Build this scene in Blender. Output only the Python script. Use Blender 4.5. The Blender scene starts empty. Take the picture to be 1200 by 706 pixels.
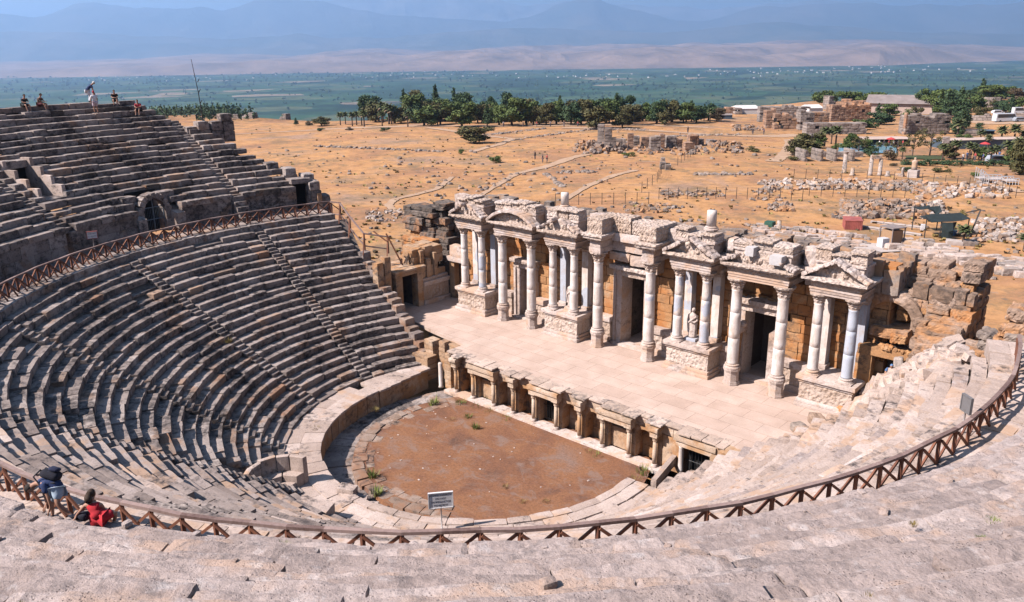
import bpy, math, random
import numpy as np
RNG = random.Random(11)
NR = np.random.RandomState(5)
SC = bpy.context.scene
PI = math.pi
def rad(a): return a * PI / 180.0

# ------------------------------------------------------------------ camera model (pixels of the 1200 x 706 photograph)
CAM = np.array([28.4096, -40.9608, 18.9961])
CD = np.array([-0.64771737, 0.70225695, -0.2954613])
CR = np.array([0.73781733, 0.67486687, -0.01342695])
CU = np.array([-0.18996787, 0.22669334, 0.95526035])
FPX = 948.113
CEN = np.array([-1.41, -11.13])          # centre of the auditorium circles
def ray(u, v): return CD + CR * (u - 600) / FPX - CU * (v - 353) / FPX
def atz(u, v, z):
    w = ray(u, v); return CAM + w * ((z - CAM[2]) / w[2])
def aty(u, v, y):
    w = ray(u, v); return CAM + w * ((y - CAM[1]) / w[1])
def pxm(p): return FPX / float((np.asarray(p) - CAM) @ CD)

# ------------------------------------------------------------------ mesh building
class MB:
    def __init__(s): s.v = []; s.f = []; s.t = []; s.n = 0; s.m = []
    def add(s, V, F, tint=None, mat=0):
        V = np.asarray(V, float)
        if tint is None: tint = RNG.random()
        if not isinstance(F, (list, tuple)) or (len(F) and not hasattr(F[0], '__len__')): F = [F]
        if isinstance(F, list) and len(F) and not isinstance(F[0], np.ndarray):
            by = {}
            for f in F: by.setdefault(len(f), []).append(f)
            F = [np.array(x) for x in by.values()]
        for A in F:
            if len(A) == 0: continue
            s.f.append(np.asarray(A) + s.n); s.t.append(np.full(len(A), tint)); s.m.append(np.full(len(A), mat))
        s.v.append(V); s.n += len(V)
    def mesh(s, name, mats, smooth=False, org=(0, 0, 0)):
        me = bpy.data.meshes.new(name)
        V = np.concatenate(s.v) - np.asarray(org, float)
        me.vertices.add(len(V)); me.vertices.foreach_set('co', V.astype(np.float32).ravel())
        loops = np.concatenate([a.ravel() for a in s.f]); cnt = np.concatenate([np.full(len(a), a.shape[1]) for a in s.f])
        me.loops.add(len(loops)); me.loops.foreach_set('vertex_index', loops.astype(np.int32))
        me.polygons.add(len(cnt)); st = np.concatenate([[0], np.cumsum(cnt)[:-1]])
        me.polygons.foreach_set('loop_start', st.astype(np.int32)); me.polygons.foreach_set('loop_total', cnt.astype(np.int32))
        me.polygons.foreach_set('material_index', np.concatenate(s.m).astype(np.int32))
        me.polygons.foreach_set('use_smooth', np.full(len(cnt), bool(smooth)))
        at = me.attributes.new('tint', 'FLOAT', 'FACE'); at.data.foreach_set('value', np.concatenate(s.t).astype(np.float32))
        if not isinstance(mats, (list, tuple)): mats = [mats]
        for m in mats: me.materials.append(m)
        me.update(calc_edges=True); me.validate()
        return me
WL = {}                                    # world location of every object made here
def tag(o, label=None, cat=None, group=None, kind=None):
    if label: o['label'] = label
    if cat: o['category'] = cat
    if group: o['group'] = group
    if kind: o['kind'] = kind
    return o
def obj(name, mb, mat, parent=None, smooth=False, label=None, cat=None, group=None, kind=None, org=None):
    base = np.zeros(3)
    if parent is not None: base = WL[parent.name]
    elif org is not None: base = np.asarray(org, float)
    o = bpy.data.objects.new(name, mb.mesh(name, mat, smooth, base))
    SC.collection.objects.link(o)
    if parent is not None: o.parent = parent
    else: o.location = base
    WL[o.name] = base
    return tag(o, label, cat, group, kind)
def thing(name, label, cat, loc=(0, 0, 0), group=None):
    o = bpy.data.objects.new(name, None); SC.collection.objects.link(o); o.location = loc
    o.empty_display_size = .3; WL[o.name] = np.asarray(loc, float)
    return tag(o, label, cat, group)
def copy_tree(o, loc, rz=0.0, sc=(1, 1, 1), label=None, group=None):
    c = o.copy(); SC.collection.objects.link(c); c.location = loc; c.rotation_euler = (0, 0, rz); c.scale = sc
    if label: c['label'] = label
    if group: c['group'] = group
    for ch in list(o.children):
        d = ch.copy(); SC.collection.objects.link(d); d.parent = c
        for g in list(ch.children):
            e = g.copy(); SC.collection.objects.link(e); e.parent = d
    WL[c.name] = np.asarray(loc, float)
    return c

_T = {}
def cube_tpl(nx, ny, nz):
    k = (nx, ny, nz)
    if k in _T: return _T[k]
    idx = {}; V = []; F = []
    def vid(i, j, l):
        q = (i, j, l)
        if q not in idx: idx[q] = len(V); V.append((i / nx - .5, j / ny - .5, l / nz - .5))
        return idx[q]
    for i in range(nx):
        for j in range(ny):
            F.append((vid(i, j, 0), vid(i, j + 1, 0), vid(i + 1, j + 1, 0), vid(i + 1, j, 0)))
            F.append((vid(i, j, nz), vid(i + 1, j, nz), vid(i + 1, j + 1, nz), vid(i, j + 1, nz)))
        for l in range(nz):
            F.append((vid(i, 0, l), vid(i + 1, 0, l), vid(i + 1, 0, l + 1), vid(i, 0, l + 1)))
            F.append((vid(i, ny, l), vid(i, ny, l + 1), vid(i + 1, ny, l + 1), vid(i + 1, ny, l)))
    for j in range(ny):
        for l in range(nz):
            F.append((vid(0, j, l), vid(0, j, l + 1), vid(0, j + 1, l + 1), vid(0, j + 1, l)))
            F.append((vid(nx, j, l), vid(nx, j + 1, l), vid(nx, j + 1, l + 1), vid(nx, j, l + 1)))
    _T[k] = (np.array(V), np.array(F)); return _T[k]
def wob(P, freq, ph):
    a = P * freq
    return (np.sin(a[:, 0] * 1.7 + a[:, 1] * 2.3 + ph) + np.sin(a[:, 1] * 2.9 - a[:, 2] * 1.9 + ph * 1.7) + np.sin(a[:, 2] * 3.1 + a[:, 0] * 2.2 + ph * 2.3)
            + .6 * np.sin(a[:, 0] * 5.3 - a[:, 2] * 4.1 + ph * 3.1) + .6 * np.sin(a[:, 1] * 6.1 + a[:, 0] * 4.7 + ph * 4.7)) / 4.2
def rblock(size, seg=(3, 3, 2), r=.05, nz=.02, freq=3.0):
    """a rough stone block round the origin: rounded edges, uneven faces"""
    T, F = cube_tpl(*seg); s = np.asarray(size, float); P = T * s
    h = s / 2; rr = min(r, h.min() * .9)
    q = np.clip(P, -(h - rr), h - rr); d = P - q; L = np.linalg.norm(d, axis=1, keepdims=True); L[L == 0] = 1
    n = d / L; P = q + n * rr
    ph = RNG.random() * 50
    dirn = P / np.linalg.norm(P / s, axis=1, keepdims=True); dirn /= np.linalg.norm(dirn, axis=1, keepdims=True)
    Q = P; P = Q + n * (wob(Q, freq, ph) * nz)[:, None] + dirn * (wob(Q, freq * 2.7, ph + 9) * nz * .5)[:, None]
    if seg[0] > 12: P = P + dirn * (wob(Q, freq * 6.3, ph + 3) * nz * .3 - np.maximum(0, wob(Q, freq * 4.1, ph + 5) - .35) * nz * 1.6)[:, None]
    return P, F
def box(x0, x1, y0, y1, z0, z1):
    T, F = cube_tpl(1, 1, 1)
    return (T + .5) * [x1 - x0, y1 - y0, z1 - z0] + [x0, y0, z0], F
def rot(P, rx=0, ry=0, rz=0):
    for a, i, j in ((rx, 1, 2), (ry, 2, 0), (rz, 0, 1)):
        if a:
            P = P.copy(); c, s = math.cos(a), math.sin(a); A = P[:, i] * c - P[:, j] * s; B = P[:, i] * s + P[:, j] * c; P[:, i] = A; P[:, j] = B
    return P
def rb(mb, x0, x1, y0, y1, z0, z1, seg=None, r=.04, nz=.015, freq=3., tilt=0., rz=0., tint=None, mat=0):
    s = (x1 - x0, y1 - y0, z1 - z0)
    if seg is None: seg = tuple(int(max(2, min(9, round(q / .22)))) for q in s)
    P, F = rblock(s, seg, r, nz, freq)
    P = rot(P, RNG.uniform(-tilt, tilt), RNG.uniform(-tilt, tilt), rz + RNG.uniform(-tilt, tilt))
    mb.add(P + [(x0 + x1) / 2, (y0 + y1) / 2, (z0 + z1) / 2], F, tint, mat)
def lathe(prof, n=20, lobes=0, amp=0.):
    """profile of (radius, z[, lobe amount])"""
    a = np.arange(n) * 2 * PI / n; V = []
    for p in prof:
        r, z = p[0], p[1]; k = p[2] if len(p) > 2 else 0
        rr = r * (1 + k * np.cos(a * lobes)) if lobes else r + 0 * a
        V.append(np.c_[rr * np.cos(a), rr * np.sin(a), z + 0 * a])
    V = np.concatenate(V); m = len(prof); F = []
    for i in range(m - 1):
        for j in range(n):
            k = (j + 1) % n; F.append((i * n + j, i * n + k, (i + 1) * n + k, (i + 1) * n + j))
    F = [np.array(F), np.array([list(range(n))[::-1]]), np.array([[(m - 1) * n + j for j in range(n)]])]
    return V, F
def tube(pts, r, n=6):
    pts = np.asarray(pts, float); m = len(pts); rs = r if hasattr(r, '__len__') else [r] * m; V = []; F = []
    up = None
    for i in range(m):
        t = pts[min(i + 1, m - 1)] - pts[max(i - 1, 0)]; t = t / (np.linalg.norm(t) + 1e-9)
        if up is None: up = np.array([0, 0, 1.]) if abs(t[2]) < .9 else np.array([1., 0, 0])
        x = np.cross(t, up); x /= np.linalg.norm(x) + 1e-9; y = np.cross(x, t); up = y
        a = np.arange(n) * 2 * PI / n
        V.append(pts[i] + rs[i] * (np.cos(a)[:, None] * x + np.sin(a)[:, None] * y))
    for i in range(m - 1):
        for j in range(n):
            k = (j + 1) % n; F.append((i * n + j, (i + 1) * n + j, (i + 1) * n + k, i * n + k))
    V = np.concatenate(V)
    return V, [np.array(F)[:, ::-1], np.array([list(range(n))]), np.array([[(m - 1) * n + j for j in range(n)][::-1]])]
def beam(a, b, w, h):
    """a squared timber from a to b"""
    a = np.asarray(a, float); b = np.asarray(b, float); t = b - a; L = np.linalg.norm(t); t /= L
    u = np.array([0, 0, 1.]) if abs(t[2]) < .95 else np.array([1., 0, 0])
    x = np.cross(t, u); x /= np.linalg.norm(x); y = np.cross(x, t)
    T, F = cube_tpl(1, 1, 1)
    return a + ((T[:, 0] + .5) * L)[:, None] * t + (T[:, 1] * w)[:, None] * -x + (T[:, 2] * h)[:, None] * y, F
def prism(poly, y0, y1):
    """a polygon in x,z (counter-clockwise seen from -y) pushed from y0 to y1"""
    p = np.asarray(poly, float); n = len(p)
    V = np.concatenate([np.c_[p[:, 0], np.full(n, y0), p[:, 1]], np.c_[p[:, 0], np.full(n, y1), p[:, 1]]])
    F = [np.array([[i, n + i, n + (i + 1) % n, (i + 1) % n] for i in range(n)])]
    F += [np.array([list(range(n))]), np.array([list(range(n, 2 * n))[::-1]])]
    return V, F
def fill_blocks(mb, x0, x1, y0, y1, z0, z1, bx=.95, by=.8, bz=.55, rough=.05):
    """a mass of rough courses: only the blocks of its outside"""
    z = z0
    while z < z1 - .1:
        h = bz * RNG.uniform(.8, 1.25); y = y0; top = z + h >= z1 - .1
        while y < y1 - .1:
            d = min(by * RNG.uniform(.8, 1.2), y1 - y); x = x0 + RNG.uniform(-.1, .1)
            while x < x1 - .1:
                w = min(bx * RNG.uniform(.6, 1.4), x1 + .15 - x)
                if top or y == y0 or y + d > y1 - .2 or x + w > x1 - .2 or x < x0 + .4: rb(mb, x, x + w - .02, y + RNG.uniform(-.08, .05), y + d, z, z + h - .02 + (RNG.uniform(-.15, .2) if top else 0), seg=(4, 4, 3), r=.05, nz=rough, tilt=.03)
                x += w
            y += d
        z += h
def ico(sub=1):
    k = ('i', sub)
    if k in _T: return _T[k]
    import bmesh
    bm = bmesh.new(); bmesh.ops.create_icosphere(bm, subdivisions=sub, radius=1.0)
    V = np.array([v.co[:] for v in bm.verts]); F = np.array([[v.index for v in f.verts] for f in bm.faces]); bm.free()
    _T[k] = (V, F); return _T[k]
def rock(mb, c, s, nz=.25, sub=2, tint=None, mat=0):
    V, F = ico(sub); ph = RNG.random() * 60
    P = V * (1 + nz * wob(V, 1.6, ph))[:, None]
    P = np.sign(P) * np.abs(P) ** .8
    P = rot(P * np.asarray(s), RNG.uniform(-.4, .4), RNG.uniform(-.4, .4), RNG.uniform(0, 6.3))
    mb.add(P + np.asarray(c), F, tint, mat)

# ------------------------------------------------------------------ materials
TONE = .66                                 # every base colour is this much deeper than its recipe
class NT:
    def __init__(s, name):
        s.m = bpy.data.materials.new(name); s.m.use_nodes = True; s.t = s.m.node_tree; s.t.nodes.clear()
        s.out = s.t.nodes.new('ShaderNodeOutputMaterial')
    def n(s, typ, **kw):
        d = s.t.nodes.new(typ)
        for k, v in kw.items():
            if k in d.inputs.keys() if hasattr(d.inputs, 'keys') else False: s.set(d, k, v)
            else: setattr(d, k, v)
        return d
    def set(s, d, k, v):
        if hasattr(v, 'is_output') or hasattr(v, 'links'): s.t.links.new(v, d.inputs[k])
        elif isinstance(v, (tuple, list)) and len(v) == 3 and d.inputs[k].type == 'RGBA': d.inputs[k].default_value = (*v, 1)
        else: d.inputs[k].default_value = v
    def pos(s): return s.n('ShaderNodeNewGeometry').outputs['Position']
    def objc(s): return s.n('ShaderNodeTexCoord').outputs['Object']
    def scale(s, vec, sx, sy, sz):
        m = s.n('ShaderNodeMapping'); s.set(m, 'Vector', vec); m.inputs['Scale'].default_value = (sx, sy, sz); return m.outputs[0]
    def noise(s, vec, sc, det=4., rough=.6, dist=0.):
        d = s.n('ShaderNodeTexNoise'); s.set(d, 'Vector', vec); d.inputs['Scale'].default_value = sc; d.inputs['Detail'].default_value = det
        d.inputs['Roughness'].default_value = rough; d.inputs['Distortion'].default_value = dist; return d.outputs['Fac']
    def vor(s, vec, sc, out='Distance', feat='F1'):
        d = s.n('ShaderNodeTexVoronoi'); d.feature = feat; s.set(d, 'Vector', vec); d.inputs['Scale'].default_value = sc; return d.outputs[out]
    def ramp(s, fac, stops, interp='LINEAR'):
        d = s.n('ShaderNodeValToRGB'); s.set(d, 'Fac', fac); cr = d.color_ramp; cr.interpolation = interp
        while len(cr.elements) < len(stops): cr.elements.new(.5)
        for e, (p, c) in zip(cr.elements, stops):
            e.position = p; e.color = (*c, 1) if hasattr(c, '__len__') else (c, c, c, 1)
        return d.outputs['Color']
    def mix(s, a, b, f, mode='MIX'):
        d = s.n('ShaderNodeMix'); d.data_type = 'RGBA'; d.blend_type = mode; d.clamp_factor = True
        for i, v in ((6, a), (7, b)):
            if hasattr(v, 'links'): s.t.links.new(v, d.inputs[i])
            else: d.inputs[i].default_value = (*v, 1)
        if hasattr(f, 'links'): s.t.links.new(f, d.inputs[0])
        else: d.inputs[0].default_value = f
        return d.outputs[2]
    def math(s, op, a, b=0.):
        d = s.n('ShaderNodeMath'); d.operation = op
        for i, v in ((0, a), (1, b)):
            if hasattr(v, 'links'): s.t.links.new(v, d.inputs[i])
            else: d.inputs[i].default_value = v
        return d.outputs[0]
    def attr(s, name='tint'):
        d = s.n('ShaderNodeAttribute'); d.attribute_name = name; return d.outputs['Fac']
    def bump(s, h, st, dist, nrm=None):
        d = s.n('ShaderNodeBump'); s.set(d, 'Height', h); d.inputs['Strength'].default_value = st; d.inputs['Distance'].default_value = dist
        if nrm is not None: s.t.links.new(nrm, d.inputs['Normal'])
        return d.outputs['Normal']
    def surf(s, col, rough=.85, nrm=None, spec=.25, metal=0., **kw):
        col = s.mix(col, (TONE, TONE, TONE), 1., 'MULTIPLY') if hasattr(col, 'links') else tuple(q * TONE for q in col)
        d = s.n('ShaderNodeBsdfPrincipled'); s.set(d, 'Base Color', col); s.set(d, 'Roughness', rough); d.inputs['Specular IOR Level'].default_value = spec
        d.inputs['Metallic'].default_value = metal
        for k, v in kw.items(): s.set(d, k, v)
        if nrm is not None: s.t.links.new(nrm, d.inputs['Normal'])
        s.t.links.new(d.outputs[0], s.out.inputs['Surface']); return s.m
def stone(name, cols, stain=(.045, .04, .042), amt=.5, rust=None, rust_amt=.4, sc=1., bump=.5, bd=.03, fine=14., grey=None, spots=0., pits=0.):
    """weathered stone: blotchy base colour, per-block tone, dark lichen, optional rust stain"""
    t = NT(name); p = t.pos(); n1 = t.noise(p, .9 * sc, 5, .65); tint = t.attr()
    f = t.math('ADD', t.math('MULTIPLY', n1, .75), t.math('MULTIPLY', tint, .42)); f = t.math('SUBTRACT', f, .1)
    k = len(cols); c = t.ramp(f, [(.22 + .56 * i / max(1, k - 1), q) for i, q in enumerate(cols)])
    nf = t.noise(p, fine * sc, 7, .7)
    c = t.mix(c, t.ramp(nf, [(.3, .55), (.52, 1.), (.75, 1.18)]), .75, 'MULTIPLY')
    if rust is not None:
        nr = t.noise(p, .55 * sc, 4, .6, .4); c = t.mix(c, rust, t.ramp(t.math('ADD', nr, t.math('MULTIPLY', tint, .12)), [(.62 - .25 * rust_amt, 0.), (.72 - .2 * rust_amt, .85)]))
    if amt > 0:
        ns = t.noise(t.scale(p, 1, 1, 1.3), 2.6 * sc, 8, .72)
        m = t.ramp(t.math('ADD', ns, t.math('MULTIPLY', t.noise(p, .35 * sc, 2), .5)), [(.86 - .28 * amt, 0.), (1.0 - .2 * amt, .9)])
        c = t.mix(c, stain, m)
    if spots > 0:
        v = t.vor(p, 7 * sc); c = t.mix(c, stain, t.math('MULTIPLY', t.ramp(v, [(.08, 1.), (.2, 0.)]), t.ramp(t.noise(p, 1.1, 3), [(.5, 0.), (.66, spots)])))
    if pits > 0:
        v = t.vor(p, 19 * sc); pm = t.math('MULTIPLY', t.ramp(v, [(.16, 1.), (.3, 0.)]), t.ramp(t.noise(p, 2.2, 5, .7), [(.47, 0.), (.58, pits)])); c = t.mix(c, (.17, .125, .11), pm); nf = t.math('SUBTRACT', nf, t.math('MULTIPLY', pm, .5))
        c = t.mix(c, (.56, .50, .475), t.ramp(t.noise(p, 1.7, 6, .7), [(.56, 0.), (.66, .55)]))
    h = t.math('ADD', t.math('MULTIPLY', nf, .6), t.math('MULTIPLY', t.noise(p, fine * 3 * sc, 5, .7), .4))
    return t.surf(c, .92, t.bump(h, bump, bd), .15)
def plain(name, col, rough=.7, var=.25, sc=6., bump=0., metal=0., spec=.3):
    t = NT(name); p = t.objc(); n = t.noise(p, sc, 4, .6)
    c = t.mix(col, t.ramp(n, [(.3, 1 - var), (.7, 1 + var)]), 1., 'MULTIPLY')
    return t.surf(c, rough, t.bump(n, bump, .02) if bump else None, spec, metal)
def wood(name, a, b):
    t = NT(name); p = t.objc(); tint = t.attr()
    n = t.noise(t.scale(p, 1, 1, .35), 9, 5, .7); c = t.ramp(t.math('ADD', t.math('MULTIPLY', n, .6), t.math('MULTIPLY', tint, .4)), [(.2, a), (.75, b)])
    return t.surf(c, .75, t.bump(t.noise(p, 40, 3), .3, .005), .25)
def leafy(name, a, b, c=None, trans=.25):
    t = NT(name); tint = t.attr(); n = t.noise(t.pos(), .8, 3)
    f = t.math('ADD', t.math('MULTIPLY', n, .5), t.math('MULTIPLY', tint, .5))
    col = t.ramp(f, [(.2, a), (.7, b)] + ([(.9, c)] if c else []))
    return t.surf(col, .75, None, .2)
M = {}
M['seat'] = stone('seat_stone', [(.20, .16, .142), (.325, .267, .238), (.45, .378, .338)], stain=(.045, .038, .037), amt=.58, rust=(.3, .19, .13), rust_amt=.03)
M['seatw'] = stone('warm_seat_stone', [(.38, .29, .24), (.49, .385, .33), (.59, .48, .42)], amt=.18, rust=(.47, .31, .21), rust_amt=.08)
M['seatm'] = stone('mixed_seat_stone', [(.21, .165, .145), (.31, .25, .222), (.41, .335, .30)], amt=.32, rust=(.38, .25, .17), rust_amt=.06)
M['kerb'] = stone('kerb_stone', [(.22, .15, .11), (.33, .245, .195), (.44, .35, .29)], amt=.32, rust=(.28, .15, .09), rust_amt=.4)
M['lip'] = stone('grey_lip_stone', [(.40, .30, .24), (.56, .43, .35), (.66, .52, .44)], stain=(.14, .12, .11), amt=.42)
M['near'] = stone('near_seat_stone', [(.32, .25, .222), (.425, .34, .305), (.53, .435, .395)], stain=(.2, .165, .155), amt=.26, rust=(.46, .325, .25), rust_amt=.12, bump=1., bd=.06, fine=7, spots=.9, pits=.8)
M['core'] = stone('rubble_core', [(.13, .1, .085), (.2, .16, .135)], amt=.3)
M['marble'] = stone('stage_marble', [(.42, .32, .265), (.57, .465, .41), (.66, .57, .525)], stain=(.24, .18, .15), amt=.26, rust=(.54, .36, .25), rust_amt=.22, fine=9)
M['relief'] = None
M['ashlar'] = stone('orange_ashlar', [(.36, .19, .09), (.48, .26, .12), (.48, .32, .2)], stain=(.1, .075, .06), amt=.3, rust=(.42, .17, .055), rust_amt=.4)
M['ruin'] = stone('ruin_stone', [(.23, .155, .11), (.36, .25, .185), (.48, .355, .28)], stain=(.09, .068, .055), amt=.4, rust=(.46, .23, .1), rust_amt=.38, bump=1., bd=.05, fine=9)
M['ruinw'] = stone('bleached_stone', [(.32, .26, .225), (.45, .375, .33), (.58, .49, .44)], stain=(.13, .11, .1), amt=.45, rust=(.5, .33, .2), rust_amt=.2)
M['greys'] = stone('field_stone', [(.2, .155, .128), (.30, .24, .2), (.40, .325, .28)], stain=(.07, .06, .06), amt=.45, rust=(.4, .22, .11), rust_amt=.2)
M['front'] = stone('stage_wall_stone', [(.36, .22, .13), (.47, .32, .21), (.56, .42, .31)], stain=(.1, .08, .07), amt=.3, rust=(.42, .22, .1), rust_amt=.35)
M['wood'] = wood('fence_timber', (.10, .038, .024), (.25, .10, .055))
M['woodl'] = wood('pale_timber', (.30, .17, .09), (.42, .27, .16))
M['rail'] = wood('rail_timber', (.10, .055, .045), (.34, .24, .21))
M['dark'] = plain('shade_black', (.012, .011, .011), 1.)  # near-black colour painted for the shade inside openings and under roofs
M['steel'] = plain('blue_grey_steel', (.16, .2, .24), .5, metal=.3)
M['iron'] = plain('dark_iron', (.03, .028, .028), .6)
def mk_relief():
    t = NT('carved_marble'); p = t.pos(); tint = t.attr()
    n1 = t.noise(p, .9, 4); c = t.ramp(t.math('ADD', t.math('MULTIPLY', n1, .7), t.math('MULTIPLY', tint, .3)), [(.25, (.46, .34, .26)), (.55, (.58, .465, .395)), (.8, (.66, .565, .505))])
    v = t.vor(t.scale(p, 1, 1, .7), 5.5, feat='SMOOTH_F1'); n = t.noise(p, 9, 5, .6, .5)
    h = t.math('ADD', t.math('MULTIPLY', v, 1.2), t.math('MULTIPLY', n, .8))
    c = t.mix(c, (.40, .25, .14), t.ramp(n, [(.54, 0.), (.7, .6)]))
    return t.surf(c, .9, t.bump(h, 1., .12), .15)
M['relief'] = mk_relief()
def mk_shaft(name, blue):
    t = NT(name); p = t.pos(); n1 = t.noise(p, 1.2, 4); c = t.ramp(n1, [(.3, (.56, .46, .40)), (.5, (.68, .60, .55)), (.7, (.74, .69, .66))])
    nb = t.noise(t.scale(p, .5, .5, .55), 1.15, 2, .4)
    c = t.mix(c, (.40, .45, .54), t.ramp(nb, [(.62 - blue, 0.), (.635 - blue, .8)]))
    c = t.mix(c, (.45, .33, .245), t.ramp(t.noise(t.scale(p, 1, 1, .22), 3.4, 7, .75), [(.5, 0.), (.66, .7)]))
    c = t.mix(c, (.36, .27, .21), t.ramp(t.noise(p, 9, 5, .7), [(.57, 0.), (.7, .6)]))
    return t.surf(c, .7, t.bump(t.noise(p, 16, 5), .35, .02), .3)
M['shaft'] = mk_shaft('marble_shaft', -.06); M['shaftb'] = mk_shaft('blue_grey_shaft', .30); M['shaftm'] = mk_shaft('patched_shaft', .07)
M['ochre'] = stone('ochre_marble', [(.45, .33, .24), (.6, .46, .35), (.68, .55, .45)], stain=(.22, .15, .1), amt=.26, rust=(.45, .25, .12), rust_amt=.25)
M['tower'] = stone('dark_tower_stone', [(.09, .072, .06), (.165, .13, .108), (.25, .2, .17)], stain=(.04, .036, .034), amt=.45, rust=(.33, .17, .09), rust_amt=.18, bump=1., bd=.05, fine=9)
def mk_paving():
    t = NT('stage_paving'); p = t.pos()
    b = t.n('ShaderNodeTexBrick'); t.set(b, 'Vector', t.scale(p, 1, 1, 1)); b.offset = .37; b.inputs['Scale'].default_value = 1.
    b.inputs['Brick Width'].default_value = 2.1; b.inputs['Row Height'].default_value = 1.15; b.inputs['Mortar Size'].default_value = .018; b.inputs['Mortar Smooth'].default_value = .3; b.inputs['Bias'].default_value = .0
    b.inputs['Color1'].default_value = (.525, .39, .318, 1); b.inputs['Color2'].default_value = (.575, .44, .365, 1); b.inputs['Mortar'].default_value = (.37, .26, .2, 1)
    n = t.noise(p, .6, 5, .6); c = t.mix(b.outputs['Color'], t.ramp(n, [(.35, (.86, .84, .82)), (.65, (1.06, 1.06, 1.06))]), 1., 'MULTIPLY')
    c = t.mix(c, t.ramp(t.noise(p, 9, 6, .7), [(.35, .9), (.65, 1.06)]), .8, 'MULTIPLY')
    c = t.mix(c, (.36, .29, .26), t.ramp(t.noise(t.scale(p, .35, 1, 1), .9, 6, .7), [(.6, 0.), (.75, .55)]))
    return t.surf(c, .9, t.bump(t.noise(p, 12, 5), .25, .02), .15)
M['paving'] = mk_paving()
# ================================================================== the auditorium
def pol(R, a, z=0.): return np.array([CEN[0] + R * math.cos(a), CEN[1] + R * math.sin(a), z])
def ring_block(mb, R0, R1, a0, a1, z0, z1, seg=(5, 3, 2), r=.04, nz=.02, freq=3., tilt=.012, tint=None, mat=0, gap=.012):
    a = (a0 + a1) / 2; R = (R0 + R1) / 2; L = R1 - R0; W = abs(a1 - a0) * R - gap
    P, F = rblock((W, L, z1 - z0), seg, r, nz, freq)
    P = rot(P, RNG.uniform(-tilt, tilt), RNG.uniform(-tilt, tilt), 0)
    k = 1 + P[:, 1] / R; P = P.copy(); P[:, 0] *= k                    # wedge shaped so that ends meet
    er = np.array([math.cos(a), math.sin(a)]); et = np.array([-er[1], er[0]])
    V = np.empty_like(P); c = CEN + er * R
    V[:, :2] = c - P[:, :1] * et + P[:, 1:2] * er; V[:, 2] = P[:, 2] + (z0 + z1) / 2
    mb.add(V, F, tint, mat)
def ring_row(mb, R0, R1, a0, a1, z0, z1, L=(.8, 1.6), jr=.025, jz=.02, miss=0., mixm=0., **k):
    """stone blocks laid end to end along an arc"""
    a = a0
    while a < a1 - 1e-4:
        w = RNG.uniform(*L) / R0; b = a + w
        if a1 - b < .35 / R0: b = a1
        if True:
            d = RNG.gauss(0, jr); h = RNG.gauss(0, jz) - (.2 if RNG.random() < miss else 0)
            q = RNG.random()
            if mixm and q < .05: d -= RNG.uniform(.04, .14)
            elif mixm and q < .09: h -= RNG.uniform(.04, .12)
            sag = .03 * math.sin(a * 23 + R0 * 3.1) + .02 * math.sin(a * 51 + R0) if mixm else 0
            ring_block(mb, R0 + d, R1 + max(0, d), a, b, z0, z1 + h + sag, mat=(0 if RNG.random() > mixm else RNG.choice((1, 1, 2))), **k)
        a = b
def cone_sheet(mb, R0, z0, R1, z1, a0, a1, da=.05, tint=.5, start=None):
    n = max(2, int((a1 - a0) / da)); A = np.linspace(a0, a1, n + 1); m = 8 if start is None else 20; V = []
    for i in range(m + 1):
        f = i / m; R = R0 + (R1 - R0) * f; z = z0 + (z1 - z0) * f
        if start is not None: A = np.linspace(min(max(a0, start(R) + .004), a1 - .0005), a1, n + 1)
        V.append(np.c_[CEN[0] + R * np.cos(A), CEN[1] + R * np.sin(A), np.full(n + 1, z)])
    F = [(i * (n + 1) + j, (i + 1) * (n + 1) + j, (i + 1) * (n + 1) + j + 1, i * (n + 1) + j + 1) for i in range(m) for j in range(n)]
    mb.add(np.concatenate(V), np.array(F), tint)

NROW = 22; TR = .589; RI = .386
def lowR(i): return 23.41 - TR * i
def lowZ(i): return 6.55 - RI * i
def left_end(R):
    y = -4.15 - 2.1 * (23.8 - R) / 11.4; return PI - math.asin((y - CEN[1]) / R)
def right_end(R):
    y = -4.6 - 3.4 * (24.15 - R) / 10.4; return math.asin((y - CEN[1]) / R)
STA = [-156.5, -127, -101, -75, -49, -24, 2]          # stairways of the lower tier, and the one at the left
SW = .42                                               # half width of a stairway
wedge_names = ['leftmost wedge of worn grey seats in the lower tier, ending beside the stage doorway',
 'second wedge of lower seats from the stage doorway, curving under the arched gate',
 'third wedge of lower seats, long rows striped with shadow at far left of the curve',
 'wedge of damaged lower seats with many broken blocks, above the curved stone bench',
 'lower wedge of pale slabs just beyond the bending man and seated woman',
 'lower wedge hidden behind the timber rail, next right of the pale slabs',
 'lower wedge behind the middle of the timber rail, below the orchestra edge',
 'lower wedge of sunny pinkish seats behind the right half of the timber rail',
 'rightmost wedge of sunny seats, ending in rubble beside the stage']
BND = [178.3, 203.5, 233, 259, 285, 311, 336, 362]
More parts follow.
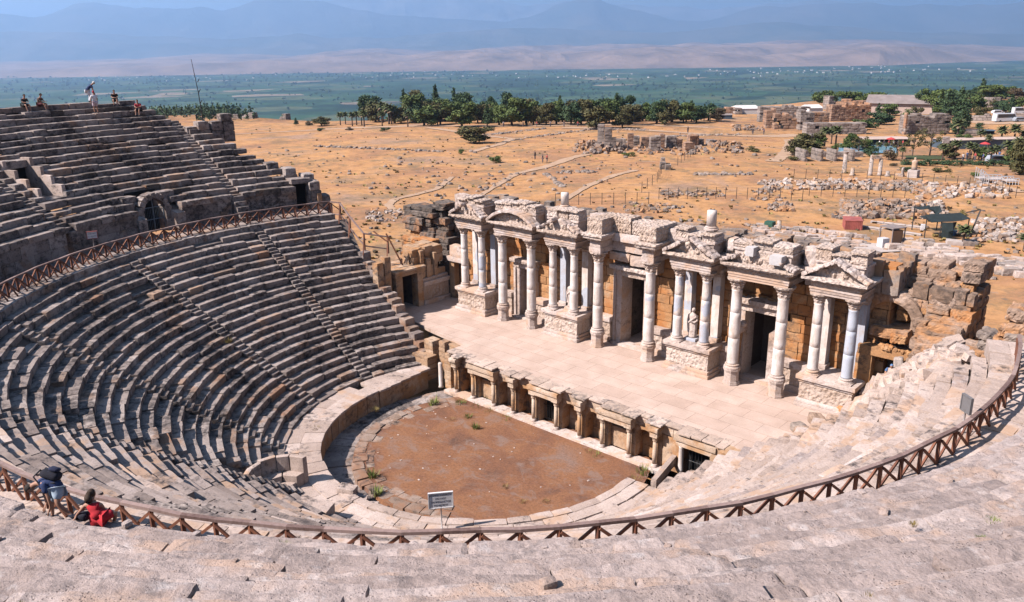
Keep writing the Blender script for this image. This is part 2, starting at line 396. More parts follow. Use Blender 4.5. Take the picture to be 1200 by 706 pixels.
def lower_wedge(k):
    """wedge k counted from the stage's left end round to its right end (angles fall)"""
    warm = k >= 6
    t = thing('seating_wedge', wedge_names[k], 'seating', pol(18, rad(170 if k == 0 else BND[k - 1] + 10)), 'wedges of the lower seating tier')
    for i in range(NROW):
        R = lowR(i)
        a0 = left_end(R) if k == 0 else rad(BND[k - 1]) + SW / R
        a1 = right_end(R) + 2 * PI + RNG.uniform(-.02, .012) if k == 8 else rad(BND[k]) - SW / R
        far = k in (5, 6)
        # the rows over the curved bench on the axis stop short of it
        mb = MB()
        dmg = k in (2, 3, 4)
        jit = .036 if k == 3 else (.027 if dmg else .022)
        kw = dict(gap=.03 if warm else .012, seg=(5, 3, 2) if not far else (2, 2, 1), r=.035 if warm else .05, nz=.03 if dmg else .022, miss=.04 if k == 3 else .015)
        spans = [(a0, a1)]
        if k in (3, 4) and i >= 16:                            # room for the bench
            c0, c1 = rad(251.5), rad(261.5 if i < 20 else 263)
            spans = [(x, y) for x, y in ((a0, min(a1, c0)), (max(a0, c1), a1)) if y - x > .03]
        for x, y in spans:
            mb = MB(); ring_row(mb, R, R + (TR + .1 if not warm else TR - .05), x, y, lowZ(i) - RI - .03, lowZ(i), L=(.8, 2.3), jr=jit, jz=jit * .8, mixm=.12, **kw)
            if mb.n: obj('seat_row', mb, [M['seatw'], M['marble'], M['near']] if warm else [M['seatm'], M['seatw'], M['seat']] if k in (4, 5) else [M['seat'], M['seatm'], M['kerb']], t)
    mb = MB()
    a0 = left_end(18) if k == 0 else rad(BND[k - 1]); a1 = right_end(18) + 2 * PI if k == 8 else rad(BND[k])
    cone_sheet(mb, lowR(NROW - 1) - .02, lowZ(NROW - 1) - .55, lowR(0) + TR, lowZ(0) - .12, a0, a1)
    obj('bedding', mb, M['core'], t)
    return t
LOW = [lower_wedge(k) for k in range(9)]
# stairways: two steps to each seat row
stair_lab = {178.3: 'straight stairway between the leftmost and second wedges of lower seats', -156.5: 'stairway between the second and third wedges of lower seats',
 -127: 'broken stairway between the striped third wedge and the damaged wedge', -101: 'stairway above the curved stone bench', -75: 'stairway right of the pale slabs, behind the timber rail',
 -49: 'stairway behind the middle of the timber rail', -24: 'stairway crossing the sunny pinkish seats', 2: 'stairway left of the rightmost sunny wedge'}
for a, lab in stair_lab.items():
    mb = MB(); a = rad(a)
    for i in range(NROW * 2):
        R = lowR(0) - TR / 2 * i; z = lowZ(0) - RI / 2 * i
        ring_block(mb, R + .02, R + TR / 2 + .08, a - SW / R + .004, a + SW / R - .004, z - .35, z - .05 + RNG.gauss(0, .02), seg=(3, 2, 2), r=.03, nz=.02)
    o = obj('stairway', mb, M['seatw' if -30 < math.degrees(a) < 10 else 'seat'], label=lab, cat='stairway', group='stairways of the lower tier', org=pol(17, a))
# the landing round the top of the lower tier
t = thing('walkway', 'curved stone walkway behind the timber fence between the two tiers', 'walkway', pol(25.5, rad(-60), 6.9))
A0, A1 = rad(-228) , rad(15)
def lend(R): return left_end(min(R, 27)) - 2 * PI
for R0, R1 in ((23.98, 24.75), (24.75, 25.7), (25.7, 27.1)):
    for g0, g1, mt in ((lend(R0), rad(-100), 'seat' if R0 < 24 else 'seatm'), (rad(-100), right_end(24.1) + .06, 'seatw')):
        mb = MB(); ring_row(mb, R0, R1 + .02, g0, g1, 6.25, 6.95, L=(.7, 1.5), jr=.02, jz=.015, seg=(5, 3, 2), r=.04, nz=.025); obj('paving_ring', mb, M[mt], t)

# upper tier -----------------------------------------------------------------
UT = .72; UR = .39
def upR(k): return 27. + UT * k
def upZ(k): return 8.9 + UR * k
def upper_end(R): return rad(np.interp(R, [27.4, 29.6, 32, 35.1, 36.4, 37.7, 40], [163.6, 168.5, 171, 175.5, 177.6, 178.9, 181.2]))
def cut(spans, c0, c1):
    out = []
    for x, y in spans:
        if c1 <= x or c0 >= y: out.append((x, y)); continue
        if c0 > x + .01: out.append((x, c0))
        if c1 < y - .01: out.append((c1, y))
    return out
UW = [(177.6, None, 'steep far wedge of grey upper seats, ending in a ragged stepped edge by the field'),
      (206, 177.6, 'upper wedge of grey seats above the arched gate, three people by its top'),
      (232, 206, 'upper wedge at the far left holding the sloping passage, two people on its top')]
ARCH = rad(190.9); SLOT0, SLOT1 = rad(200.6), rad(203.6); DOOR0, DOOR1 = rad(165.3), rad(167.4)
for lo_, hi_, lab in [(177.6, 0, UW[0][2]), (177.6, 206, UW[1][2]), (206, 264.6, UW[2][2])]:
    t = thing('upper_seating_wedge', lab, 'seating', pol(32, rad(lo_), 9), 'wedges of the upper seating tier')
    for k in range(18):
        R = upR(k)
        if hi_ == 0: sp = [(upper_end(R), rad(lo_) - .4 / R)]
        else: sp = [(rad(lo_) + .4 / R, rad(hi_) - .4 / R)]
        if hi_ == 206 and upper_end(R) > sp[0][0]: sp = [(upper_end(R), sp[0][1])]
        if sp[0][1] - sp[0][0] < .02: continue
        if k <= 2: sp = cut(sp, ARCH - (1.75 if k < 1 else 1.45) / R, ARCH + (1.75 if k < 1 else 1.45) / R)
        if 4 <= k <= 9: sp = cut(sp, SLOT0, SLOT1)
        if k <= 1: sp = cut(sp, DOOR0, DOOR1)
        for x, y in sp:
            mb = MB(); ring_row(mb, R, R + UT + .1, x, y, upZ(k) - UR - .03, upZ(k), L=(.9, 2.2), jr=.03, jz=.02, mixm=.1, miss=.02, seg=(5, 3, 2), r=.045, nz=.024); obj('seat_row', mb, [M['seat'], M['seatm'], M['tower']], t)
    # the wall under the first row
    mb = MB()
    sp = [(upper_end(27.), rad(lo_) - .4 / 27)] if hi_ == 0 else [(rad(lo_) + .4 / 27, rad(hi_))]
    sp = cut(sp, ARCH - 1.75 / 27, ARCH + 1.75 / 27); sp = cut(sp, DOOR0, DOOR1)
    for x, y in sp:
        mb = MB()
        for z0, z1 in ((6.8, 7.75), (7.75, 8.5)):
            ring_row(mb, 27.08, 27.9, x, y, z0, z1, L=(.9, 1.9), jr=.012, jz=.0, seg=(4, 2, 3), r=.025, nz=.012, tilt=.004)
        obj('parapet_wall', mb, M['seat'], t)
    mb = MB(); x0 = (rad(170) if hi_ == 0 else rad(lo_)); x1 = rad(lo_) if hi_ == 0 else rad(hi_)
    for (q0, q1) in cut([(x0, x1)], ARCH - 1.5 / 29, ARCH + 1.5 / 29):
        for (w0, w1) in cut([(q0, q1)], SLOT0 - .002, SLOT1 + .002):
            cone_sheet(mb, 27.5, 8.35, 40.0, 15.2, w0, w1, start=upper_end)
    cone_sheet(mb, 29.6, 9.35, 40.2, 15.3, ARCH - 1.6 / 29, ARCH + 1.6 / 29) if hi_ == 206 else None
    obj('bedding', mb, M['core'], t)
mb = MB()
for i in range(36):                                             # upper stairway
    R = 27.3 + UT / 2 * i; z = 8.9 + UR / 2 * i - .1; a = rad(177.6)
    if upper_end(R) > a + .3 / R: break
    ring_block(mb, R, R + UT / 2 + .08, a - .4 / R, a + .4 / R, z - .4, z + RNG.gauss(0, .02), seg=(3, 2, 2), r=.03, nz=.02)
for i in range(5): ring_block(mb, 26.9 - .3 * i, 27.3 - .3 * i, rad(177.6) - .5 / 27, rad(177.6) + .5 / 27, 6.9, 8.7 - .36 * i, seg=(3, 2, 3), r=.03, nz=.02)
obj('stairway', mb, M['seat'], label='narrow stairway climbing the far upper tier beside the ragged end', cat='stairway', org=pol(30, rad(177.6), 9))
mb = MB()
for i in range(36):
    R = 27.3 + UT / 2 * i; z = 8.9 + UR / 2 * i - .1; a = rad(206)
    ring_block(mb, R, R + UT / 2 + .08, a - .4 / R, a + .4 / R, z - .4, z + RNG.gauss(0, .02), seg=(3, 2, 2), r=.03, nz=.02)
obj('stairway', mb, M['seat'], label='narrow stairway at the far left beside the sloping passage', cat='stairway', org=pol(30, rad(206), 9))
# arched gate through the upper wall
t = thing('arched_gate', 'round arched stone gateway with a blue grey metal gate in the upper wall', 'gateway', pol(27.6, ARCH, 6.95))
er = np.array([math.cos(ARCH), math.sin(ARCH), 0]); et = np.array([-er[1], er[0], 0])
def on_gate(P, R=27.75):                                       # local x along the wall, y outward, z up -> world
    P = np.asarray(P, float); return pol(R, ARCH) + P[:, :1] * et + P[:, 1:2] * er + P[:, 2:] * [0, 0, 1]
mb = MB(); n = 9
for i in range(n):                                              # voussoirs
    b0, b1 = PI * i / n, PI * (i + 1) / n; bm = (b0 + b1) / 2
    P, F = rblock((.36, .75, .46), (3, 3, 3), .05, .04); P = rot(P, 0, PI / 2 - bm, 0)
    mb.add(on_gate(P + [1.02 * math.cos(bm), .2, 8.55 + 1.02 * math.sin(bm)]), F)
for s in (-1, 1):
    for z0, z1 in ((6.9, 7.8), (7.8, 8.7)):
        P, F = rblock((.5, .75, z1 - z0), (3, 3, 4), .03, .015); mb.add(on_gate(P + [s * 1.1, .2, (z0 + z1) / 2]), F)
obj('arch', mb, M['seat'], t)
mb = MB()
for s in (-1, 1):
    mb = MB(); V, F = box(s * 1.55 - .33, s * 1.55 + .33, -.9, 2.2, 6.9, 9.0); V = V.copy(); m = V[:, 2] > 8; V[m & (V[:, 1] < 0), 2] -= .8 ; mb.add(on_gate(V), F, .9); obj('side_wall', mb, M['seat'], t)
for s in (-1, 1): mb = MB(); ring_block(mb, 28.15, 29.8, ARCH + (.9 if s > 0 else -2.1) / 28.5, ARCH + (2.1 if s > 0 else -.9) / 28.5, 8.5, 9.66, seg=(5, 5, 4)); obj('flank_block', mb, M['seat'], t)
mb = MB(); V, F = box(-1.2, 1.2, 1.3, 1.5, 6.8, 9.8); mb.add(on_gate(V), F); obj('dark_passage', mb, M['dark'], t)  # near-black plate, the passage's shade put into its colour
mb = MB()
for s in (-.82, 0, .82): mb.add(*tube(on_gate([[s, .1, 6.95], [s, .1, 8.7 if s else 9.5]]), .035))
for z in (7.9, 8.75): mb.add(*tube(on_gate([[-.82, .1, z], [.82, .1, z]]), .035))
mb.add(*tube(on_gate([[.82 * math.cos(x), .1, 8.72 + .82 * math.sin(x)] for x in np.linspace(0, PI, 12)]), .035))
for s in np.linspace(-.7, .7, 12): mb.add(*tube(on_gate([[s, .12, 7], [s, .12, 8.7]]), .012, 4))
obj('gate', mb, M['steel'], t)
# the sloping passage cut in the seats
t = thing('passage', 'sloping passage sunk into the upper seats at far left, dark doorway above', 'passage', pol(31, (SLOT0 + SLOT1) / 2, 10.2))
mb = MB(); z4 = upZ(4) - .25
ring_row(mb, 29.9, 33.4, SLOT0, SLOT1, z4 - .3, z4, L=(2, 3), seg=(3, 4, 2)); obj('floor_slab', mb, M['seat'], t)
for a, w in ((SLOT0 - .004, .3), (SLOT1 + .004, .3)):
    mb = MB()
    for q in range(4):
        R = 30.2 + q * .85; z = 10.6 + .56 * q
        ring_block(mb, R, R + .9, a - w / R / 2, a + w / R / 2, z4 - .2, z + .35, seg=(2, 4, 4), r=.04, nz=.02)
    obj('side_wall', mb, M['seatw'], t)
mb = MB(); ring_block(mb, 33.3, 33.9, SLOT0 - .01, SLOT1 + .01, z4, 12.1, seg=(1, 1, 1), r=.01, nz=0); obj('doorway_shade', mb, M['dark'], t)  # solid block coloured black as the shade inside the doorway
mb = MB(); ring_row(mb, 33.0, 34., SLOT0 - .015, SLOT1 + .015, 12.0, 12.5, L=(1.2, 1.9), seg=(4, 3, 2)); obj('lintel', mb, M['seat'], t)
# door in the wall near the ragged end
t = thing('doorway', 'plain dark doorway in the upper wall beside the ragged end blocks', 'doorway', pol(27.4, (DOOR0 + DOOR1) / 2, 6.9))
mb = MB(); ring_block(mb, 27.9, 28.4, DOOR0 - .01, DOOR1 + .01, 6.9, 9.3, seg=(1, 1, 1), r=.01, nz=0); obj('opening_shade', mb, M['dark'], t)  # black block closes the doorway, its inner shade painted on
mb = MB(); ring_block(mb, 27.1, 28.6, DOOR0 - .012, DOOR1 + .012, 9.05, 9.45, seg=(5, 3, 2)); obj('lintel', mb, M['seat'], t)
# loose ends: pier of blocks at the top and the end blocks beside the door
t = thing('block_pier', 'pier of square stone blocks standing at the ragged edge of the upper tier', 'masonry', pol(35.3, rad(174.5), 13))
for a, R, z0, z1 in ((171.6, 35.2, 12.0, 12.9), (173.2, 35.2, 12.2, 13.0), (174.8, 35.3, 12.4, 13.1), (176.4, 35.6, 12.7, 13.4), (171.6, 35.2, 12.9, 13.7), (173.2, 35.2, 13., 13.75), (175, 35.3, 13.1, 13.8), (171.8, 35.2, 13.7, 14.3)):
    mb = MB(); ring_block(mb, R - .5, R + .5, rad(a - .78), rad(a + .78), z0, z1, seg=(4, 4, 4), r=.06, nz=.03); obj('stone_block', mb, M['seat'], t)
t = thing('end_wall', 'crumbling end wall of rough blocks beside the plain dark doorway', 'wall', pol(27.4, rad(163), 7))
for a, R, z0, z1 in ((164.2, 27.3, 6.6, 7.6), (164.1, 27.4, 7.6, 8.5), (164.3, 27.3, 8.5, 9.2), (162.4, 27.3, 6.3, 7.2), (162.6, 27.4, 7.2, 8.0), (164.6, 28.2, 9.1, 9.7), (167, 29, 9.5, 10.2), (169, 30.2, 10, 10.6)):
    mb = MB(); ring_block(mb, R - .6, R + .7, rad(a - .95), rad(a + .95), z0, z1, seg=(4, 4, 4), r=.08, nz=.04, tilt=.05); obj('stone_block', mb, M['seat'], t)
V = MB(); ring_block(V, 26.5, 34, rad(163.4), rad(164.2), -3, 8.2, seg=(2, 4, 4)); obj('supporting_wall', V, M['ruin'], t)

# the near part of the upper tier, under the photographer
near_labels = {(-95, -66): 'eroded pinkish upper seats at bottom left under the bending man and seated woman',
 (-66, -38): 'broad worn pinkish upper seats filling the bottom middle, nearest the viewer',
 (-38, 15): 'worn pinkish upper seats at the lower right, with tufts of weed'}
for (d0, d1), lab in near_labels.items():
    t = thing('near_seating_wedge', lab, 'seating', pol(33, rad((d0 + d1) / 2), 9), 'wedges of the upper seating tier')
    for k in range(26):
        R = upR(k); mb = MB()
        z = upZ(0) + .385 * k if k < 20 else upZ(0) + .385 * 20 + .3 * (k - 20)
        fine = 6 < k < 20 and d1 < 0 or k < 8
        ring_row(mb, R, R + UT + .14, rad(d0), rad(d1), z - .5, z, **(dict(L=(.8, 1.7), r=.1, nz=.045, gap=.03, jr=.05, jz=.035, tilt=.03) if d1 < -60 else dict(L=(1.6, 4.4), r=.055, nz=.044, gap=.02, jr=.06, jz=.035, tilt=.014)), miss=0, seg=(18, 8, 4) if k < 18 else (4, 3, 2), freq=1.9)
        obj('seat_row', mb, M['near'], t)
    mb = MB()
    for z0, z1 in ((6.8, 7.75), (7.75, 8.5)): ring_row(mb, 27.1, 27.9, rad(d0), rad(d1), z0, z1, L=(.9, 1.9), jr=.012, jz=0., seg=(4, 2, 3), r=.03, nz=.015)
    obj('parapet_wall', mb, M['near'], t)
    mb = MB(); cone_sheet(mb, 27.4, 8.45, 46, 18.3 - .3, rad(d0), rad(d1)); obj('bedding', mb, M['near'], t)
# ================================================================== orchestra
WC = np.array([-1.15, -11.3])
def swap_cen(fn):
    global CEN
    o = CEN; CEN = WC
    try: fn()
    finally: CEN = o
def mk_dirt():
    t = NT('orchestra_dirt'); p = t.pos()
    n = t.noise(p, .38, 5, .62, .6); c = t.ramp(n, [(.28, (.13, .075, .055)), (.43, (.205, .098, .058)), (.58, (.26, .125, .066)), (.75, (.23, .15, .118))])
    c = t.mix(c, t.ramp(t.noise(p, 7, 8, .75), [(.3, .6), (.5, 1.), (.72, 1.35)]), .9, 'MULTIPLY')
    c = t.mix(c, (.24, .17, .14), t.ramp(t.noise(t.scale(p, 1, 1.4, 1), .8, 5, .7, 1.), [(.52, 0.), (.66, .7)]))
    v = t.vor(p, 3.3); c = t.mix(c, (.5, .4, .34), t.ramp(v, [(.03, .9), (.05, 0.)]))
    return t.surf(c, .97, t.bump(t.noise(p, 20, 6, .7), .6, .03), .1)
M['dirt'] = mk_dirt()
mb = MB(); n = 72; A = np.linspace(0, 2 * PI, n, endpoint=False)
V = [[WC[0], WC[1], -2.72]]
rings = [2, 4, 6, 7.5, 7.6, 9.4]
for r in rings: V += [[WC[0] + r * math.cos(a), min(-6.2, WC[1] + r * math.sin(a)), -2.72 - (.45 if r > 7.55 and rad(148) < a < rad(292) else 0)] for a in A]
F3 = np.array([[0, 1 + j, 1 + (j + 1) % n] for j in range(n)])
F4 = np.array([[1 + i * n + j, 1 + (i + 1) * n + j, 1 + (i + 1) * n + (j + 1) % n, 1 + i * n + (j + 1) % n] for i in range(len(rings) - 1) for j in range(n)])
mb.add(np.array(V), [F3, F4], .5); obj('orchestra_ground', mb, M['dirt'], kind='structure', label='reddish brown bare earth floor of the round orchestra')
def _orch():
    t = thing('orchestra_kerb', 'flush ring of worn flagstones round the reddish orchestra earth', 'kerb', (*WC, -2.72))
    mb = MB(); ring_row(mb, 6.35, 6.8, rad(150), rad(300), -3., -2.70, L=(.4, .9), jr=.1, jz=.035, seg=(3, 2, 2)); obj('inner_ring', mb, M['kerb'], t)
    mb = MB(); ring_row(mb, 6.82, 7.5, rad(150), rad(300), -3., -2.68, L=(.4, .9), jr=.1, jz=.035, seg=(3, 3, 2)); obj('outer_ring', mb, M['kerb'], t)
    mb = MB(); ring_row(mb, 7.52, 9.25, rad(150), rad(290), -3.2, -2.92, L=(.6, 1.), jr=.02, jz=.02, seg=(3, 4, 2)); obj('gutter_paving', mb, M['seat'], t)
    t = thing('orchestra_wall', 'low curved wall of upright slabs enclosing the orchestra', 'wall', (*WC, -1.7))
    mb = MB(); ring_row(mb, 9.2, 9.62, rad(182), rad(264), -3.2, -1.8, L=(.9, 1.5), jr=.015, jz=.0, seg=(3, 2, 4), r=.025, nz=.012, tilt=.004, gap=.04)
    ring_row(mb, 9.2, 9.62, rad(262), rad(362), -3.2, -1.8, L=(.9, 1.5), jr=.015, jz=.0, seg=(3, 2, 4), r=.025, nz=.012, tilt=.004)
    for k in range(5):
        a, b = np.array([-10.35, -11.6]) + k / 5 * np.array([-.55, 4.6]), np.array([-10.35, -11.6]) + (k + 1) / 5 * np.array([-.55, 4.6])
        P, F = rblock((.95, .42, 1.4), (3, 2, 4), .025, .012); mb.add(rot(P, 0, 0, math.atan2(*(b - a)[::-1])) + [*(a + b) / 2 + [-.2, 0], -2.5], F)
    obj('upright_slabs', mb, M['front'], t)
    mb = MB(); ring_row(mb, 9.12, 10.3, rad(182), rad(266), -1.82, -1.66, L=(.8, 1.5), jr=.03, jz=.01, seg=(4, 4, 2)); ring_row(mb, 9.12, 9.6, rad(266), rad(366), -1.82, -1.62, L=(.9, 1.6), jr=.03, jz=.012, seg=(4, 3, 2))
    ring_row(mb, 9.62, 10.3, rad(266), rad(366), -1.82, -1.66, L=(.9, 1.6), jr=.03, jz=.012, seg=(4, 3, 2))
    for k in range(5):
        y = -11.6 + k * .95; rb(mb, -11.1 - k * .11, -10.25 - k * .11, y, y + .92, -1.82, -1.66, r=.03)
    obj('coping', mb, M['seatw'], t)
    mb = MB(); ring_row(mb, 10.3, 11.7, rad(186), rad(366), -1.95, -1.7, L=(.6, 1.3), jr=.03, jz=.02, seg=(3, 4, 2)); obj('walkway_paving', mb, M['seatw'], t)
    for k in range(5):
        y = -11.6 + k * .95; mb = MB(); rb(mb, -12.4, -11.05, y, y + .92, -1.95, -1.7, r=.03); obj('walkway_paving', mb, M['seatw'], t)
swap_cen(_orch)
# curved bench of honour on the axis and fallen slabs near it
t = thing('curved_bench', 'curved stone bench of honour with a high back, at the foot of the shadowed seats', 'bench', (-4.3, -22.6, -1.6))
ax = atz(330, 572, -1.2)[:2]
def _bench():
    for nm, R0, R1, z0, z1, L in (('backrest', 1.75, 2.1, -1.9, -.25, (.5, .8)), ('seat', 1.1, 1.75, -1.9, -1.05, (.5, .8)), ('footstep', .6, 1.1, -1.9, -1.4, (.5, .8))):
        mb = MB(); ring_row(mb, R0 * .8, R1 * .8, rad(98), rad(264), z0, z1, L=L, jr=.01, jz=.02, seg=(3, 3, 3), r=.05, nz=.012, gap=.005); obj(nm, mb, M['seatw'], t)
_o = CEN; CEN = ax; _bench(); CEN = _o
for (u, v, z, s, rz, lab) in [(368, 601, -1.3, (1.7, .9, .9), .5, 'big pinkish squared block lying end-on beyond the timber rail'), (346, 607, -1.2, (1., .9, .7), .9, 'grey squared block leaning beside the big pinkish block'),
        (393, 582, -1.9, (1.3, .9, .3), .2, 'pale flat slab fallen across the orchestra wall'), (406, 577, -2.0, (1.1, .8, .35), -.4, 'tilted grey slab at the broken gap of the orchestra wall'), (416, 598, -2.1, (2.2, .8, .3), -.9, 'long pale slab sloping down to the orchestra kerb'), (430, 606, -2.1, (2.2, .8, .3), -.85, 'second long slab beside the one sloping to the kerb'), (445, 618, -2.1, (2.0, .9, .3), -.8, 'flat rough slab between the sloping slabs and the rail'), (407, 575, -1.6, (.9, .6, .45), .5, 'pale block overhanging the gutter by the kerb')]:
    p = atz(u, v, z); mb = MB(); P, F = rblock(s, (6, 5, 3), .05, .03); mb.add(rot(P, RNG.uniform(-.06, .06), .06, rz) + p, F)
    obj('fallen_block', mb, M['kerb' if 'grey' in lab or 'flat' in lab else 'seatw'], label=lab, cat='stone block', org=p)

# ================================================================== stage
def flat_poly(mb, pts, z0, z1, tint=.5):
    n = len(pts); P = np.array([[x, y, z] for z in (z0, z1) for x, y in pts], float)
    F = [np.array([[i, (i + 1) % n, n + (i + 1) % n, n + i] for i in range(n)]), np.array([list(range(n, 2 * n))]), np.array([list(range(n))[::-1]])]
    mb.add(P, F, tint)
t = thing('stage_platform', 'wide flat stage of pale rectangular paving before the columns', 'stage', (0, -3, 0))
mb = MB(); flat_poly(mb, [(-9, -6.75), (11.6, -6.75), (13.3, -7.2), (16.6, -4), (16.6, 5), (-19.5, 5), (-19.5, -3.4), (-13.2, -4.6), (-10.6, -5.0), (-9, -5.3)], -.25, 0); obj('paving', mb, M['paving'], t)
mb = MB()
SX = [-8.05, -6.45, -4.62, -2.93, -1.24, .53, 2.27, 3.9, 5.72, 7.4, 9.0]
x = -9.0
while x < 11.4:                                               # ragged grey lip slabs along the front
    w = RNG.uniform(.6, 1.1); xm = x + w / 2; pr = any(SX[i] - .3 < xm < SX[i + 1] + .3 for i in (1, 4, 7)) or any(abs(xm - SX[i]) < .5 for i in (0, 3, 6, 9)) or xm > 8.7
    f = RNG.uniform(-7.36, -7.24) if pr else RNG.uniform(-6.92, -6.8); rb(mb, x, min(x + w, 11.6) - .012, f, RNG.uniform(-6.5, -6.1), -.09, .015 + RNG.uniform(0, .03), r=.03, nz=.02, freq=2); x += w
obj('lip_slab', mb, M['lip'], t)
t = thing('stage_front_wall', 'low stage front wall of niches and doorways facing the orchestra', 'wall', (0, -6.5, -2.7))
mb = MB(); rb(mb, -8.9, 8.1, -7.38, -6.55, -2.85, -2.6, seg=(40, 4, 2), r=.03, nz=.015); obj('sill', mb, M['marble'], t)
mb = MB()
for z0, z1 in ((-2.8, -2.1), (-2.1, -1.4), (-1.4, -.7), (-.7, -.2)):
    x = -9.0
    while x < 9.2:
        w = RNG.uniform(.6, 1.2); rb(mb, x, min(x + w, 9.3) - .01, -6.05 + RNG.uniform(0, .04), -5.5, z0, z1 - .01, seg=(3, 2, 3), r=.02, nz=.012); x += w
obj('niche_back', mb, M['front'], t)
mb = MB()
for x in SX[:10]:
    for z0, z1 in ((-2.62, -1.9), (-1.9, -1.2), (-1.2, -.62)): rb(mb, x - .27, x + .27, -6.78, -6.0, z0, z1, seg=(3, 3, 3), r=.02, nz=.012)
obj('pier', mb, M['front'], t)
def arch_top(mb, x0, x1, zs, zt, y0, y1, tint=.5, n=12, rise=None):
    c = (x0 + x1) / 2; r = (x1 - x0) / 2; rise = r if rise is None else rise; A = np.linspace(PI, 0, n + 1); V = []; F = []
    for y in (y0, y1):
        for a in A: V.append((c + r * math.cos(a), y, zs + rise * math.sin(a)))
        for a in A: V.append((c + r * math.cos(a), y, zt))
    m = n + 1
    for i in range(n):
        F += [(i, i + 1, m + i + 1, m + i), (2 * m + i + 1, 2 * m + i, 3 * m + i, 3 * m + i + 1), (i + 1, i, 2 * m + i, 2 * m + i + 1), (m + i, m + i + 1, 3 * m + i + 1, 3 * m + i)]
    mb.add(np.array(V), np.array(F), tint)
mb = MB()
for i in (0, 2, 3, 5, 6, 8): arch_top(mb, SX[i] + .27, SX[i + 1] - .27, -1.32, -.6, -6.74, -6.04, RNG.random(), rise=.5)
obj('niche_arch', mb, M['front'], t)
mb = MB()
for i in (1, 7): rb(mb, SX[i] + .27, SX[i + 1] - .27, -6.5, -6.0, -2.6, -1.35, seg=(6, 3, 5), r=.03, nz=.03)
rb(mb, SX[9] + .27, SX[10] - .1, -6.72, -6., -2.7, -.7, seg=(6, 3, 6), r=.03, nz=.04)
obj('blocking_masonry', mb, M['front'], t)
mb = MB()
for i in (1, 4, 7): V, F = box(SX[i] + .25, SX[i + 1] - .25, -6.06, -6.02, -2.6, -.62); mb.add(V + [0, -.02, 0], F)
obj('doorway_shade', mb, M['dark'], t)  # thin black sheets painted as shade in the three doorways
mb = MB()
for x in np.linspace(SX[4] + .4, SX[5] - .4, 7): mb.add(*tube([(x, -6.4, -2.55), (x, -6.4, -.75)], .018, 4))
mb.add(*tube([(SX[4] + .3, -6.4, -1.6), (SX[5] - .3, -6.4, -1.6)], .02, 4)); obj('barred_gate', mb, M['iron'], t)
mb = MB()                                                      # frieze course over everything, and the projecting architraves
x = -8.9
while x < 9.:
    w = RNG.uniform(1., 1.8); rb(mb, x, min(x + w, 9.2) - .01, -6.74, -5.8, -.66, -.2, seg=(5, 3, 3), r=.02, nz=.015); x += w
for i in (1, 4, 7):
    rb(mb, SX[i] - .24, SX[i + 1] + .24, -7.24, -6.7, -.78, -.46, seg=(8, 3, 2), r=.02, nz=.01); rb(mb, SX[i] - .3, SX[i + 1] + .3, -7.34, -6.7, -.46, -.2, seg=(8, 3, 2), r=.03, nz=.015)
for i in (0, 3, 6, 9):
    rb(mb, SX[i] - .24, SX[i] + .24, -7.24, -6.7, -.78, -.46, seg=(3, 3, 2), r=.02, nz=.01); rb(mb, SX[i] - .32, SX[i] + .32, -7.36, -6.7, -.46, -.2, seg=(3, 3, 2), r=.04, nz=.02)
rb(mb, 8.75, 11.0, -7.2, -6.4, -.8, -.5, seg=(10, 3, 2), r=.02, nz=.012); rb(mb, 8.65, 11.1, -7.3, -6.4, -.5, -.2, seg=(10, 3, 2), r=.03, nz=.015)
obj('entablature', mb, M['ochre'], t)
# short columns along it
def small_column():
    t = thing('stage_front_column', 'short pale column on the sill of the stage front wall', 'column', (0, 0, 0), 'short columns along the stage front')
    mb = MB(); V, F = lathe([(.20, 0), (.20, .06), (.17, .08), (.185, .13), (.15, .17)], 12); mb.add(V, F, .5); obj('base', mb, M['marble'], t, True)
    mb = MB(); V, F = lathe([(.12, .17), (.122, .7), (.105, 1.52)], 12); mb.add(V, F, .5); obj('shaft', mb, M['ochre'], t, True)
    mb = MB(); V, F = lathe([(.13, 1.52), (.15, 1.55), (.14, 1.58), (.16, 1.68), (.23, 1.78)], 12, 6, .1); mb.add(V, F, .5); P, F = box(-.22, .22, -.22, .22, 1.78, 1.84); mb.add(P, F, .6); obj('capital', mb, M['ochre'], t)
    return t
c0 = small_column(); FCOL = []
flab = ['leftmost short column of the stage front, at the broken corner', 'second short column of the stage front, holding the left end of the first doorway lintel', 'third short column of the stage front, holding the right end of the first doorway lintel', 'fourth short column of the stage front, single, between two niches left of the barred doorway', 'fifth short column of the stage front, left of the barred dark doorway', 'sixth short column of the stage front, right of the barred dark doorway', 'seventh short column of the stage front, single, between two arched niches', 'eighth short column of the stage front, left of the half blocked doorway', 'ninth short column of the stage front, right of the half blocked doorway', 'tenth short column of the stage front, single, under the ragged grey corner slab']
for i in range(10):
    o = c0 if i == 0 else copy_tree(c0, (0, 0, 0)); o.location = (SX[i], -7.02, -2.6); o['label'] = flab[i]
    WL[o.name] = np.array(o.location)
mb = MB(); V, F = lathe([(.2, 0), (.15, .1), (.15, 1.7), (.13, 1.75)], 12); mb.add(V + [-9.55, -7.0, -2.7], F, .5); obj('column_stump', mb, M['shaft'], smooth=True, label='lone broken pale column standing off the left end of the stage front', cat='column', org=(-9.55, -7, -2.7))
t = thing('side_entrance', 'dark barred side entrance sunk under a lintel at the right end of the stage front', 'entrance', (10, -6.8, -2.5))
mb = MB(); V, F = box(9.1, 10.8, -6.35, -6.2, -3, -.75); mb.add(V, F); obj('opening_shade', mb, M['dark'], t)  # black sheet stands for the unlit depth of the entrance
mb = MB()
for x in np.linspace(9.3, 10.6, 8): mb.add(*tube([(x, -6.7, -2.7), (x, -6.7, -.8)], .02, 4))
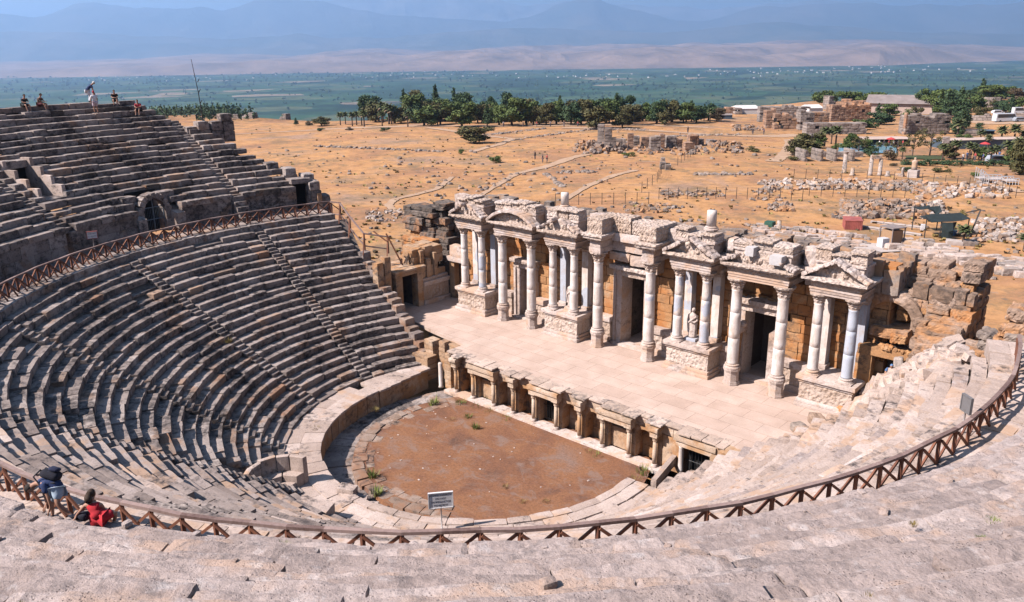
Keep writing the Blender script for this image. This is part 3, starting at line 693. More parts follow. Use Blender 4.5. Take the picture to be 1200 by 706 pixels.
mb.add(*tube([(9.2, -6.7, -1.7), (10.7, -6.7, -1.7)], .02, 4)); obj('barred_gate', mb, M['iron'], t)
mb = MB(); V, F = lathe([(.17, -2.3), (.14, -2.2), (.13, -.95), (.2, -.8)], 12); mb.add(V + [9.0, -7.0, 0], F); obj('jamb_column', mb, M['shaft'], t, True)
mb = MB(); rb(mb, 10.75, 11.3, -7.2, -6.4, -2.8, -.2, r=.04, nz=.03); rb(mb, 11.3, 12.4, -7.3, -6.5, -1.2, -.02, r=.05, nz=.04); rb(mb, 12.4, 13.3, -7.3, -6.6, -.6, .1, r=.05, nz=.04); obj('jamb_masonry', mb, M['front'], t)
mb = MB(); P, F = rblock((.3, 3.0, .5), (2, 8, 3), .04, .02); mb.add(rot(P, 0, 0, .2) + [8.75, -8.2, -1.9], F); obj('flank_wall', mb, M['seatw'], t)

# ================================================================== scaenae frons
Y0 = .38                                                       # axis of the front columns
TX = [-10.6, -7.83, -2.0, 2.0, 7.83, 10.6]
PX = [-13.6, -4.93, 4.97, 13.49]
DOORS = [(-10.35, -8.95, 3.75), (-1.35, .95, 4.75), (7.5, 9.6, 4.2)]
t = thing('stage_building', 'long ruined stage back wall of orange stone with three doorways', 'ruin wall', (0, 3, 0))
mb = MB(); zs = 0
NB = 0
while zs < 7.6:                                                # coursed orange masonry
    h = RNG.uniform(.46, .66); x = -16.2
    while x < 15.6:
        w = RNG.uniform(.7, 1.5); x1 = min(x + w, 15.7)
        segs = [(x, x1)]
        for a, b, top in DOORS:
            if zs < top: segs = [q for s0, s1 in segs for q in ([(s0, min(s1, a))] if s0 < a else []) + ([(max(s0, b), s1)] if s1 > b else [])]
        for s0, s1 in segs:
            if s1 - s0 < .12: continue
            d = 0.
            if zs > 4.0 and -8.7 < s0 < -7 and RNG.random() < .5: d = .35
            if zs > 3.6 and 6.4 < s0 < 10 and RNG.random() < .45: d = RNG.uniform(.2, .6)
            yb = 2.05 + d + RNG.uniform(-.03, .05)
            rb(mb, s0, s1 - .012, yb, 3.2, zs, zs + h - .012, seg=(3, 2, 3), r=.03, nz=.025)
        x = x1
    zs += h
obj('masonry', mb, M['ashlar'], t)
for a, b, top in DOORS:
    mb = MB(); V, F = box(a - .3, b + .3, 4.9, 5., -.2, top + .4); mb.add(V, F)
    for xx in (a, b): V, F = box(xx - .35, xx + .35, 3.2, 4.9, -.1, top + .3); mb.add(V + [(-.36 if xx == a else .36), 0, 0], F)
    obj('dark_passage', mb, M['core'], t)
mb = MB()
x = -16.3
while x < 15.9:                                                # rubble top of the wall
    w = RNG.uniform(.8, 1.9)
    w = RNG.uniform(.5, 1.1)
    for y0 in np.arange(1.75, 5.2, .55):
        rb(mb, x, x + w - .03, y0 + RNG.uniform(-.1, .1), y0 + .56, 6.6, 8.2 + RNG.uniform(-.35, .3) - (.4 if y0 > 4 else 0), seg=(3, 3, 3), r=.05, nz=.045, tilt=.03)
    x += w
obj('rubble_top', mb, M['greys'], t)
for (x0, x1) in ((-16.3, -10.7), (-8.6, -1.7), (1.3, 7.15), (9.95, 15.8)):
    mb = MB(); rb(mb, x0, x1, 3.1, 5.3, -4, 6.9, seg=(12, 4, 14), r=.08, nz=.06); obj('core_wall', mb, M['ruin'], t)
for a, b, top in DOORS: mb = MB(); rb(mb, a - .4, b + .4, 3.1, 5.3, top + .5, 6.9, seg=(6, 4, 5), r=.08, nz=.06); obj('core_wall', mb, M['ruin'], t)
# door frames
dlab = ['pale door frame of the left doorway, half hidden behind its two tall columns', 'tall carved door frame of the wide central doorway', 'broken door frame of the right doorway, its brown jamb leaning']
for (a, b, top), lab in zip(DOORS, dlab):
    t = thing('door_frame', lab, 'door frame', ((a + b) / 2, 1.9, 0), 'door frames of the stage building')
    for s, x in ((-1, a), (1, b)):
        mb = MB(); x0, x1 = (x - .12, x + .28) if s < 0 else (x - .28, x + .12)
        hh = top - (1.1 if (s > 0 and a > 5) else 0)
        rb(mb, x0, x1, 1.72, 3.0, 0, hh, seg=(3, 4, 10), r=.02, nz=.012); rb(mb, x0 - .2 if s < 0 else x1, x0 if s < 0 else x1 + .2, 1.6, 2.3, 0, hh, seg=(2, 3, 10), r=.02, nz=.012); obj('jamb', mb, M['marble'], t)
    mb = MB(); rb(mb, a - .4, b + .4, 1.66, 2.7, top, top + .45, seg=(10, 4, 3), r=.03, nz=.02); rb(mb, a - .55, b + .55, 1.4, 2.6, top + .45, top + .75, seg=(10, 4, 2), r=.05, nz=.03); obj('lintel', mb, M['relief'], t)
    mb = MB(); rb(mb, a - .3, b + .3, 1.3, 2.2, -.1, .12, seg=(8, 4, 2), r=.03); obj('threshold', mb, M['marble'], t)
# low carved dado between podiums and doors
t = thing('carved_dado', 'low carved marble dado along the foot of the stage wall between the doorways', 'dado', (0, 1.7, 0))
for (x0, x1) in ((-11.9, -10.75), (-8.55, -6.8), (-3.2, -1.75), (1.3, 3.1), (6.3, 7.15), (9.9, 11.9)):
    mb = MB(); rb(mb, x0, x1, 1.42, 2.1, 0, .4, seg=(6, 3, 2), r=.03); rb(mb, x0 + .05, x1 - .05, 1.52, 2.1, .4, 1.4, seg=(6, 3, 4), r=.02, nz=.02, mat=1); rb(mb, x0 - .02, x1 + .02, 1.4, 2.1, 1.4, 1.8, seg=(6, 3, 3), r=.06, nz=.02)
    obj('carved_block', mb, [M['marble'], M['relief']], t)
# podiums
plab = ['carved podium at the left end, carrying the leftmost column pair', 'carved podium left of the central doorway', 'carved podium right of the central doorway, under the standing robed statue', 'carved podium at the right end, carrying the bluish column']
for cx, lab in zip(PX, plab):
    t = thing('podium', lab, 'podium', (cx, 1, 0), 'carved podiums of the stage front')
    mb = MB(); w = 1.52
    for a, b, z0, z1 in ((.14, -.16, 0, .24), (.06, -.08, .24, .44)): rb(mb, cx - w - a + .05, cx + w + a - .05, b, 2.4, z0, z1, seg=(12, 8, 2), r=.03, nz=.01)
    obj('plinth', mb, M['marble'], t)
    mb = MB(); rb(mb, cx - w + .08, cx + w - .08, .06, 2.4, .44, 1.42, seg=(24, 18, 8), r=.02, nz=.03, freq=6); obj('carved_panel', mb, M['relief'], t)
    mb = MB(); rb(mb, cx - w + .02, cx + w - .02, -.02, 2.4, 1.42, 1.58, seg=(14, 9, 2), r=.03, nz=.012); rb(mb, cx - w - .1, cx + w + .1, -.14, 2.4, 1.58, 1.84, seg=(14, 9, 2), r=.04, nz=.02); obj('cornice', mb, M['marble'], t)
# columns
def acanthus(z0, z1, r0, r1, n=24):
    h = z1 - z0; return lathe([(r0, z0), (r0 * 1.12, z0 + .03 * h), (r0 * .98, z0 + .06 * h), (r0 * 1.02, z0 + .1 * h, .03), (r0 * 1.22, z0 + .36 * h, .12), (r0 * 1.1, z0 + .4 * h, .08), (r0 * 1.18, z0 + .46 * h, .05), (r0 * 1.45, z0 + .68 * h, .14), (r0 * 1.3, z0 + .72 * h, .1), (r1, z0 + .9 * h, .12), (r1 * 1.02, z1 - .1 * h, .1)], 32, 8, .1)
def column(name, tall, shaft):
    t = thing(name, 'x', 'column', (0, 0, 0)); H = 6.5
    if tall:
        mb = MB(); a = PI / 8
        for z0, z1, r in ((0, .12, .5), (.12, .2, .46), (.2, .82, .42), (.82, .9, .46), (.9, 1.0, .5)):
            V, F = lathe([(r, z0), (r, z1)], 8); mb.add(rot(V, 0, 0, a), F, .5)
        obj('pedestal', mb, M['marble'], t); zb = 1.0; r = .335; cap = .68; cr = .5
    else: zb = 0.; r = .285; cap = .56; cr = .43; H = 6.5 - 1.84
    mb = MB(); V, F = lathe([(r * 1.42, zb), (r * 1.45, zb + .07), (r * 1.4, zb + .12), (r * 1.18, zb + .15), (r * 1.16, zb + .19), (r * 1.28, zb + .22), (r * 1.25, zb + .27), (r * 1.06, zb + .3)], 20); mb.add(V, F, .5)
    if not tall: P, F = box(-r * 1.5, r * 1.5, -r * 1.5, r * 1.5, zb, zb + .07); mb.add(P - [0, 0, .001], F, .4)
    obj('base', mb, M['marble'], t, False)
    zt = H - cap
    mb = MB(); pr = [(r * 1.05, zb + .3), (r, zb + .38)] + [q for f in np.linspace(.06, 1, 14) for q in ([(r * (1 - .13 * f ** 1.6), zb + .38 + (zt - zb - .5) * f)] if round(f * 14) not in (5, 10) else [(r * (1 - .13 * f ** 1.6) + e_, zb + .38 + (zt - zb - .5) * f + o_) for e_, o_ in ((0, -.014), (-.012, -.004), (-.012, .004), (0, .014))])] + [(r * .93, zt - .06), (r * .93, zt)]
    V, F = lathe(pr, 22); V = V + np.c_[wob(V, 3, 1.), wob(V, 3, 7.), 0 * V[:, 0]] * .006; mb.add(V, F, .5); obj('shaft', mb, shaft, t, True)
    mb = MB(); V, F = acanthus(zt, H - .09, r * .86, cr * .98); mb.add(V, F, .6)
    V, F = lathe([(cr * 1.18, H - .09), (cr * 1.22, H)], 32, 4, .1); V = rot(V, 0, 0, PI / 4)
    mb.add(V, F, .5); obj('capital', mb, M['relief'], t)
    return t
def move(o, loc, lab, grp):
    o.location = loc; WL[o.name] = np.asarray(loc, float); o['label'] = lab; o['group'] = grp
tl = ['tall column on an octagonal base left of the left doorway, under the arched gable', 'tall column on an octagonal base right of the left doorway, under the arched gable', 'tall free column left of the central doorway, carrying its own carved block', 'tall free column right of the central doorway, carrying its own carved block', 'tall column left of the right doorway, under the broken wide gable', 'tall column right of the right doorway, under the broken wide gable']
tc = column('tall_column', True, M['shaft'])
for i, x in enumerate(TX):
    o = tc if i == 0 else copy_tree(tc, (0, 0, 0)); move(o, (x, Y0, 0), tl[i], 'tall columns on octagonal pedestals')
pl = ['leftmost slender column of all, on the left end podium', 'slender column patched blue grey at right of the left end podium', 'slender column at left on the podium before the central doorway', 'slender column with plain white bell capital, beside the headless statue', 'slender column with grey blue neck, left of the robed statue', 'slender pale column with plain white capital, right of the robed statue', 'slender pale column at left of the right end podium', 'bluish grey slender column at the far right end of the stage front']
pv = [column('slender_column', False, m) for m in (M['shaft'], M['shaftm'], M['shaftb'])]
use = [0, 1, 0, 0, 1, 1, 0, 2]; seen = set()
for i in range(8):
    x = PX[i // 2] + (.92 if i % 2 else -.92); q = use[i]
    o = pv[q] if q not in seen else copy_tree(pv[q], (0, 0, 0)); seen.add(q)
    move(o, (x, Y0, 1.84), pl[i], 'slender columns on the podiums')
# square pilasters behind them
pil = ['rear pilaster between the two leftmost slender columns', 'blue grey rear pilaster at right on the left end podium', 'blue grey rear pilaster behind the headless statue', 'rear pilaster, blue grey at its foot, beside the headless statue podium', 'half blue rear pilaster left behind the robed statue', 'pale rear pilaster right behind the robed statue', 'pale rear pilaster at left of the right end podium', 'blue grey rear pilaster behind the bluish column']
for i in range(8):
    x = PX[i // 2] + (.95 if i % 2 else -.95); mm = [M['shaftm'], M['shaftb'], M['shaftb'], M['shaftm'], M['shaftm'], M['shaft'], M['shaftm'], M['shaftb']][i]
    t = thing('rear_pilaster', pil[i], 'pilaster', (x, 1.75, 1.84), 'square rear pilasters on the podiums')
    mb = MB(); rb(mb, x - .34, x + .34, 1.42, 2.1, 1.84, 2.1, r=.04); obj('base', mb, M['marble'], t)
    mb = MB(); rb(mb, x - .25, x + .25, 1.5, 2.06, 2.1, 5.95, seg=(3, 3, 12), r=.02, nz=.01); obj('shaft', mb, mm, t)
    mb = MB(); rb(mb, x - .3, x + .3, 1.44, 2.08, 5.95, 6.2, seg=(4, 4, 3), r=.05, nz=.03); rb(mb, x - .36, x + .36, 1.38, 2.1, 6.2, 6.5, seg=(4, 4, 3), r=.05, nz=.03); obj('capital', mb, M['relief'], t)
# gables over each column pair
def gable(cx, hw, kind, lab, y0=-.02, ztop=8.9, attic=True, stub=None):
    t = thing('gable', lab, 'gable', (cx, 1, 6.5), 'carved gables over the column pairs')
    mb = MB()
    for z0, z1, d in ((6.5, 6.64, 0), (6.64, 6.8, .04), (6.8, 6.9, .08)): rb(mb, cx - hw - d, cx + hw + d, y0 - d, 2.3, z0, z1, seg=(12, 8, 1), r=.015, nz=.008)
    obj('architrave', mb, M['marble'], t)
    mb = MB(); rb(mb, cx - hw - .02, cx + hw + .02, y0 - .02, 2.3, 6.9, 7.2, seg=(20, 10, 3), r=.03, nz=.025, freq=7); obj('frieze', mb, M['relief'], t)
    mb = MB(); W = hw + .42
    for z0, z1, d in ((7.2, 7.32, -.16), (7.32, 7.48, .0)): rb(mb, cx - W - d, cx + W + d, y0 - .42 - d, 2.3, z0, z1, seg=(26, 10, 2), r=.04, nz=.035, freq=6)
    obj('cornice', mb, M['relief'], t)
    th = .21; yb = .38
    mb = MB()
    if kind == 'arch':
        n = 14
        for i in range(n):
            a0, a1 = rad(46) + (PI - 2 * rad(46)) * i / n, rad(46) + (PI - 2 * rad(46)) * (i + 1) / n; rr = W / math.cos(rad(46)); zc = 7.48 - rr * math.sin(rad(46)); am = (a0 + a1) / 2
            P, F = rblock((rr * (a1 - a0) * 1.04, yb - y0 + .42, th), (2, 6, 2), .03, .03, 5); P = rot(P, 0, PI / 2 - am, 0); mb.add(P + [cx + rr * math.cos(am), (yb + y0 - .42) / 2, zc + rr * math.sin(am) + .02], F)
        top = lambda x: 7.48 - W * math.tan(rad(46)) + math.sqrt(max(0, (W / math.cos(rad(46))) ** 2 - x * x)) - .1
    else:
        ap = .95 if kind != 'wide' else .85
        for s in (-1, 1):
            f0, f1 = (0, 1) if kind == 'tri' else ((0, .42) if s < 0 or kind == 'wide' else (0, 1)) if kind == 'wide' else (0, .8)
            L = math.hypot(W, ap); nseg = 6; mb = MB()
            for i in range(nseg):
                g0, g1 = f0 + (f1 - f0) * i / nseg, f0 + (f1 - f0) * (i + 1) / nseg; gm = (g0 + g1) / 2
                if RNG.random() < .1 and 0 < i < nseg - 1: continue
                P, F = rblock((L * (g1 - g0) * 1.05, yb - y0 + .42 - RNG.uniform(0, .18), th * RNG.uniform(.7, 1.15)), (5, 7, 3), .035, .045, 5); P = rot(P, 0, s * math.atan2(ap, W) , 0)
                mb.add(P + [cx + s * W * (1 - gm), (yb + y0 - .42) / 2 + RNG.uniform(-.02, .02), 7.5 + ap * gm + .04], F)
            obj('raking_cornice', mb, M['marble'], t)
        top = lambda x: 7.48 + ap * max(0, 1 - abs(x) / W)
    if kind == 'arch': obj('raking_cornice', mb, M['marble'], t)
    xs = np.linspace(-W * .97, W * .97, 15); poly = [(cx + x, 7.46) for x in xs] + [(cx + x, max(7.47, top(x))) for x in xs[::-1]]
    mb = MB(); V, F = prism(poly, y0 + .12, .5); mb.add(V, F, .6)
    for i in range(7): rock(mb, (cx + RNG.uniform(-.7, .7) * W * .7, y0 + .18, 7.65 + RNG.uniform(0, .3)), (.2, .12, .2), .4)
    obj('tympanum', mb, M['relief'], t)
    if attic:
        aw = hw * (.95 if kind != 'arch' else 1.05)
        mb = MB(); rb(mb, cx - aw, cx + aw, .32, 1.9, 7.4, 8.15, seg=(10, 6, 4), r=.03, nz=.02); rb(mb, cx - aw - .1, cx + aw + .1, .24, 1.7, 8.15, 8.3, seg=(20, 6, 2), r=.03, nz=.035, freq=6); obj('attic_block', mb, M['marble'], t)
        mb = MB(); k = 3 if kind != 'arch' else 5; xx = cx - aw - .1
        for i in range(k):
            w = (2 * aw + .2) / k; zt_ = ztop + .12 - RNG.uniform(0, .42); rb(mb, xx, xx + w - .03, .22 + RNG.uniform(0, .16), RNG.uniform(1.1, 1.6), 8.3, zt_ - .14, seg=(16, 5, 6), r=.04, nz=.05, freq=7, tilt=.02); rb(mb, xx - .03, xx + w, .12 + RNG.uniform(0, .12), RNG.uniform(1.1, 1.5), zt_ - .13, zt_, seg=(12, 4, 2), r=.03, nz=.04, freq=7, tilt=.02); xx += w
        obj('attic_frieze', mb, M['relief'], t)
    return t
gable(-13.6, 1.3, 'broken', 'broken gable block over the left end column pair')
gable(-9.2, 1.75, 'arch', 'arched gable over the pair of tall columns at the left doorway')
gable(-4.93, 1.3, 'broken', 'ornate broken gable left of the centre with a white column stump on top')
gable(4.97, 1.3, 'tri', 'pointed gable over the robed statue with a white column stump on top')
gable(9.2, 1.75, 'wide', 'wide broken gable with plain new grey blocks over the right doorway')
gable(13.49, 1.3, 'tri', 'pointed gable over the right end column pair')
mb = MB(); rb(mb, 8.45, 8.95, -.3, .5, 8.0, 8.5, r=.02, nz=.0, seg=(2, 2, 2)); o1 = obj('repair_block', mb, M['steel'] if False else plain('new_grey_stone', (.5, .47, .46), .9, .08), label='plain new grey stone patch at left in the broken wide gable', cat='stone block', org=(8.7, 0, 8.0))
mb = MB(); rb(mb, 9.9, 10.6, -.35, .5, 7.75, 8.25, r=.02, nz=.0, seg=(2, 2, 2), rz=.0); obj('repair_block', mb, bpy.data.materials['new_grey_stone'], label='plain new grey stone patch at right in the broken wide gable', cat='stone block', org=(10.2, 0, 7.75))
# pieces over the two central columns and the carved attic between
for s, lab in ((-1, 'carved block stack on the tall column left of the central doorway'), (1, 'carved block stack on the tall column right of the central doorway')):
    x = s * 2.; t = thing('carved_block_stack', lab, 'carved block', (x, .6, 6.5), 'carved stacks over the central columns')
    mb = MB(); rb(mb, x - .46, x + .46, -.1, 2.3, 6.5, 6.85, seg=(5, 9, 3), r=.02); rb(mb, x - .42, x + .42, -.06, 2.3, 6.85, 7.25, seg=(6, 10, 3), r=.02, nz=.02); obj('architrave', mb, M['marble'], t)
    mb = MB()
    for z0, z1, d in ((7.25, 7.42, .12), (7.42, 7.6, .32), (7.6, 7.78, .42)): rb(mb, x - .42 - d, x + .42 + d, -.1 - d, 2.3, z0, z1, seg=(8, 12, 2), r=.05, nz=.03, freq=6)
    obj('cornice', mb, M['relief'], t)
    mb = MB(); rb(mb, x - .6, x + .6, -.15, 2.3, 7.78, 8.75, seg=(14, 22, 10), r=.05, nz=.05, freq=6); obj('carved_attic', mb, M['relief'], t)
t = thing('carved_frieze', 'long carved figure frieze above the central doorway', 'frieze', (0, 1.7, 7))
mb = MB(); rb(mb, -1.6, 1.6, 1.0, 2.35, 7.2, 7.75, seg=(14, 6, 3), r=.03); rb(mb, -1.55, 1.55, 1.3, 2.35, 6.5, 7.2, seg=(14, 5, 4), r=.03); obj('cornice', mb, M['marble'], t)
mb = MB(); rb(mb, -1.45, -.05, 1.05, 2.3, 7.75, 8.8, seg=(18, 10, 10), r=.06, nz=.06, freq=6); rb(mb, 0., 1.45, 1.1, 2.3, 7.75, 8.62, seg=(18, 10, 10), r=.06, nz=.06, freq=6); obj('carved_panel', mb, M['relief'], t)
mb = MB()
for x0, x1, y, z0, z1 in ((-1.75, -.2, 1.2, 5.85, 6.4), (-.2, 1.2, 1.25, 5.7, 6.35), (1.2, 1.9, 1.3, 5.4, 6.4)): rb(mb, x0, x1, y, 2.2, z0, z1, r=.06, nz=.05, tilt=.04)
obj('broken_arch_block', mb, M['marble'], t)
# recessed wall crest between the groups
t = thing('wall_crest', 'recessed cornice and broken blocks between the gables of the stage front', 'cornice', (0, 2, 7))
for x0, x1 in ((-16.2, -15.2), (-11.9, -11.3), (-7.2, -6.5), (-3.3, -2.7), (2.7, 3.3), (6.6, 7.1), (11.3, 11.9)):
    mb = MB(); rb(mb, x0, x1, 1.3, 2.5, 6.5, 7.2, seg=(4, 5, 4), r=.03, nz=.02); rb(mb, x0 - .05, x1 + .05, 1.0, 2.5, 7.2, 7.6, seg=(4, 5, 3), r=.05, nz=.03); rb(mb, x0 - .1, x1 + .1, 1.2, 1.9, 7.6, 8.35 + RNG.uniform(0, .4), seg=(6, 5, 5), r=.06, nz=.06); obj('broken_block', mb, M['marble'], t)
for cx, lab, r, h in ((-5.35, 'white column stump on top of the ornate broken gable left of centre', .27, 1.05), (5.6, 'white column stump on top of the pointed gable over the robed statue', .29, 1.15)):
    t = thing('column_stump', lab, 'column', (cx, 1.0, 8.85), 'column stumps on top of the gables')
    mb = MB(); V, F = lathe([(r * 1.5, 0), (r * 1.5, .1), (r * 1.15, .14), (r * 1.25, .2), (r * 1.02, .24)], 18); mb.add(V + [cx, 1.0, 8.85], F, .5); obj('base', mb, M['marble'], t)
    mb = MB(); V, F = lathe([(r, .24), (r * .98, h * .8), (r * .95, h), (r * .3, h + .01)], 18); mb.add(V + [cx, 1., 8.85], F, .5); obj('shaft', mb, M['shaft'], t, True)
mb = MB(); rb(mb, 6.65, 7.25, .9, 1.9, 7.8, 8.5, r=.12, nz=.03, seg=(5, 5, 5)); obj('strapped_block', mb, M['marble'], label='loose pale block strapped with dark bands between two gables', cat='stone block', org=(6.95, 1.4, 7.8))
mb = MB()
for x in (6.72, 7.18): mb.add(*tube([(x, .88, 7.8), (x, .88, 8.52), (x, 1.92, 8.52), (x, 1.92, 7.8)], .035, 4))
obj('strap', mb, M['iron'], bpy.data.objects['strapped_block'])
# statues
def statue(name, lab, x, y, z, h, headless=False):
    t = thing(name, lab, 'statue', (x, y, z), None); k = h / 1.8
    mb = MB(); rb(mb, x - .38, x + .38, y - .3, y + .3, z, z + .2, r=.02); obj('plinth', mb, M['shaftb'] if not headless else M['marble'], t)
    prof = [(.27, 0), (.26, .1, .06), (.24, .5, .1), (.25, .85, .1), (.27, 1.0, .06), (.23, 1.12, .04), (.26, 1.3), (.24, 1.42), (.10, 1.52), (.07, 1.56)]
    V, F = lathe([(p[0] * k, p[1] * k, *p[2:]) for p in prof], 28, 9, .1); V[:, 1] *= .72; V[:, 0] += .03 * np.sin(V[:, 2] * 3); V += np.c_[wob(V, 5, 2.), wob(V, 5, 5.), 0 * V[:, 2]] * .02
    mb = MB(); mb.add(V + [x, y, z + .2], F, .5)
    mb.add(*[q + ([x, y, z + .2] if i == 0 else 0) if i == 0 else q for i, q in enumerate(tube([(.25 * k, -.02, 1.38 * k), (.31 * k, -.05, 1.1 * k), (.2 * k, -.2 * k, .98 * k), (.0, -.24 * k, 1.02 * k)], [.075 * k, .07 * k, .06 * k, .05 * k], 8))], tint=.5)
    mb.add(*[q + [x, y, z + .2] if i == 0 else q for i, q in enumerate(tube([(-.25 * k, -.02, 1.38 * k), (-.3 * k, -.04, 1.05 * k), (-.27 * k, -.1 * k, .78 * k)], [.075 * k, .07 * k, .05 * k], 8))], tint=.5)
    mb.add(*[q + [x, y, z + .2] if i == 0 else q for i, q in enumerate(tube([(.28 * k, -.1 * k, 1.36 * k), (.0, -.2 * k, 1.1 * k), (-.24 * k, -.16 * k, .9 * k), (-.22 * k, -.1 * k, .3 * k)], [.07 * k, .06 * k, .06 * k, .05 * k], 6))], tint=.6)
    obj('robed_body', mb, M['marble'], t, True)
    if not headless:
        V, F = ico(3); H = V * np.array([.092, .11, .135]) * k; H[:, 1] -= .02 * k * (np.abs(V[:, 0]) < .25) * (np.abs(V[:, 2]) < .3) * (V[:, 1] < -.6); mb = MB(); mb.add(H + [x, y - .01, z + .2 + 1.68 * k], F, .5)
        V, F = ico(2); mb.add(V * np.array([.11, .115, .11]) * k + [x, y + .035 * k, z + .2 + 1.72 * k], F, .7); obj('head', mb, M['marble'], t, True)
    return t
statue('robed_statue', 'standing robed marble statue on a bluish plinth between two slender columns', 4.78, .95, 1.84, 1.85)
statue('headless_statue', 'worn headless marble statue beside the blue grey pilaster', -4.75, 1.0, 1.84, 1.75, True)
t = thing('broken_torso', 'bulky headless torso on a leaning brown pillar by the right doorway', 'statue', (7.6, 1.2, 0))
mb = MB(); P, F = rblock((.55, .5, 3.0), (4, 4, 12), .06, .03); mb.add(rot(P, 0, .06, .3) + [7.55, 1.2, 1.5], F); obj('pillar', mb, M['front'], t)
mb = MB(); rock(mb, (7.7, 1.2, 3.3), (.42, .32, .4), .3, 3); rock(mb, (7.95, 1.15, 3.55), (.25, .25, .22), .3, 2); obj('torso', mb, M['marble'], t, True)
# ================================================================== ruins at both ends of the stage
# left wing: wall facing the stage at x = -17.8
t = thing('left_wing_doorway', 'brown framed dark doorway in the wing wall at the left end of the stage', 'doorway', (-17.9, -2.3, 0))
mb = MB(); rb(mb, -18.5, -17.75, -3.75, -3.1, 0, 2.75, seg=(3, 3, 9), r=.03); rb(mb, -18.5, -17.75, -1.62, -1.05, 0, 2.75, seg=(3, 3, 9), r=.03); obj('jamb', mb, M['front'], t)
mb = MB(); rb(mb, -18.6, -17.68, -3.85, -.95, 2.75, 3.1, seg=(3, 12, 3), r=.03); rb(mb, -20.6, -17.5, -3.95, -.9, 3.1, 3.28, seg=(8, 10, 2), r=.04, nz=.03); obj('lintel', mb, M['front'], t)
mb = MB(); V, F = box(-20.5, -20.3, -3.8, -1, -.2, 3.05); mb.add(V, F); V, F = box(-20.4, -18.5, -1.5, -1.3, -.2, 3.05); mb.add(V, F); V, F = box(-20.4, -18.5, -3.6, -3.4, -.2, 3.05); mb.add(V, F); obj('dark_passage', mb, M['core'], t)
t = thing('wing_wall', 'carved wing wall with broken upright slabs closing the left end of the stage', 'wall', (-17.8, .5, 0))
for y0, y1, z0, z1, x, m in ((-1.04, 1.7, 0, .35, -17.65, 'marble'), (-1., 1.66, .35, 1.5, -17.8, 'relief'), (-1.04, 1.7, 1.5, 1.85, -17.68, 'marble'), (-1., 1.66, 1.85, 2.1, -17.85, 'marble')):
    mb = MB(); rb(mb, -18.6, x, y0, y1, z0, z1, seg=(4, 12, 4), r=.03, nz=.02); obj('carved_course' if m == 'relief' else 'moulded_course', mb, M[m], t)
for y0, y1, z1 in ((-1.1, -.75, 4.35), (-.5, -.02, 3.6), (.3, .62, 3.95), (-.75, .35, 3.0), (.7, 1.6, 2.6)):
    mb = MB(); rb(mb, -18.4, -17.9 if z1 > 3.2 else -18.05, y0, y1, 2.1, z1, seg=(3, 3, 6), r=.05, nz=.03); obj('upright_slab', mb, M['front'], t)
mb = MB(); fill_blocks(mb, -20.4, -18.5, -.9, 1.7, 3., 4.2); fill_blocks(mb, -19.4, -18.3, -1.6, -.7, 3.25, 4.4); obj('rough_masonry', mb, M['front'], t)
t = thing('corner_door_frame', 'narrow carved door frame with orange opening at the back left corner of the stage', 'door frame', (-16.9, 2.0, 0))
mb = MB(); rb(mb, -17.75, -17.2, 1.75, 2.3, 0, 3.1, seg=(3, 3, 8), r=.03); rb(mb, -16.4, -15.9, 1.75, 2.3, 0, 3.1, seg=(3, 3, 8), r=.03); obj('jamb', mb, M['front'], t)
mb = MB(); rb(mb, -17.85, -15.8, 1.55, 2.4, 3.1, 3.5, seg=(9, 4, 3), r=.04); rb(mb, -17.6, -16.2, 1.65, 2.4, 3.5, 4.4, seg=(5, 3, 4), r=.1, nz=.06); obj('lintel', mb, M['marble'], t)
mb = MB(); V, F = box(-17.3, -16.3, 2.5, 2.6, 0, 3.1); mb.add(V, F, .8); obj('back_wall', mb, M['ashlar'], t)
for y, z0, z1, lab in ((-5.0, -.3, 4.2, 'upright pale slab at the upper edge of the leftmost seats'), (-4.3, .0, 4.5, 'taller notched slab behind the upright slab by the leftmost seats')):
    mb = MB(); rb(mb, -18.5, -17.85, y - .35, y + .25, z0, z1, seg=(3, 3, 9), r=.06, nz=.03); obj('upright_slab', mb, M['front'], label=lab, cat='stone slab', org=(-18.1, y, z0))
t = thing('stepped_end_wall', 'stepped wall of squared blocks ending the leftmost seats beside the stage', 'wall', (-14, -4.7, -1))
for i in range(NROW):
    R = lowR(i) + .3; a = left_end(R); p = pol(R, a); z = lowZ(i)
    if z > 4.6: continue
    mb = MB(); w = .62
    rb(mb, p[0] - .36, p[0] + .36, p[1] + .02, p[1] + .75 + RNG.uniform(0, .25), z - .75, z + RNG.uniform(-.05, .4), seg=(4, 4, 4), r=.06, nz=.04, tilt=.03)
    rb(mb, p[0] - .35, p[0] + .35, p[1] + .02, p[1] + .7, -3, z - .75, seg=(3, 3, 6), r=.04, nz=.04) if z > -1.2 else None
    obj('stone_block', mb, M['kerb'] if i % 3 else M['seatm'], t)
t = thing('corner_pier', 'square brick like pier and wall stub between the seats and the stage front', 'pier', (-10.2, -6.3, -2.7))
for x0, x1, y0, y1, z0, z1 in ((-12.2, -11.3, -6.1, -5.3, -2.7, -.1), (-10.9, -10.3, -5.9, -5.3, -2.7, .05), (-10.6, -9.2, -5.6, -5.0, -2.7, -.15), (-12.6, -11.0, -6.9, -6.0, -2.7, -1.0), (-9.3, -8.7, -6.9, -6.3, -2.7, -.2)):
    mb = MB()
    z = z0
    while z < z1 - .1:
        h = min(RNG.uniform(.3, .45), z1 - z); rb(mb, x0 + RNG.uniform(0, .05), x1 + RNG.uniform(0, .05), y0, y1, z, z + h - .01, seg=(4, 4, 3), r=.03, nz=.02); z += h
    obj('masonry_stub', mb, M['front'], t)

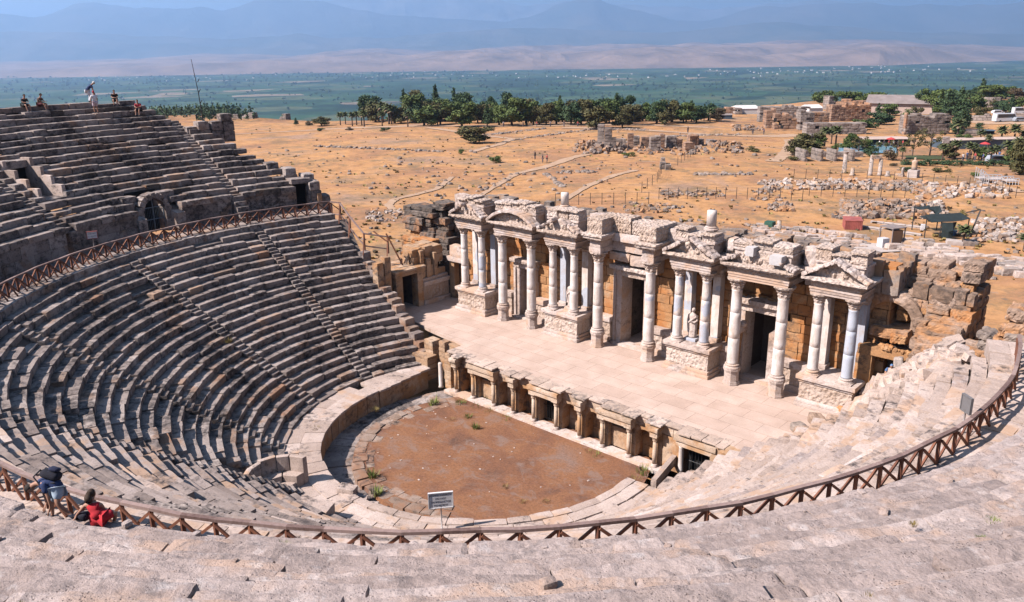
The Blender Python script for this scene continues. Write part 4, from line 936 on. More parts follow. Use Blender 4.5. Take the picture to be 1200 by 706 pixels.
# tower of rough blocks behind the left wing
t = thing('ruined_tower', 'stack of dark rough boulders standing behind the left wing wall', 'ruin', (-21.5, 3.5, 0))
def stack(t, u0, u1, v0, v1, y, dep, mat, rr=.09, nzz=.05):
    """one block whose face at depth y shows between those places"""
    a = aty((u0 + u1) / 2, v0, y); b = aty((u0 + u1) / 2, v1, y); l = aty(u0, (v0 + v1) / 2, y); r = aty(u1, (v0 + v1) / 2, y)
    mb = MB(); zz = [b[2], a[2]] if a[2] - b[2] < .62 else [b[2], b[2] + (a[2] - b[2]) * RNG.uniform(.38, .62), a[2]]; o = None
    for k in range(len(zz) - 1):
        mb = MB(); e = RNG.uniform(-.12, .12) if len(zz) > 2 else 0; rb(mb, l[0] + e, r[0] + e, y + RNG.uniform(-.1, .1) + .12 * k, y + dep, zz[k], zz[k + 1] - .015, seg=(14, 8, 6), r=rr * .7, nz=nzz * 1.1, freq=2.8, tilt=.035); o = obj('stone_block', mb, M[mat], t)
    return o
for q in [(481, 505, 243, 254, 2.6, 1.8, 'tower'), (505, 520, 238, 247, 3.2, 1.5, 'tower'), (473, 481, 241, 247, 3.4, 1.2, 'tower'), (472, 482, 247, 254, 3., 1.2, 'tower'), (500, 518, 247, 254, 3.4, 1.4, 'tower'), (470, 494, 255, 263, 2.5, 1.6, 'tower'), (494, 503, 256, 266, 2.8, 1.4, 'tower'), (503, 522, 255, 263, 3.2, 1.6, 'tower'), (475, 492, 263, 271, 2.7, 1.5, 'tower'), (492, 508, 266, 279, 2.8, 1.6, 'tower'), (508, 524, 263, 278, 3.2, 1.6, 'tower'), (480, 498, 271, 279, 2.9, 1.6, 'ashlar'), (469, 488, 279, 291, 2.0, 1.8, 'ashlar'), (488, 506, 280, 289, 2.1, 1.8, 'ashlar'), (506, 524, 278, 292, 2.8, 1.8, 'tower'), (470, 487, 291, 303, 1.9, 1.8, 'ashlar'), (487, 505, 289, 303, 2.0, 1.8, 'tower'), (505, 526, 292, 306, 2.7, 1.8, 'tower'), (470, 488, 303, 330, 1.8, 1.9, 'ashlar'), (488, 507, 303, 330, 2.0, 1.9, 'ashlar'), (507, 528, 306, 345, 2.6, 1.9, 'tower')]: stack(t, *q)
mb = MB(); fill_blocks(mb, -24, -19.3, 4.1, 5.6, 0, 6.3); obj('rear_masonry', mb, M['tower'], t)
mb = MB(); V = np.array([[-20.6, 6.2, 5.4], [-18.2, 5.6, 6.3], [-18.0, 6.6, 6.2], [-20.4, 7.2, 4.6], [-20.6, 6.2, 1], [-18.2, 5.6, 1], [-18., 6.6, 1], [-20.4, 7.2, 1]]); mb.add(V, [np.array([[0, 1, 2, 3], [4, 7, 6, 5], [0, 4, 5, 1], [1, 5, 6, 2], [2, 6, 7, 3], [3, 7, 4, 0]])], .3); obj('sloping_slab', mb, M['tower'], t)

# right wing: vaulted ruin
t = thing('ruined_vault', 'ruined side hall right of the stage, rough arch over a dark doorway', 'ruin', (17, 2, 2))
n = 9
for i in range(n):
    b0, b1 = PI * (i + .1) / n, PI * (i + 1) / n; bm = (b0 + b1) / 2; mb = MB()
    P, F = rblock((.62, 1.3, .62), (4, 5, 4), .1, .05); P = rot(P, 0, PI / 2 - bm, 0); mb.add(P + [15.75 + 1.35 * math.cos(bm), 2.6, 5.15 + 1.35 * math.sin(bm)], F); obj('arch_stone', mb, M['ruin'], t)
mb = MB()
for i in range(5):
    for k in range(3): rb(mb, 14.6 + i * .55, 15.12 + i * .55, 3.3, 3.9, 4.1 + k * .75, 4.82 + k * .75, r=.03)
obj('vault_back', mb, M['ashlar'], t)
for q in [(1018, 1064, 385, 398, 1.6, 1.6, 'ruin', .1, .05), (1042, 1062, 393, 404, 1.4, 1.2, 'ashlar', .1, .06), (1052, 1066, 356, 378, 2.5, 1.2, 'ashlar', .08, .05), (1064, 1082, 342, 360, 2.2, 1.3, 'ruin', .12, .06)]: stack(t, *q)
mb = MB(); rb(mb, 14.45, 15.3, 1.3, 1.9, .3, 3.35, seg=(5, 4, 10), r=.03, nz=.015); obj('door_jamb', mb, M['ashlar'], t)
mb = MB(); rb(mb, 14.5, 17.3, 1.25, 1.9, 3.35, 3.85, seg=(10, 4, 3), r=.03, nz=.02); obj('door_lintel', mb, M['ashlar'], t)
mb = MB(); V, F = box(14.6, 17.4, 2.7, 2.8, -.5, 4.2); mb.add(V, F); V, F = box(14.0, 14.5, 2., 2.6, -.5, 6); mb.add(V, F); V, F = box(15.2, 17.2, 1.95, 2.75, 3.4, 3.9); mb.add(V, F); obj('dark_interior', mb, M['core'], t)
mb = MB()
for i in range(16): rock(mb, (15.6 + RNG.random() * 1.6, 1.2 + RNG.random() * .5, 3.9), (RNG.uniform(.08, .2),) * 3, .3, 1)
obj('loose_stones', mb, M['ashlar'], t)
t = thing('ruined_wall_heap', 'heaped courses of long weathered blocks right of the ruined arch', 'ruin', (18.4, 2, 4))
for q in [(1030, 1085, 304, 313, 4.2, 1.4, 'ruin'), (1085, 1112, 308, 318, 4.2, 1.4, 'ruin'), (1032, 1056, 313, 325, 3.9, 1.4, 'ruin'), (1056, 1086, 312, 327, 3.8, 1.4, 'ruin'), (1087, 1120, 317, 330, 3.9, 1.4, 'ruin'), (1112, 1140, 318, 334, 4.2, 1.4, 'ruin'), (1010, 1022, 303, 312, 3.4, 1.0, 'ruin'), (1020, 1034, 307, 317, 3.2, 1.0, 'tower'), (1011, 1024, 311, 322, 3.1, .9, 'ruin'), (1016, 1034, 320, 336, 3.0, 1.4, 'ruin'), (1127, 1152, 309, 333, 3.3, 2.2, 'ruin'),
          (1040, 1062, 326, 335, 3.2, 1.3, 'ruin'), (1062, 1090, 327, 338, 3.3, 1.3, 'ruin'), (1090, 1105, 333, 346, 3.0, 1.3, 'ruin'), (1105, 1124, 334, 347, 3.0, 1.3, 'ruin'), (1122, 1140, 334, 348, 3.2, 1.4, 'ashlar'), (1066, 1084, 338, 350, 2.6, 1.2, 'ruin'), (1088, 1120, 346, 360, 2.4, 1.5, 'ruin'), (1120, 1141, 349, 365, 2.5, 1.8, 'ruin'), (1080, 1092, 356, 370, 2.2, 1.4, 'ashlar'), (1084, 1112, 362, 378, 1.8, 1.6, 'ruin'), (1112, 1124, 364, 377, 2.0, 1.6, 'ashlar'), (1122, 1140, 367, 379, 1.9, 1.7, 'ashlar'),
          (1070, 1086, 376, 385, 1.3, 1.5, 'ruin'), (1098, 1134, 378, 391, 1.3, 1.8, 'ruin'), (1085, 1126, 382, 394, .9, 1.8, 'ruin'), (1076, 1124, 391, 402, .5, 1.8, 'ruin'), (1074, 1120, 397, 409, .2, 1.8, 'ruin'), (1066, 1113, 406, 421, -.2, 1.8, 'ruin'), (1066, 1113, 415, 433, -.4, 1.6, 'ruin'), (1114, 1160, 411, 424, -.3, 1.8, 'ruin'), (1128, 1160, 422, 431, -.1, 1.4, 'ruin'), (1060, 1076, 430, 447, -.5, 1.5, 'ruin'), (1076, 1112, 432, 447, -.6, 1.4, 'ruin'), (1090, 1116, 444, 456, -.9, 1.2, 'ruin')]: stack(t, *q)
mb = MB(); fill_blocks(mb, 16.6, 19.3, 2.3, 5.4, 0., 6.9); fill_blocks(mb, 17.2, 19.3, .9, 2.5, 1, 5.2); fill_blocks(mb, 17.4, 19.2, 0.2, 1.2, 1, 3.7); fill_blocks(mb, 13.2, 16.8, 3.9, 5.4, 3., 7.3); obj('rubble_core', mb, M['ruin'], t)
t = thing('boulder_wall', 'rough boulders at the far right end of the lower seats, one cracked and rounded', 'ruin', (21.5, -1.5, 6))
for q in [(1141, 1172, 394, 415, .2, 1.6, 'greys', .3, .14), (1176, 1204, 366, 396, -1.5, 1.8, 'ruin', .12, .08), (1174, 1202, 394, 414, -2., 1.8, 'greys', .12, .08), (1165, 1182, 386, 408, -1., 1.4, 'ruin', .12, .08), (1168, 1195, 408, 425, -2.5, 1.8, 'ruin', .1, .06), (1160, 1180, 420, 432, -2.6, 1.5, 'ruin', .12, .06), (1140, 1168, 428, 440, -2.0, 1.6, 'greys', .12, .08), (1178, 1206, 420, 440, -4.0, 2., 'ruin', .12, .08)]: stack(t, *q)
RK = 0
for (u, v, z, s, mt, lab) in [(992, 483, .25, (1.3, .9, .7), 'ashlar', 'brown block at the foot of the right end podium'), (1018, 478, 1.1, (.6, .6, 1.4), 'ruinw', 'white upright broken slab by the dark doorway at right'), (1054, 436, 3.0, (.5, .5, 1.5), 'ruinw', 'pale standing boulder beside the person in blue'), (958, 494, .35, (1.0, .7, .6), 'ruin', 'rough brown stone on the stage edge below the right podium'), (938, 503, .2, (1.1, .7, .45), 'greys', 'flat dark stone on the stage edge by the sunny seats'), (1030, 468, 1.4, (.9, .7, .5), 'ruinw', 'small rubble stone in front of the right dark doorway'), (1046, 460, 2.0, (.8, .7, .5), 'ruin', 'low brown rubble stone beneath the heaped blocks'), (1062, 462, 2.3, (1., .8, .5), 'ruinw', 'pale rubble stone where the sunny seats meet the ruin')]:
    p = atz(u, v, z); mb = MB(); P, F = rblock(s, (6, 5, 5), .12, .07); mb.add(rot(P, RNG.uniform(-.2, .2), RNG.uniform(-.2, .2), RNG.uniform(0, 3)) + p, F); obj('rubble_block', mb, M[mt], label=lab, cat='stone block', org=p)
mb = MB()
for i in range(170):
    f = RNG.random(); x = 15.2 + f * 5.2 + RNG.uniform(-.5, .5); y = 1.5 - f * 5.6 + RNG.uniform(-.6, 1.0); R = math.hypot(x - CEN[0], y - CEN[1]); z = max(.15, lowZ(0) - RI * (lowR(0) - R) / TR - .25) if R < 24 else 6
    z = min(z, .4 + 1.05 * (x - 14.5)); P, F = rblock([RNG.uniform(.25, .8) for _ in range(3)], (3, 3, 2), .06, .05); mb.add(rot(P, RNG.uniform(-.4, .4), RNG.uniform(-.4, .4), RNG.uniform(0, 3)) + [x, y, z], F)
for i in range(10):
    x = 15 + i * .62; y = .9 - i * .62; P, F = rblock((2.0, 2.6, 2.6), (5, 5, 4), .4, .2); mb.add(P + [x, y, .4 + 1.0 * (x - 14.7) - 1.6], F)
obj('rubble_slope', mb, M['seatw'], label='slope of pinkish rubble between the sunny seats and the right hand ruin', cat='rubble', kind='stuff')

# ================================================================== timber fences
def fence(name, lab, a0, a1, step=.96):
    t = thing(name, lab, 'fence', pol(24.9, (a0 + a1) / 2, 6.95), 'timber fences round the landing')
    R = 24.9; n = int((a1 - a0) * R / step); A = np.linspace(a0, a1, n + 1); zt = 7.78
    top = [pol(R + .02 * math.sin(i * 1.3), a, zt + .015 * math.sin(i * 2.1)) for i, a in enumerate(A)]
    for i in range(0, n, 4):                                    # rail lengths, each its own tone
        mb = MB()
        for k in range(i, min(i + 4, n)): mb.add(*beam(top[k], top[k + 1] + (top[k + 1] - top[k]) * .02, .13, .085), tint=RNG.random())
        obj('rail', mb, M['rail'], t)
    for i, a in enumerate(A):
        b = top[i]; er = np.array([math.cos(a), math.sin(a), 0]); et = np.array([-er[1], er[0], 0]); f = np.array([b[0], b[1], 6.9])
        mb = MB(); mb.add(*beam(f, b - [0, 0, .05], .095, .095)); o = obj('post', mb, M['wood'], t)
        mb = MB()
        for s in (-1, 1): mb.add(*beam(b - [0, 0, .12] + s * .03 * et + er * .06 * s, f + s * et * step * .9 + [0, 0, .05] + er * .06 * s, .06, .075))
        if a1 < 4.6: mb.add(*beam(b - [0, 0, .1] - er * .06, f - er * .72 - [0, 0, .36], .06, .07))
        obj('brace', mb, M['wood'], t)
    return t
fence('timber_fence', 'far reddish brown timber fence curving along the landing under the upper tier', rad(163.2), rad(252))
fence('timber_fence', 'near brown timber fence with a worn pale top rail, sweeping across the front', rad(252.04), rad(375))
t = thing('end_railing', 'tilted rusty brown railing dropping from the far fence towards the wing wall', 'railing', (-23, -3.9, 6))
pts = [np.array(p) for p in [(-25.4, -3.9, 7.75), (-23.6, -4.15, 7.9), (-22.4, -4.2, 7.0), (-20.6, -4.3, 5.9), (-19.4, -3.0, 5.6)]]
for i in range(4):
    mb = MB(); mb.add(*beam(pts[i], pts[i + 1], .1, .1)); mb.add(*beam(pts[i] - [0, 0, .95], pts[i + 1] - [0, 0, .95], .07, .09)); obj('rail', mb, M['rail'], t)
for i in range(5):
    mb = MB(); mb.add(*beam(pts[i] - [0, 0, 1.3], pts[i] + [0, 0, .05], .1, .1)); mb.add(*beam(pts[i] - [0, 0, .05], pts[i] + np.array([.55, -.6, -1.5]), .08, .08)); mb.add(*beam(pts[i] - [0, 0, .05], pts[i] + np.array([-.55, .3, -1.3]), .08, .08)); obj('post', mb, M['wood'], t)
mb = MB(); mb.add(*beam((-19.3, -3.2, 5.9), (-18.5, -2.4, 3.4), .1, .1)); mb.add(*beam((-20.3, -3.6, 6.0), (-19.3, -3.2, 5.3), .08, .08)); obj('brace', mb, M['wood'], t)
# ================================================================== signs and the pole
M['white'] = plain('white_board', (.72, .70, .70), .6, .05); M['ink'] = plain('dark_ink', (.05, .05, .08), .6, .05); M['tin'] = plain('galvanised_tube', (.5, .46, .44), .5, .1, metal=.2); M['backing'] = plain('grey_board_back', (.16, .15, .15), .7, .1); M['redrim'] = plain('red_rim', (.4, .12, .1), .6, .1)
def text(s, size, mat, parent, loc, rotm):
    cu = bpy.data.curves.new('lettering', 'FONT'); cu.body = s; cu.size = size; cu.align_x = 'CENTER'; cu.align_y = 'CENTER'; cu.extrude = .002
    o = bpy.data.objects.new('lettering', cu); SC.collection.objects.link(o)
    dg = bpy.context.evaluated_depsgraph_get(); me = bpy.data.meshes.new_from_object(o.evaluated_get(dg)); bpy.data.objects.remove(o)
    n = len(me.vertices); V = np.empty(n * 3, np.float32); me.vertices.foreach_get('co', V); V = V.reshape(-1, 3) @ np.asarray(rotm).T + np.asarray(loc)
    mb = MB(); mb.add(V, [list(p.vertices) for p in me.polygons]); bpy.data.meshes.remove(me)
    return obj('lettering', mb, mat, parent)
def sign(lab, foot, h, w, hh, face, lines, rim='white', flip=False):
    """board on a pole; face = direction (angle) the board looks to"""
    t = thing('sign', lab, 'sign', foot); foot = np.asarray(foot, float)
    nx = np.array([math.cos(face), math.sin(face), 0]); tx = np.array([-nx[1], nx[0], 0]); up = np.array([0, 0, 1.]); c = foot + [0, 0, h + hh / 2]
    mb = MB(); mb.add(*tube([foot, foot + [0, 0, h + .05]], .03, 8)); obj('pole', mb, M['tin'], t, True)
    def bx(a0, a1, b0, b1, c0, c1): V, F = box(a0, a1, b0, b1, c0, c1); return c + V[:, :1] * tx + V[:, 1:2] * nx + V[:, 2:] * up, F
    mb = MB(); mb.add(*bx(-w / 2, w / 2, -.02, .02, -hh / 2, hh / 2)); bo = obj('board', mb, M['white'] if not flip else M['backing'], t)
    mb = MB(); e = .035
    for q in ((-w / 2 - e, w / 2 + e, -.045, .045, hh / 2, hh / 2 + e), (-w / 2 - e, w / 2 + e, -.045, .045, -hh / 2 - e, -hh / 2), (-w / 2 - e, -w / 2, -.045, .045, -hh / 2, hh / 2), (w / 2, w / 2 + e, -.045, .045, -hh / 2, hh / 2)): mb.add(*bx(*q))
    obj('frame', mb, M[rim], bo)
    k = len(lines); m = np.stack([tx, up, nx], 1)
    for i, s in enumerate(lines): text(s, hh / (k + .35) * .72, M['ink'], bo, c + nx * .022 + up * (hh / 2 - (i + .65) * hh / (k + .3)), m)
    return t
p = atz(518, 622, -1.66); fc = math.atan2(*(CAM - p)[1::-1]) + .05
sign('white notice board with four lines of dark lettering, by the orchestra', p, .95 + .25, 1.05, .72, fc, ['GİRMEK YASAKTIR', 'DO NOT', 'ЗАПРЕЩАЕТСЯ', 'MOVEMENT'])
sign('dark backed notice board on a pole rising from the sunny seats at right', (23.0, -13.7, 7.0), .75, .42, .5, rad(228), [], 'backing', True)
p = pol(25.6, rad(-154.3 + 360), 6.95)
sign('small pinkish white notice on a post before the far upper wall', p, 1.2, .55, .4, math.atan2(*(CAM - p)[1::-1]), ['DİKKAT', 'NO ENTRY'], 'redrim')
q = atz(238.5, 134, 14.3); mb = MB(); q = pol(35.3, rad(174.7), 13.7)
V, F = tube([q, q + [-.1, -.05, 2.4], q + [-.32, -.2, 5.0]], [.05, .035, .02], 8); mb.add(V, F)
for h in (1.5, 2.4, 3.2): mb.add(*tube([q + [-.1, 0, h], q + [.12, .05, h + .25]], .03, 5))
obj('antenna_pole', mb, M['iron'], label='thin tall leaning metal pole on top of the ragged block pier', cat='pole', org=q)
# ================================================================== land, valley and mountains
def sst(a, b, x): t = np.clip((x - a) / (b - a), 0, 1); return t * t * (3 - 2 * t)
VB = math.atan2(CD[1], CD[0])                                   # bearing the camera looks along
def u2b(u): w = ray(u, 100); return math.atan2(w[1], w[0])
_eb = [(-600, 800), (0, 800), (240, 640), (300, 350), (850, 352), (900, 470), (1300, 500), (1900, 500)]
EB = np.array([(VB - u2b(u) + PI) % (2 * PI) - PI for u, _ in _eb]); ED = np.array([d for _, d in _eb])
def H(x, y):
    x = np.asarray(x, float); y = np.asarray(y, float)
    s = -.62 * x + .78 * y; h = -1.2 - .018 * np.maximum(0, s - 10)
    h = h + .35 * np.sin(x * .071 + 1) * np.sin(y * .063) * sst(20, 60, s) + .9 * np.sin(x * .023 + y * .017 + 2) * sst(60, 160, s)
    h = h + 3.5 * np.exp(-((x - 27) ** 2 + y ** 2) / 100.)
    dx, dy = x - CEN[0], y - CEN[1]; R = np.hypot(dx, dy)
    w = sst(-.25, .55, (dx * .7 - dy * .7) / (R + 1e-6)) * sst(36, 47, R); h = h * (1 - w) + 16.6 * w + w * np.maximum(0, R - 47) * .2
    hole = ((R < 27.4) & (y < 2.5)) | ((np.abs(x) < 17.5) & (y > -9) & (y < 2.5)); h = np.where(hole, -6., h)
    h = np.where((R >= 27.4) & (R < 44) & (y < -9) & ~hole, np.minimum(h, 3.), h)
    D = np.hypot(x - CAM[0], y - CAM[1]); b = VB - np.arctan2(y - CAM[1], x - CAM[0]); b = (b + PI) % (2 * PI) - PI
    e = np.interp(b, EB, ED) + 8 * np.sin(b * 40) + 5 * np.sin(b * 97 + 1)
    far = np.abs(b) < 1.6
    h = h - np.where(far, (190 * (1 - np.exp(-np.maximum(0, D - e) / 110.))), 0) - np.where(far & (b < EB[3] - .01), sst(300, 800, D) * 16, 0)
    return np.maximum(h, -187)
def G(u, v, lo=30, hi=900):
    w = ray(u, v); t = np.linspace(lo, hi, 20000); P = CAM + t[:, None] * w; d = P[:, 2] - H(P[:, 0], P[:, 1]); ok = np.where((d[:-1] > 0) & (d[1:] <= 0))[0]
    ok = [i for i in ok if not (abs(P[i, 0]) < 19 and P[i, 1] < 6)]
    p = P[ok[0]] if len(ok) else P[-1]; p = p.copy(); p[2] = H(p[0], p[1]); return p
def grow(a, b, step, far, g=1.1):
    c = list(np.arange(a, b + .01, step)); q, s = b, step
    while q < far: s *= g; q += s; c.append(q)
    q, s = a, step
    while q > -far: s *= g; q -= s; c.insert(0, q)
    return np.array(c)
def mk_field():
    t = NT('dry_field'); p = t.pos()
    n = t.noise(p, .045, 6, .62, .6); c = t.ramp(n, [(.3, (.25, .145, .095)), (.41, (.38, .2, .105)), (.53, (.49, .26, .112)), (.66, (.36, .225, .15))])
    c = t.mix(c, t.ramp(t.noise(p, .42, 9, .8), [(.3, .45), (.5, 1.), (.7, 1.25)]), .95, 'MULTIPLY')
    c = t.mix(c, (.19, .14, .085), t.ramp(t.noise(p, .12, 8, .8), [(.5, 0.), (.6, .7)]))
    c = t.mix(c, (.36, .29, .25), t.ramp(t.noise(t.scale(p, 1, 1, 0), .2, 7, .8), [(.61, 0.), (.68, .7)]))
    v = t.vor(p, .55); c = t.mix(c, (.14, .12, .105), t.math('MULTIPLY', t.ramp(v, [(.1, .9), (.2, 0.)]), t.ramp(t.noise(p, .06, 3), [(.42, 0.), (.55, 1.)])))
    return t.surf(c, .97, t.bump(t.noise(p, 1.6, 7, .7), .5, .2), .08)
M['field'] = mk_field()
xs = grow(-46, 52, 1.4, 1500); ys = grow(-62, 60, 1.4, 1500); X, Y = np.meshgrid(xs, ys, indexing='ij'); Z = H(X, Y)
nx, ny = X.shape; I = np.arange(nx * ny).reshape(nx, ny)
mb = MB(); mb.add(np.c_[X.ravel(), Y.ravel(), Z.ravel()], np.stack([I[:-1, :-1], I[1:, :-1], I[1:, 1:], I[:-1, 1:]], -1).reshape(-1, 4), .5)
obj('ground', mb, M['field'], smooth=True, kind='structure')
def polar_sheet(name, radii, fn, mat, half=1.15, n=260, smooth=False):
    A = VB + np.linspace(-half, half, n + 1); V = []
    for i, r in enumerate(radii): x = CAM[0] + r * np.cos(A); y = CAM[1] + r * np.sin(A); V.append(np.c_[x, y, fn(x, y, r, A, i)])
    F = np.array([(i * (n + 1) + j, (i + 1) * (n + 1) + j, (i + 1) * (n + 1) + j + 1, i * (n + 1) + j + 1) for i in range(len(radii) - 1) for j in range(n)])
    mb = MB(); mb.add(np.concatenate(V), F, .5); return obj(name, mb, mat, smooth=smooth, kind='structure')
def mk_valley():
    t = NT('valley_fields'); p = t.pos(); q = p
    v = t.vor(t.scale(q, .0042, .0036, 0), 1., 'Color'); sep = t.n('ShaderNodeSeparateColor'); t.set(sep, 'Color', v)
    c = t.ramp(sep.outputs[0], [(.0, (.028, .058, .03)), (.42, (.04, .085, .04)), (.68, (.065, .105, .05)), (.84, (.09, .11, .055)), (.955, (.26, .2, .14)), (1., (.30, .24, .18))], 'CONSTANT')
    c = t.mix(c, t.ramp(t.noise(t.scale(q, .003, .003, 0), 3, 6, .75), [(.35, .55), (.65, 1.4)]), .9, 'MULTIPLY')
    c = t.mix(c, (.014, .026, .016), t.ramp(t.noise(t.scale(q, .0016, .0016, 0), 1, 8, .75), [(.52, 0.), (.6, .8)]))
    return t.surf(c, 1., None, .05)
M['valley'] = mk_valley()
polar_sheet('valley_plain', np.geomspace(600, 60000, 40), lambda x, y, r, A, i: np.full(len(x), -186.), M['valley'])
def rn(x, y, s, ph):
    a, b = x / s, y / s; n = 0; am = 1.
    for k in range(5): n = n + am * (1 - np.abs(np.sin(a * 1.3 + 1.7 * np.sin(b * .9 + ph + k) + ph * 1.3) * np.cos(b * 1.1 + 1.5 * np.sin(a * .8 + k * 2 + ph)))); am *= .5; a, b = a * 2.1 + 3, b * 2.1 - 1
    return n / 1.94
def mk_hill(name, a, b, sc):
    t = NT(name); p = t.pos(); n = t.noise(p, sc, 7, .65); c = t.ramp(n, [(.35, a), (.62, b)])
    return t.surf(c, 1., None, .05)
M['bad'] = mk_hill('badland_earth', (.17, .115, .085), (.36, .235, .165), .0013); M['mount'] = mk_hill('mountain_slope', (.07, .085, .075), (.15, .135, .115), .0006); M['peak'] = mk_hill('pale_peak', (.12, .125, .12), (.3, .28, .27), .0012)
def bu(A): return 600 + FPX * np.tan(VB - A) * .955                                       # picture column a bearing falls in (roughly)
def badland(x, y, r, A, i):
    u = bu(A); e = np.interp(u, [-600, 0, 120, 420, 700, 1000, 1080, 1200, 1800], [20, 30, 70, 140, 190, 190, 130, 60, 40]) ; start = np.interp(u, [0, 150, 420, 800, 1000, 1100, 1200], [10200, 9800, 9300, 9200, 9700, 11500, 13000])
    k = sst(0, 1, (r - start) / 900.) * (1 - .0 * r)
    return -192 + k * (e * (.1 + 1.0 * rn(x, y, 1300, 1.)) + .022 * np.maximum(0, r - start))
polar_sheet('badland_hills', np.linspace(8800, 15500, 60), badland, M['bad'], 1.0, 420)
def ridge(table, d0, d1, seed, rough, base=-190):
    us = [a for a, _ in table]; vs = [b for _, b in table]
    def f(x, y, r, A, i):
        u = bu(A); v = np.interp(u, us, vs); el = (60 - .0142 * (u - 600) - v) / FPX * 1.02; top = 19 + d1 * el + 60
        k = np.clip((r - d0) / (d1 - d0), 0, 1.15); k = np.where(k > 1, 1 - (k - 1) * 2, k)
        n = rn(x, y, d1 / 9., seed)
        return base + (top - base) * np.clip(k ** 1.15 * (.72 + .28 * n) + rough * (n - .6) * np.sin(np.clip(k, 0, 1) * PI), 0, 1.05)
    return f
polar_sheet('foothills', np.linspace(14500, 20000, 36), ridge([(-500, 30), (0, 42), (200, 46), (420, 44), (600, 36), (760, 40), (900, 30), (1050, 40), (1200, 46), (1700, 40)], 14800, 18800, 2.2, .3), M['mount'], 1.0, 420)
polar_sheet('mountains', np.linspace(18500, 26000, 40), ridge([(-500, 20), (0, 30), (40, 23), (100, 23), (145, 12), (200, 15), (300, 17), (350, 7), (400, 8), (470, 22), (600, 26), (680, 3), (720, 9), (780, 24), (850, 12), (950, 11), (1000, 14), (1100, 13), (1200, 15), (1700, 20)], 19000, 25000, 4.4, .25), M['mount'], 1.0, 420)
polar_sheet('snowy_peaks', np.linspace(26000, 31500, 40), ridge([(-500, 40), (300, 40), (350, 18), (390, 4), (430, -3), (470, 1), (510, -4), (560, -2), (620, 3), (690, 10), (760, 8), (820, 14), (870, 9), (950, 11), (1050, 20), (1200, 24), (1700, 30)], 26500, 30500, 7.1, .2), M['peak'], 1.0, 420)

def scrub():
    """dry tufts and clods that freckle the whole field"""
    mb = MB(); r = np.random.RandomState(21); n = 0
    while n < 1800:
        u = r.uniform(250, 1210); v = r.uniform(150, 330)
        if r.rand() < .6: u += 25 * math.sin(v * .9); v += 3 * math.sin(u * .05 + 2)
        w = ray(u, v); h0 = -3.; p = CAM + w * ((h0 - CAM[2]) / w[2])
        for _ in range(3): h0 = float(H(p[0], p[1])); p = CAM + w * ((h0 - CAM[2]) / w[2])
        if p[1] < 8 or h0 < -12: continue
        if math.sin(p[0] * .05 + 1) + math.sin(p[1] * .06) + .8 * math.sin(p[0] * .13 + p[1] * .11) < r.uniform(-2.2, 1.2): continue
        n += 1; s = r.uniform(.12, .42); m = int(r.choice([0, 0, 0, 1, 2, 2]))
        if m == 2: P, F = rblock((s * 1.2, s, s * .8), (2, 2, 2), .1 * s, .2 * s, 3.); mb.add(P + [p[0], p[1], h0 + s * .2], F, r.rand(), 2); continue
        k = 4; a = r.rand(k) * 6.3; V = []
        for q in a: c = np.array([math.cos(q), math.sin(q), 0]); b = p + c * s * .3; t_ = np.array([-c[1], c[0], 0]) * s * .6; V += [b - t_, b + t_, b + t_ * .7 + c * s * .5 + [0, 0, s * .7], b - t_ * .7 + c * s * .4 + [0, 0, s * .7]]
        mb.add(np.array(V), np.arange(4 * k).reshape(k, 4), r.rand(), m)
    obj('dry_scrub', mb, [M['dryweed'], M['brownleaf'], M['greys']], kind='stuff', label='dry tufts and clods freckling the golden field', cat='scrub')
# ================================================================== paths
def mk_path():
    t = NT('trodden_path'); p = t.pos(); c = t.ramp(t.noise(p, .4, 6, .7), [(.3, (.37, .235, .15)), (.7, (.49, .34, .235))]); return t.surf(c, .97, t.bump(t.noise(p, 3, 5), .3, .05), .1)
M['path'] = mk_path()
def path(px, width, lab=None):
    P = [G(u, v) for u, v in px]; Q = []
    for i in range(len(P) - 1):
        for k in range(8): Q.append(P[i] + (P[i + 1] - P[i]) * k / 8)
    Q.append(P[-1]); Q = np.array(Q); V = []
    T = np.gradient(Q[:, :2], axis=0); T /= np.linalg.norm(T, axis=1, keepdims=True) + 1e-9
    for i, q in enumerate(Q):
        w = .48 * (np.interp(i / len(Q), np.linspace(0, 1, len(width)), width)) * (1 + .12 * math.sin(i * .9) + .1 * math.sin(i * 2.3)) / 2
        for s in (-1, -.33, .33, 1): a = q[:2] + s * w * np.array([-T[i][1], T[i][0]]); V.append((a[0], a[1], H(a[0], a[1]) + .10))
    F = [(4 * i + j, 4 * i + 4 + j, 4 * i + 5 + j, 4 * i + 1 + j) for i in range(len(Q) - 1) for j in range(3)]
    mb = MB(); mb.add(np.array(V), np.array(F), .5); obj('path', mb, M['path'], smooth=True, kind='structure')
path([(480, 252), (462, 248), (455, 241), (463, 234), (490, 228), (512, 222), (522, 214), (530, 208)], [2.2, 2.5, 2.5, 2.])
path([(560, 232), (585, 216), (605, 204), (640, 196), (668, 186), (690, 181)], [1.5, 3, 5, 4])
path([(555, 178), (572, 173), (585, 170), (600, 163), (560, 158), (530, 154), (500, 150)], [4, 4, 5, 6])
path([(270, 158), (330, 155), (380, 152), (420, 150), (520, 148), (600, 148), (680, 147), (760, 147), (830, 150)], [6, 7, 12, 16, 16, 14, 10, 8])
path([(660, 150), (740, 152), (830, 158), (880, 160), (920, 160), (935, 158)], [10, 9, 10, 16, 10])
path([(905, 190), (920, 182), (926, 172), (925, 164)], [6, 6, 5])
path([(660, 236), (690, 218), (720, 206), (745, 200)], [2, 3, 3])
path([(1200, 143), (1170, 143), (1140, 142)], [40, 40, 24])
path([(1200, 226), (1188, 223), (1178, 220)], [4, 4, 3])

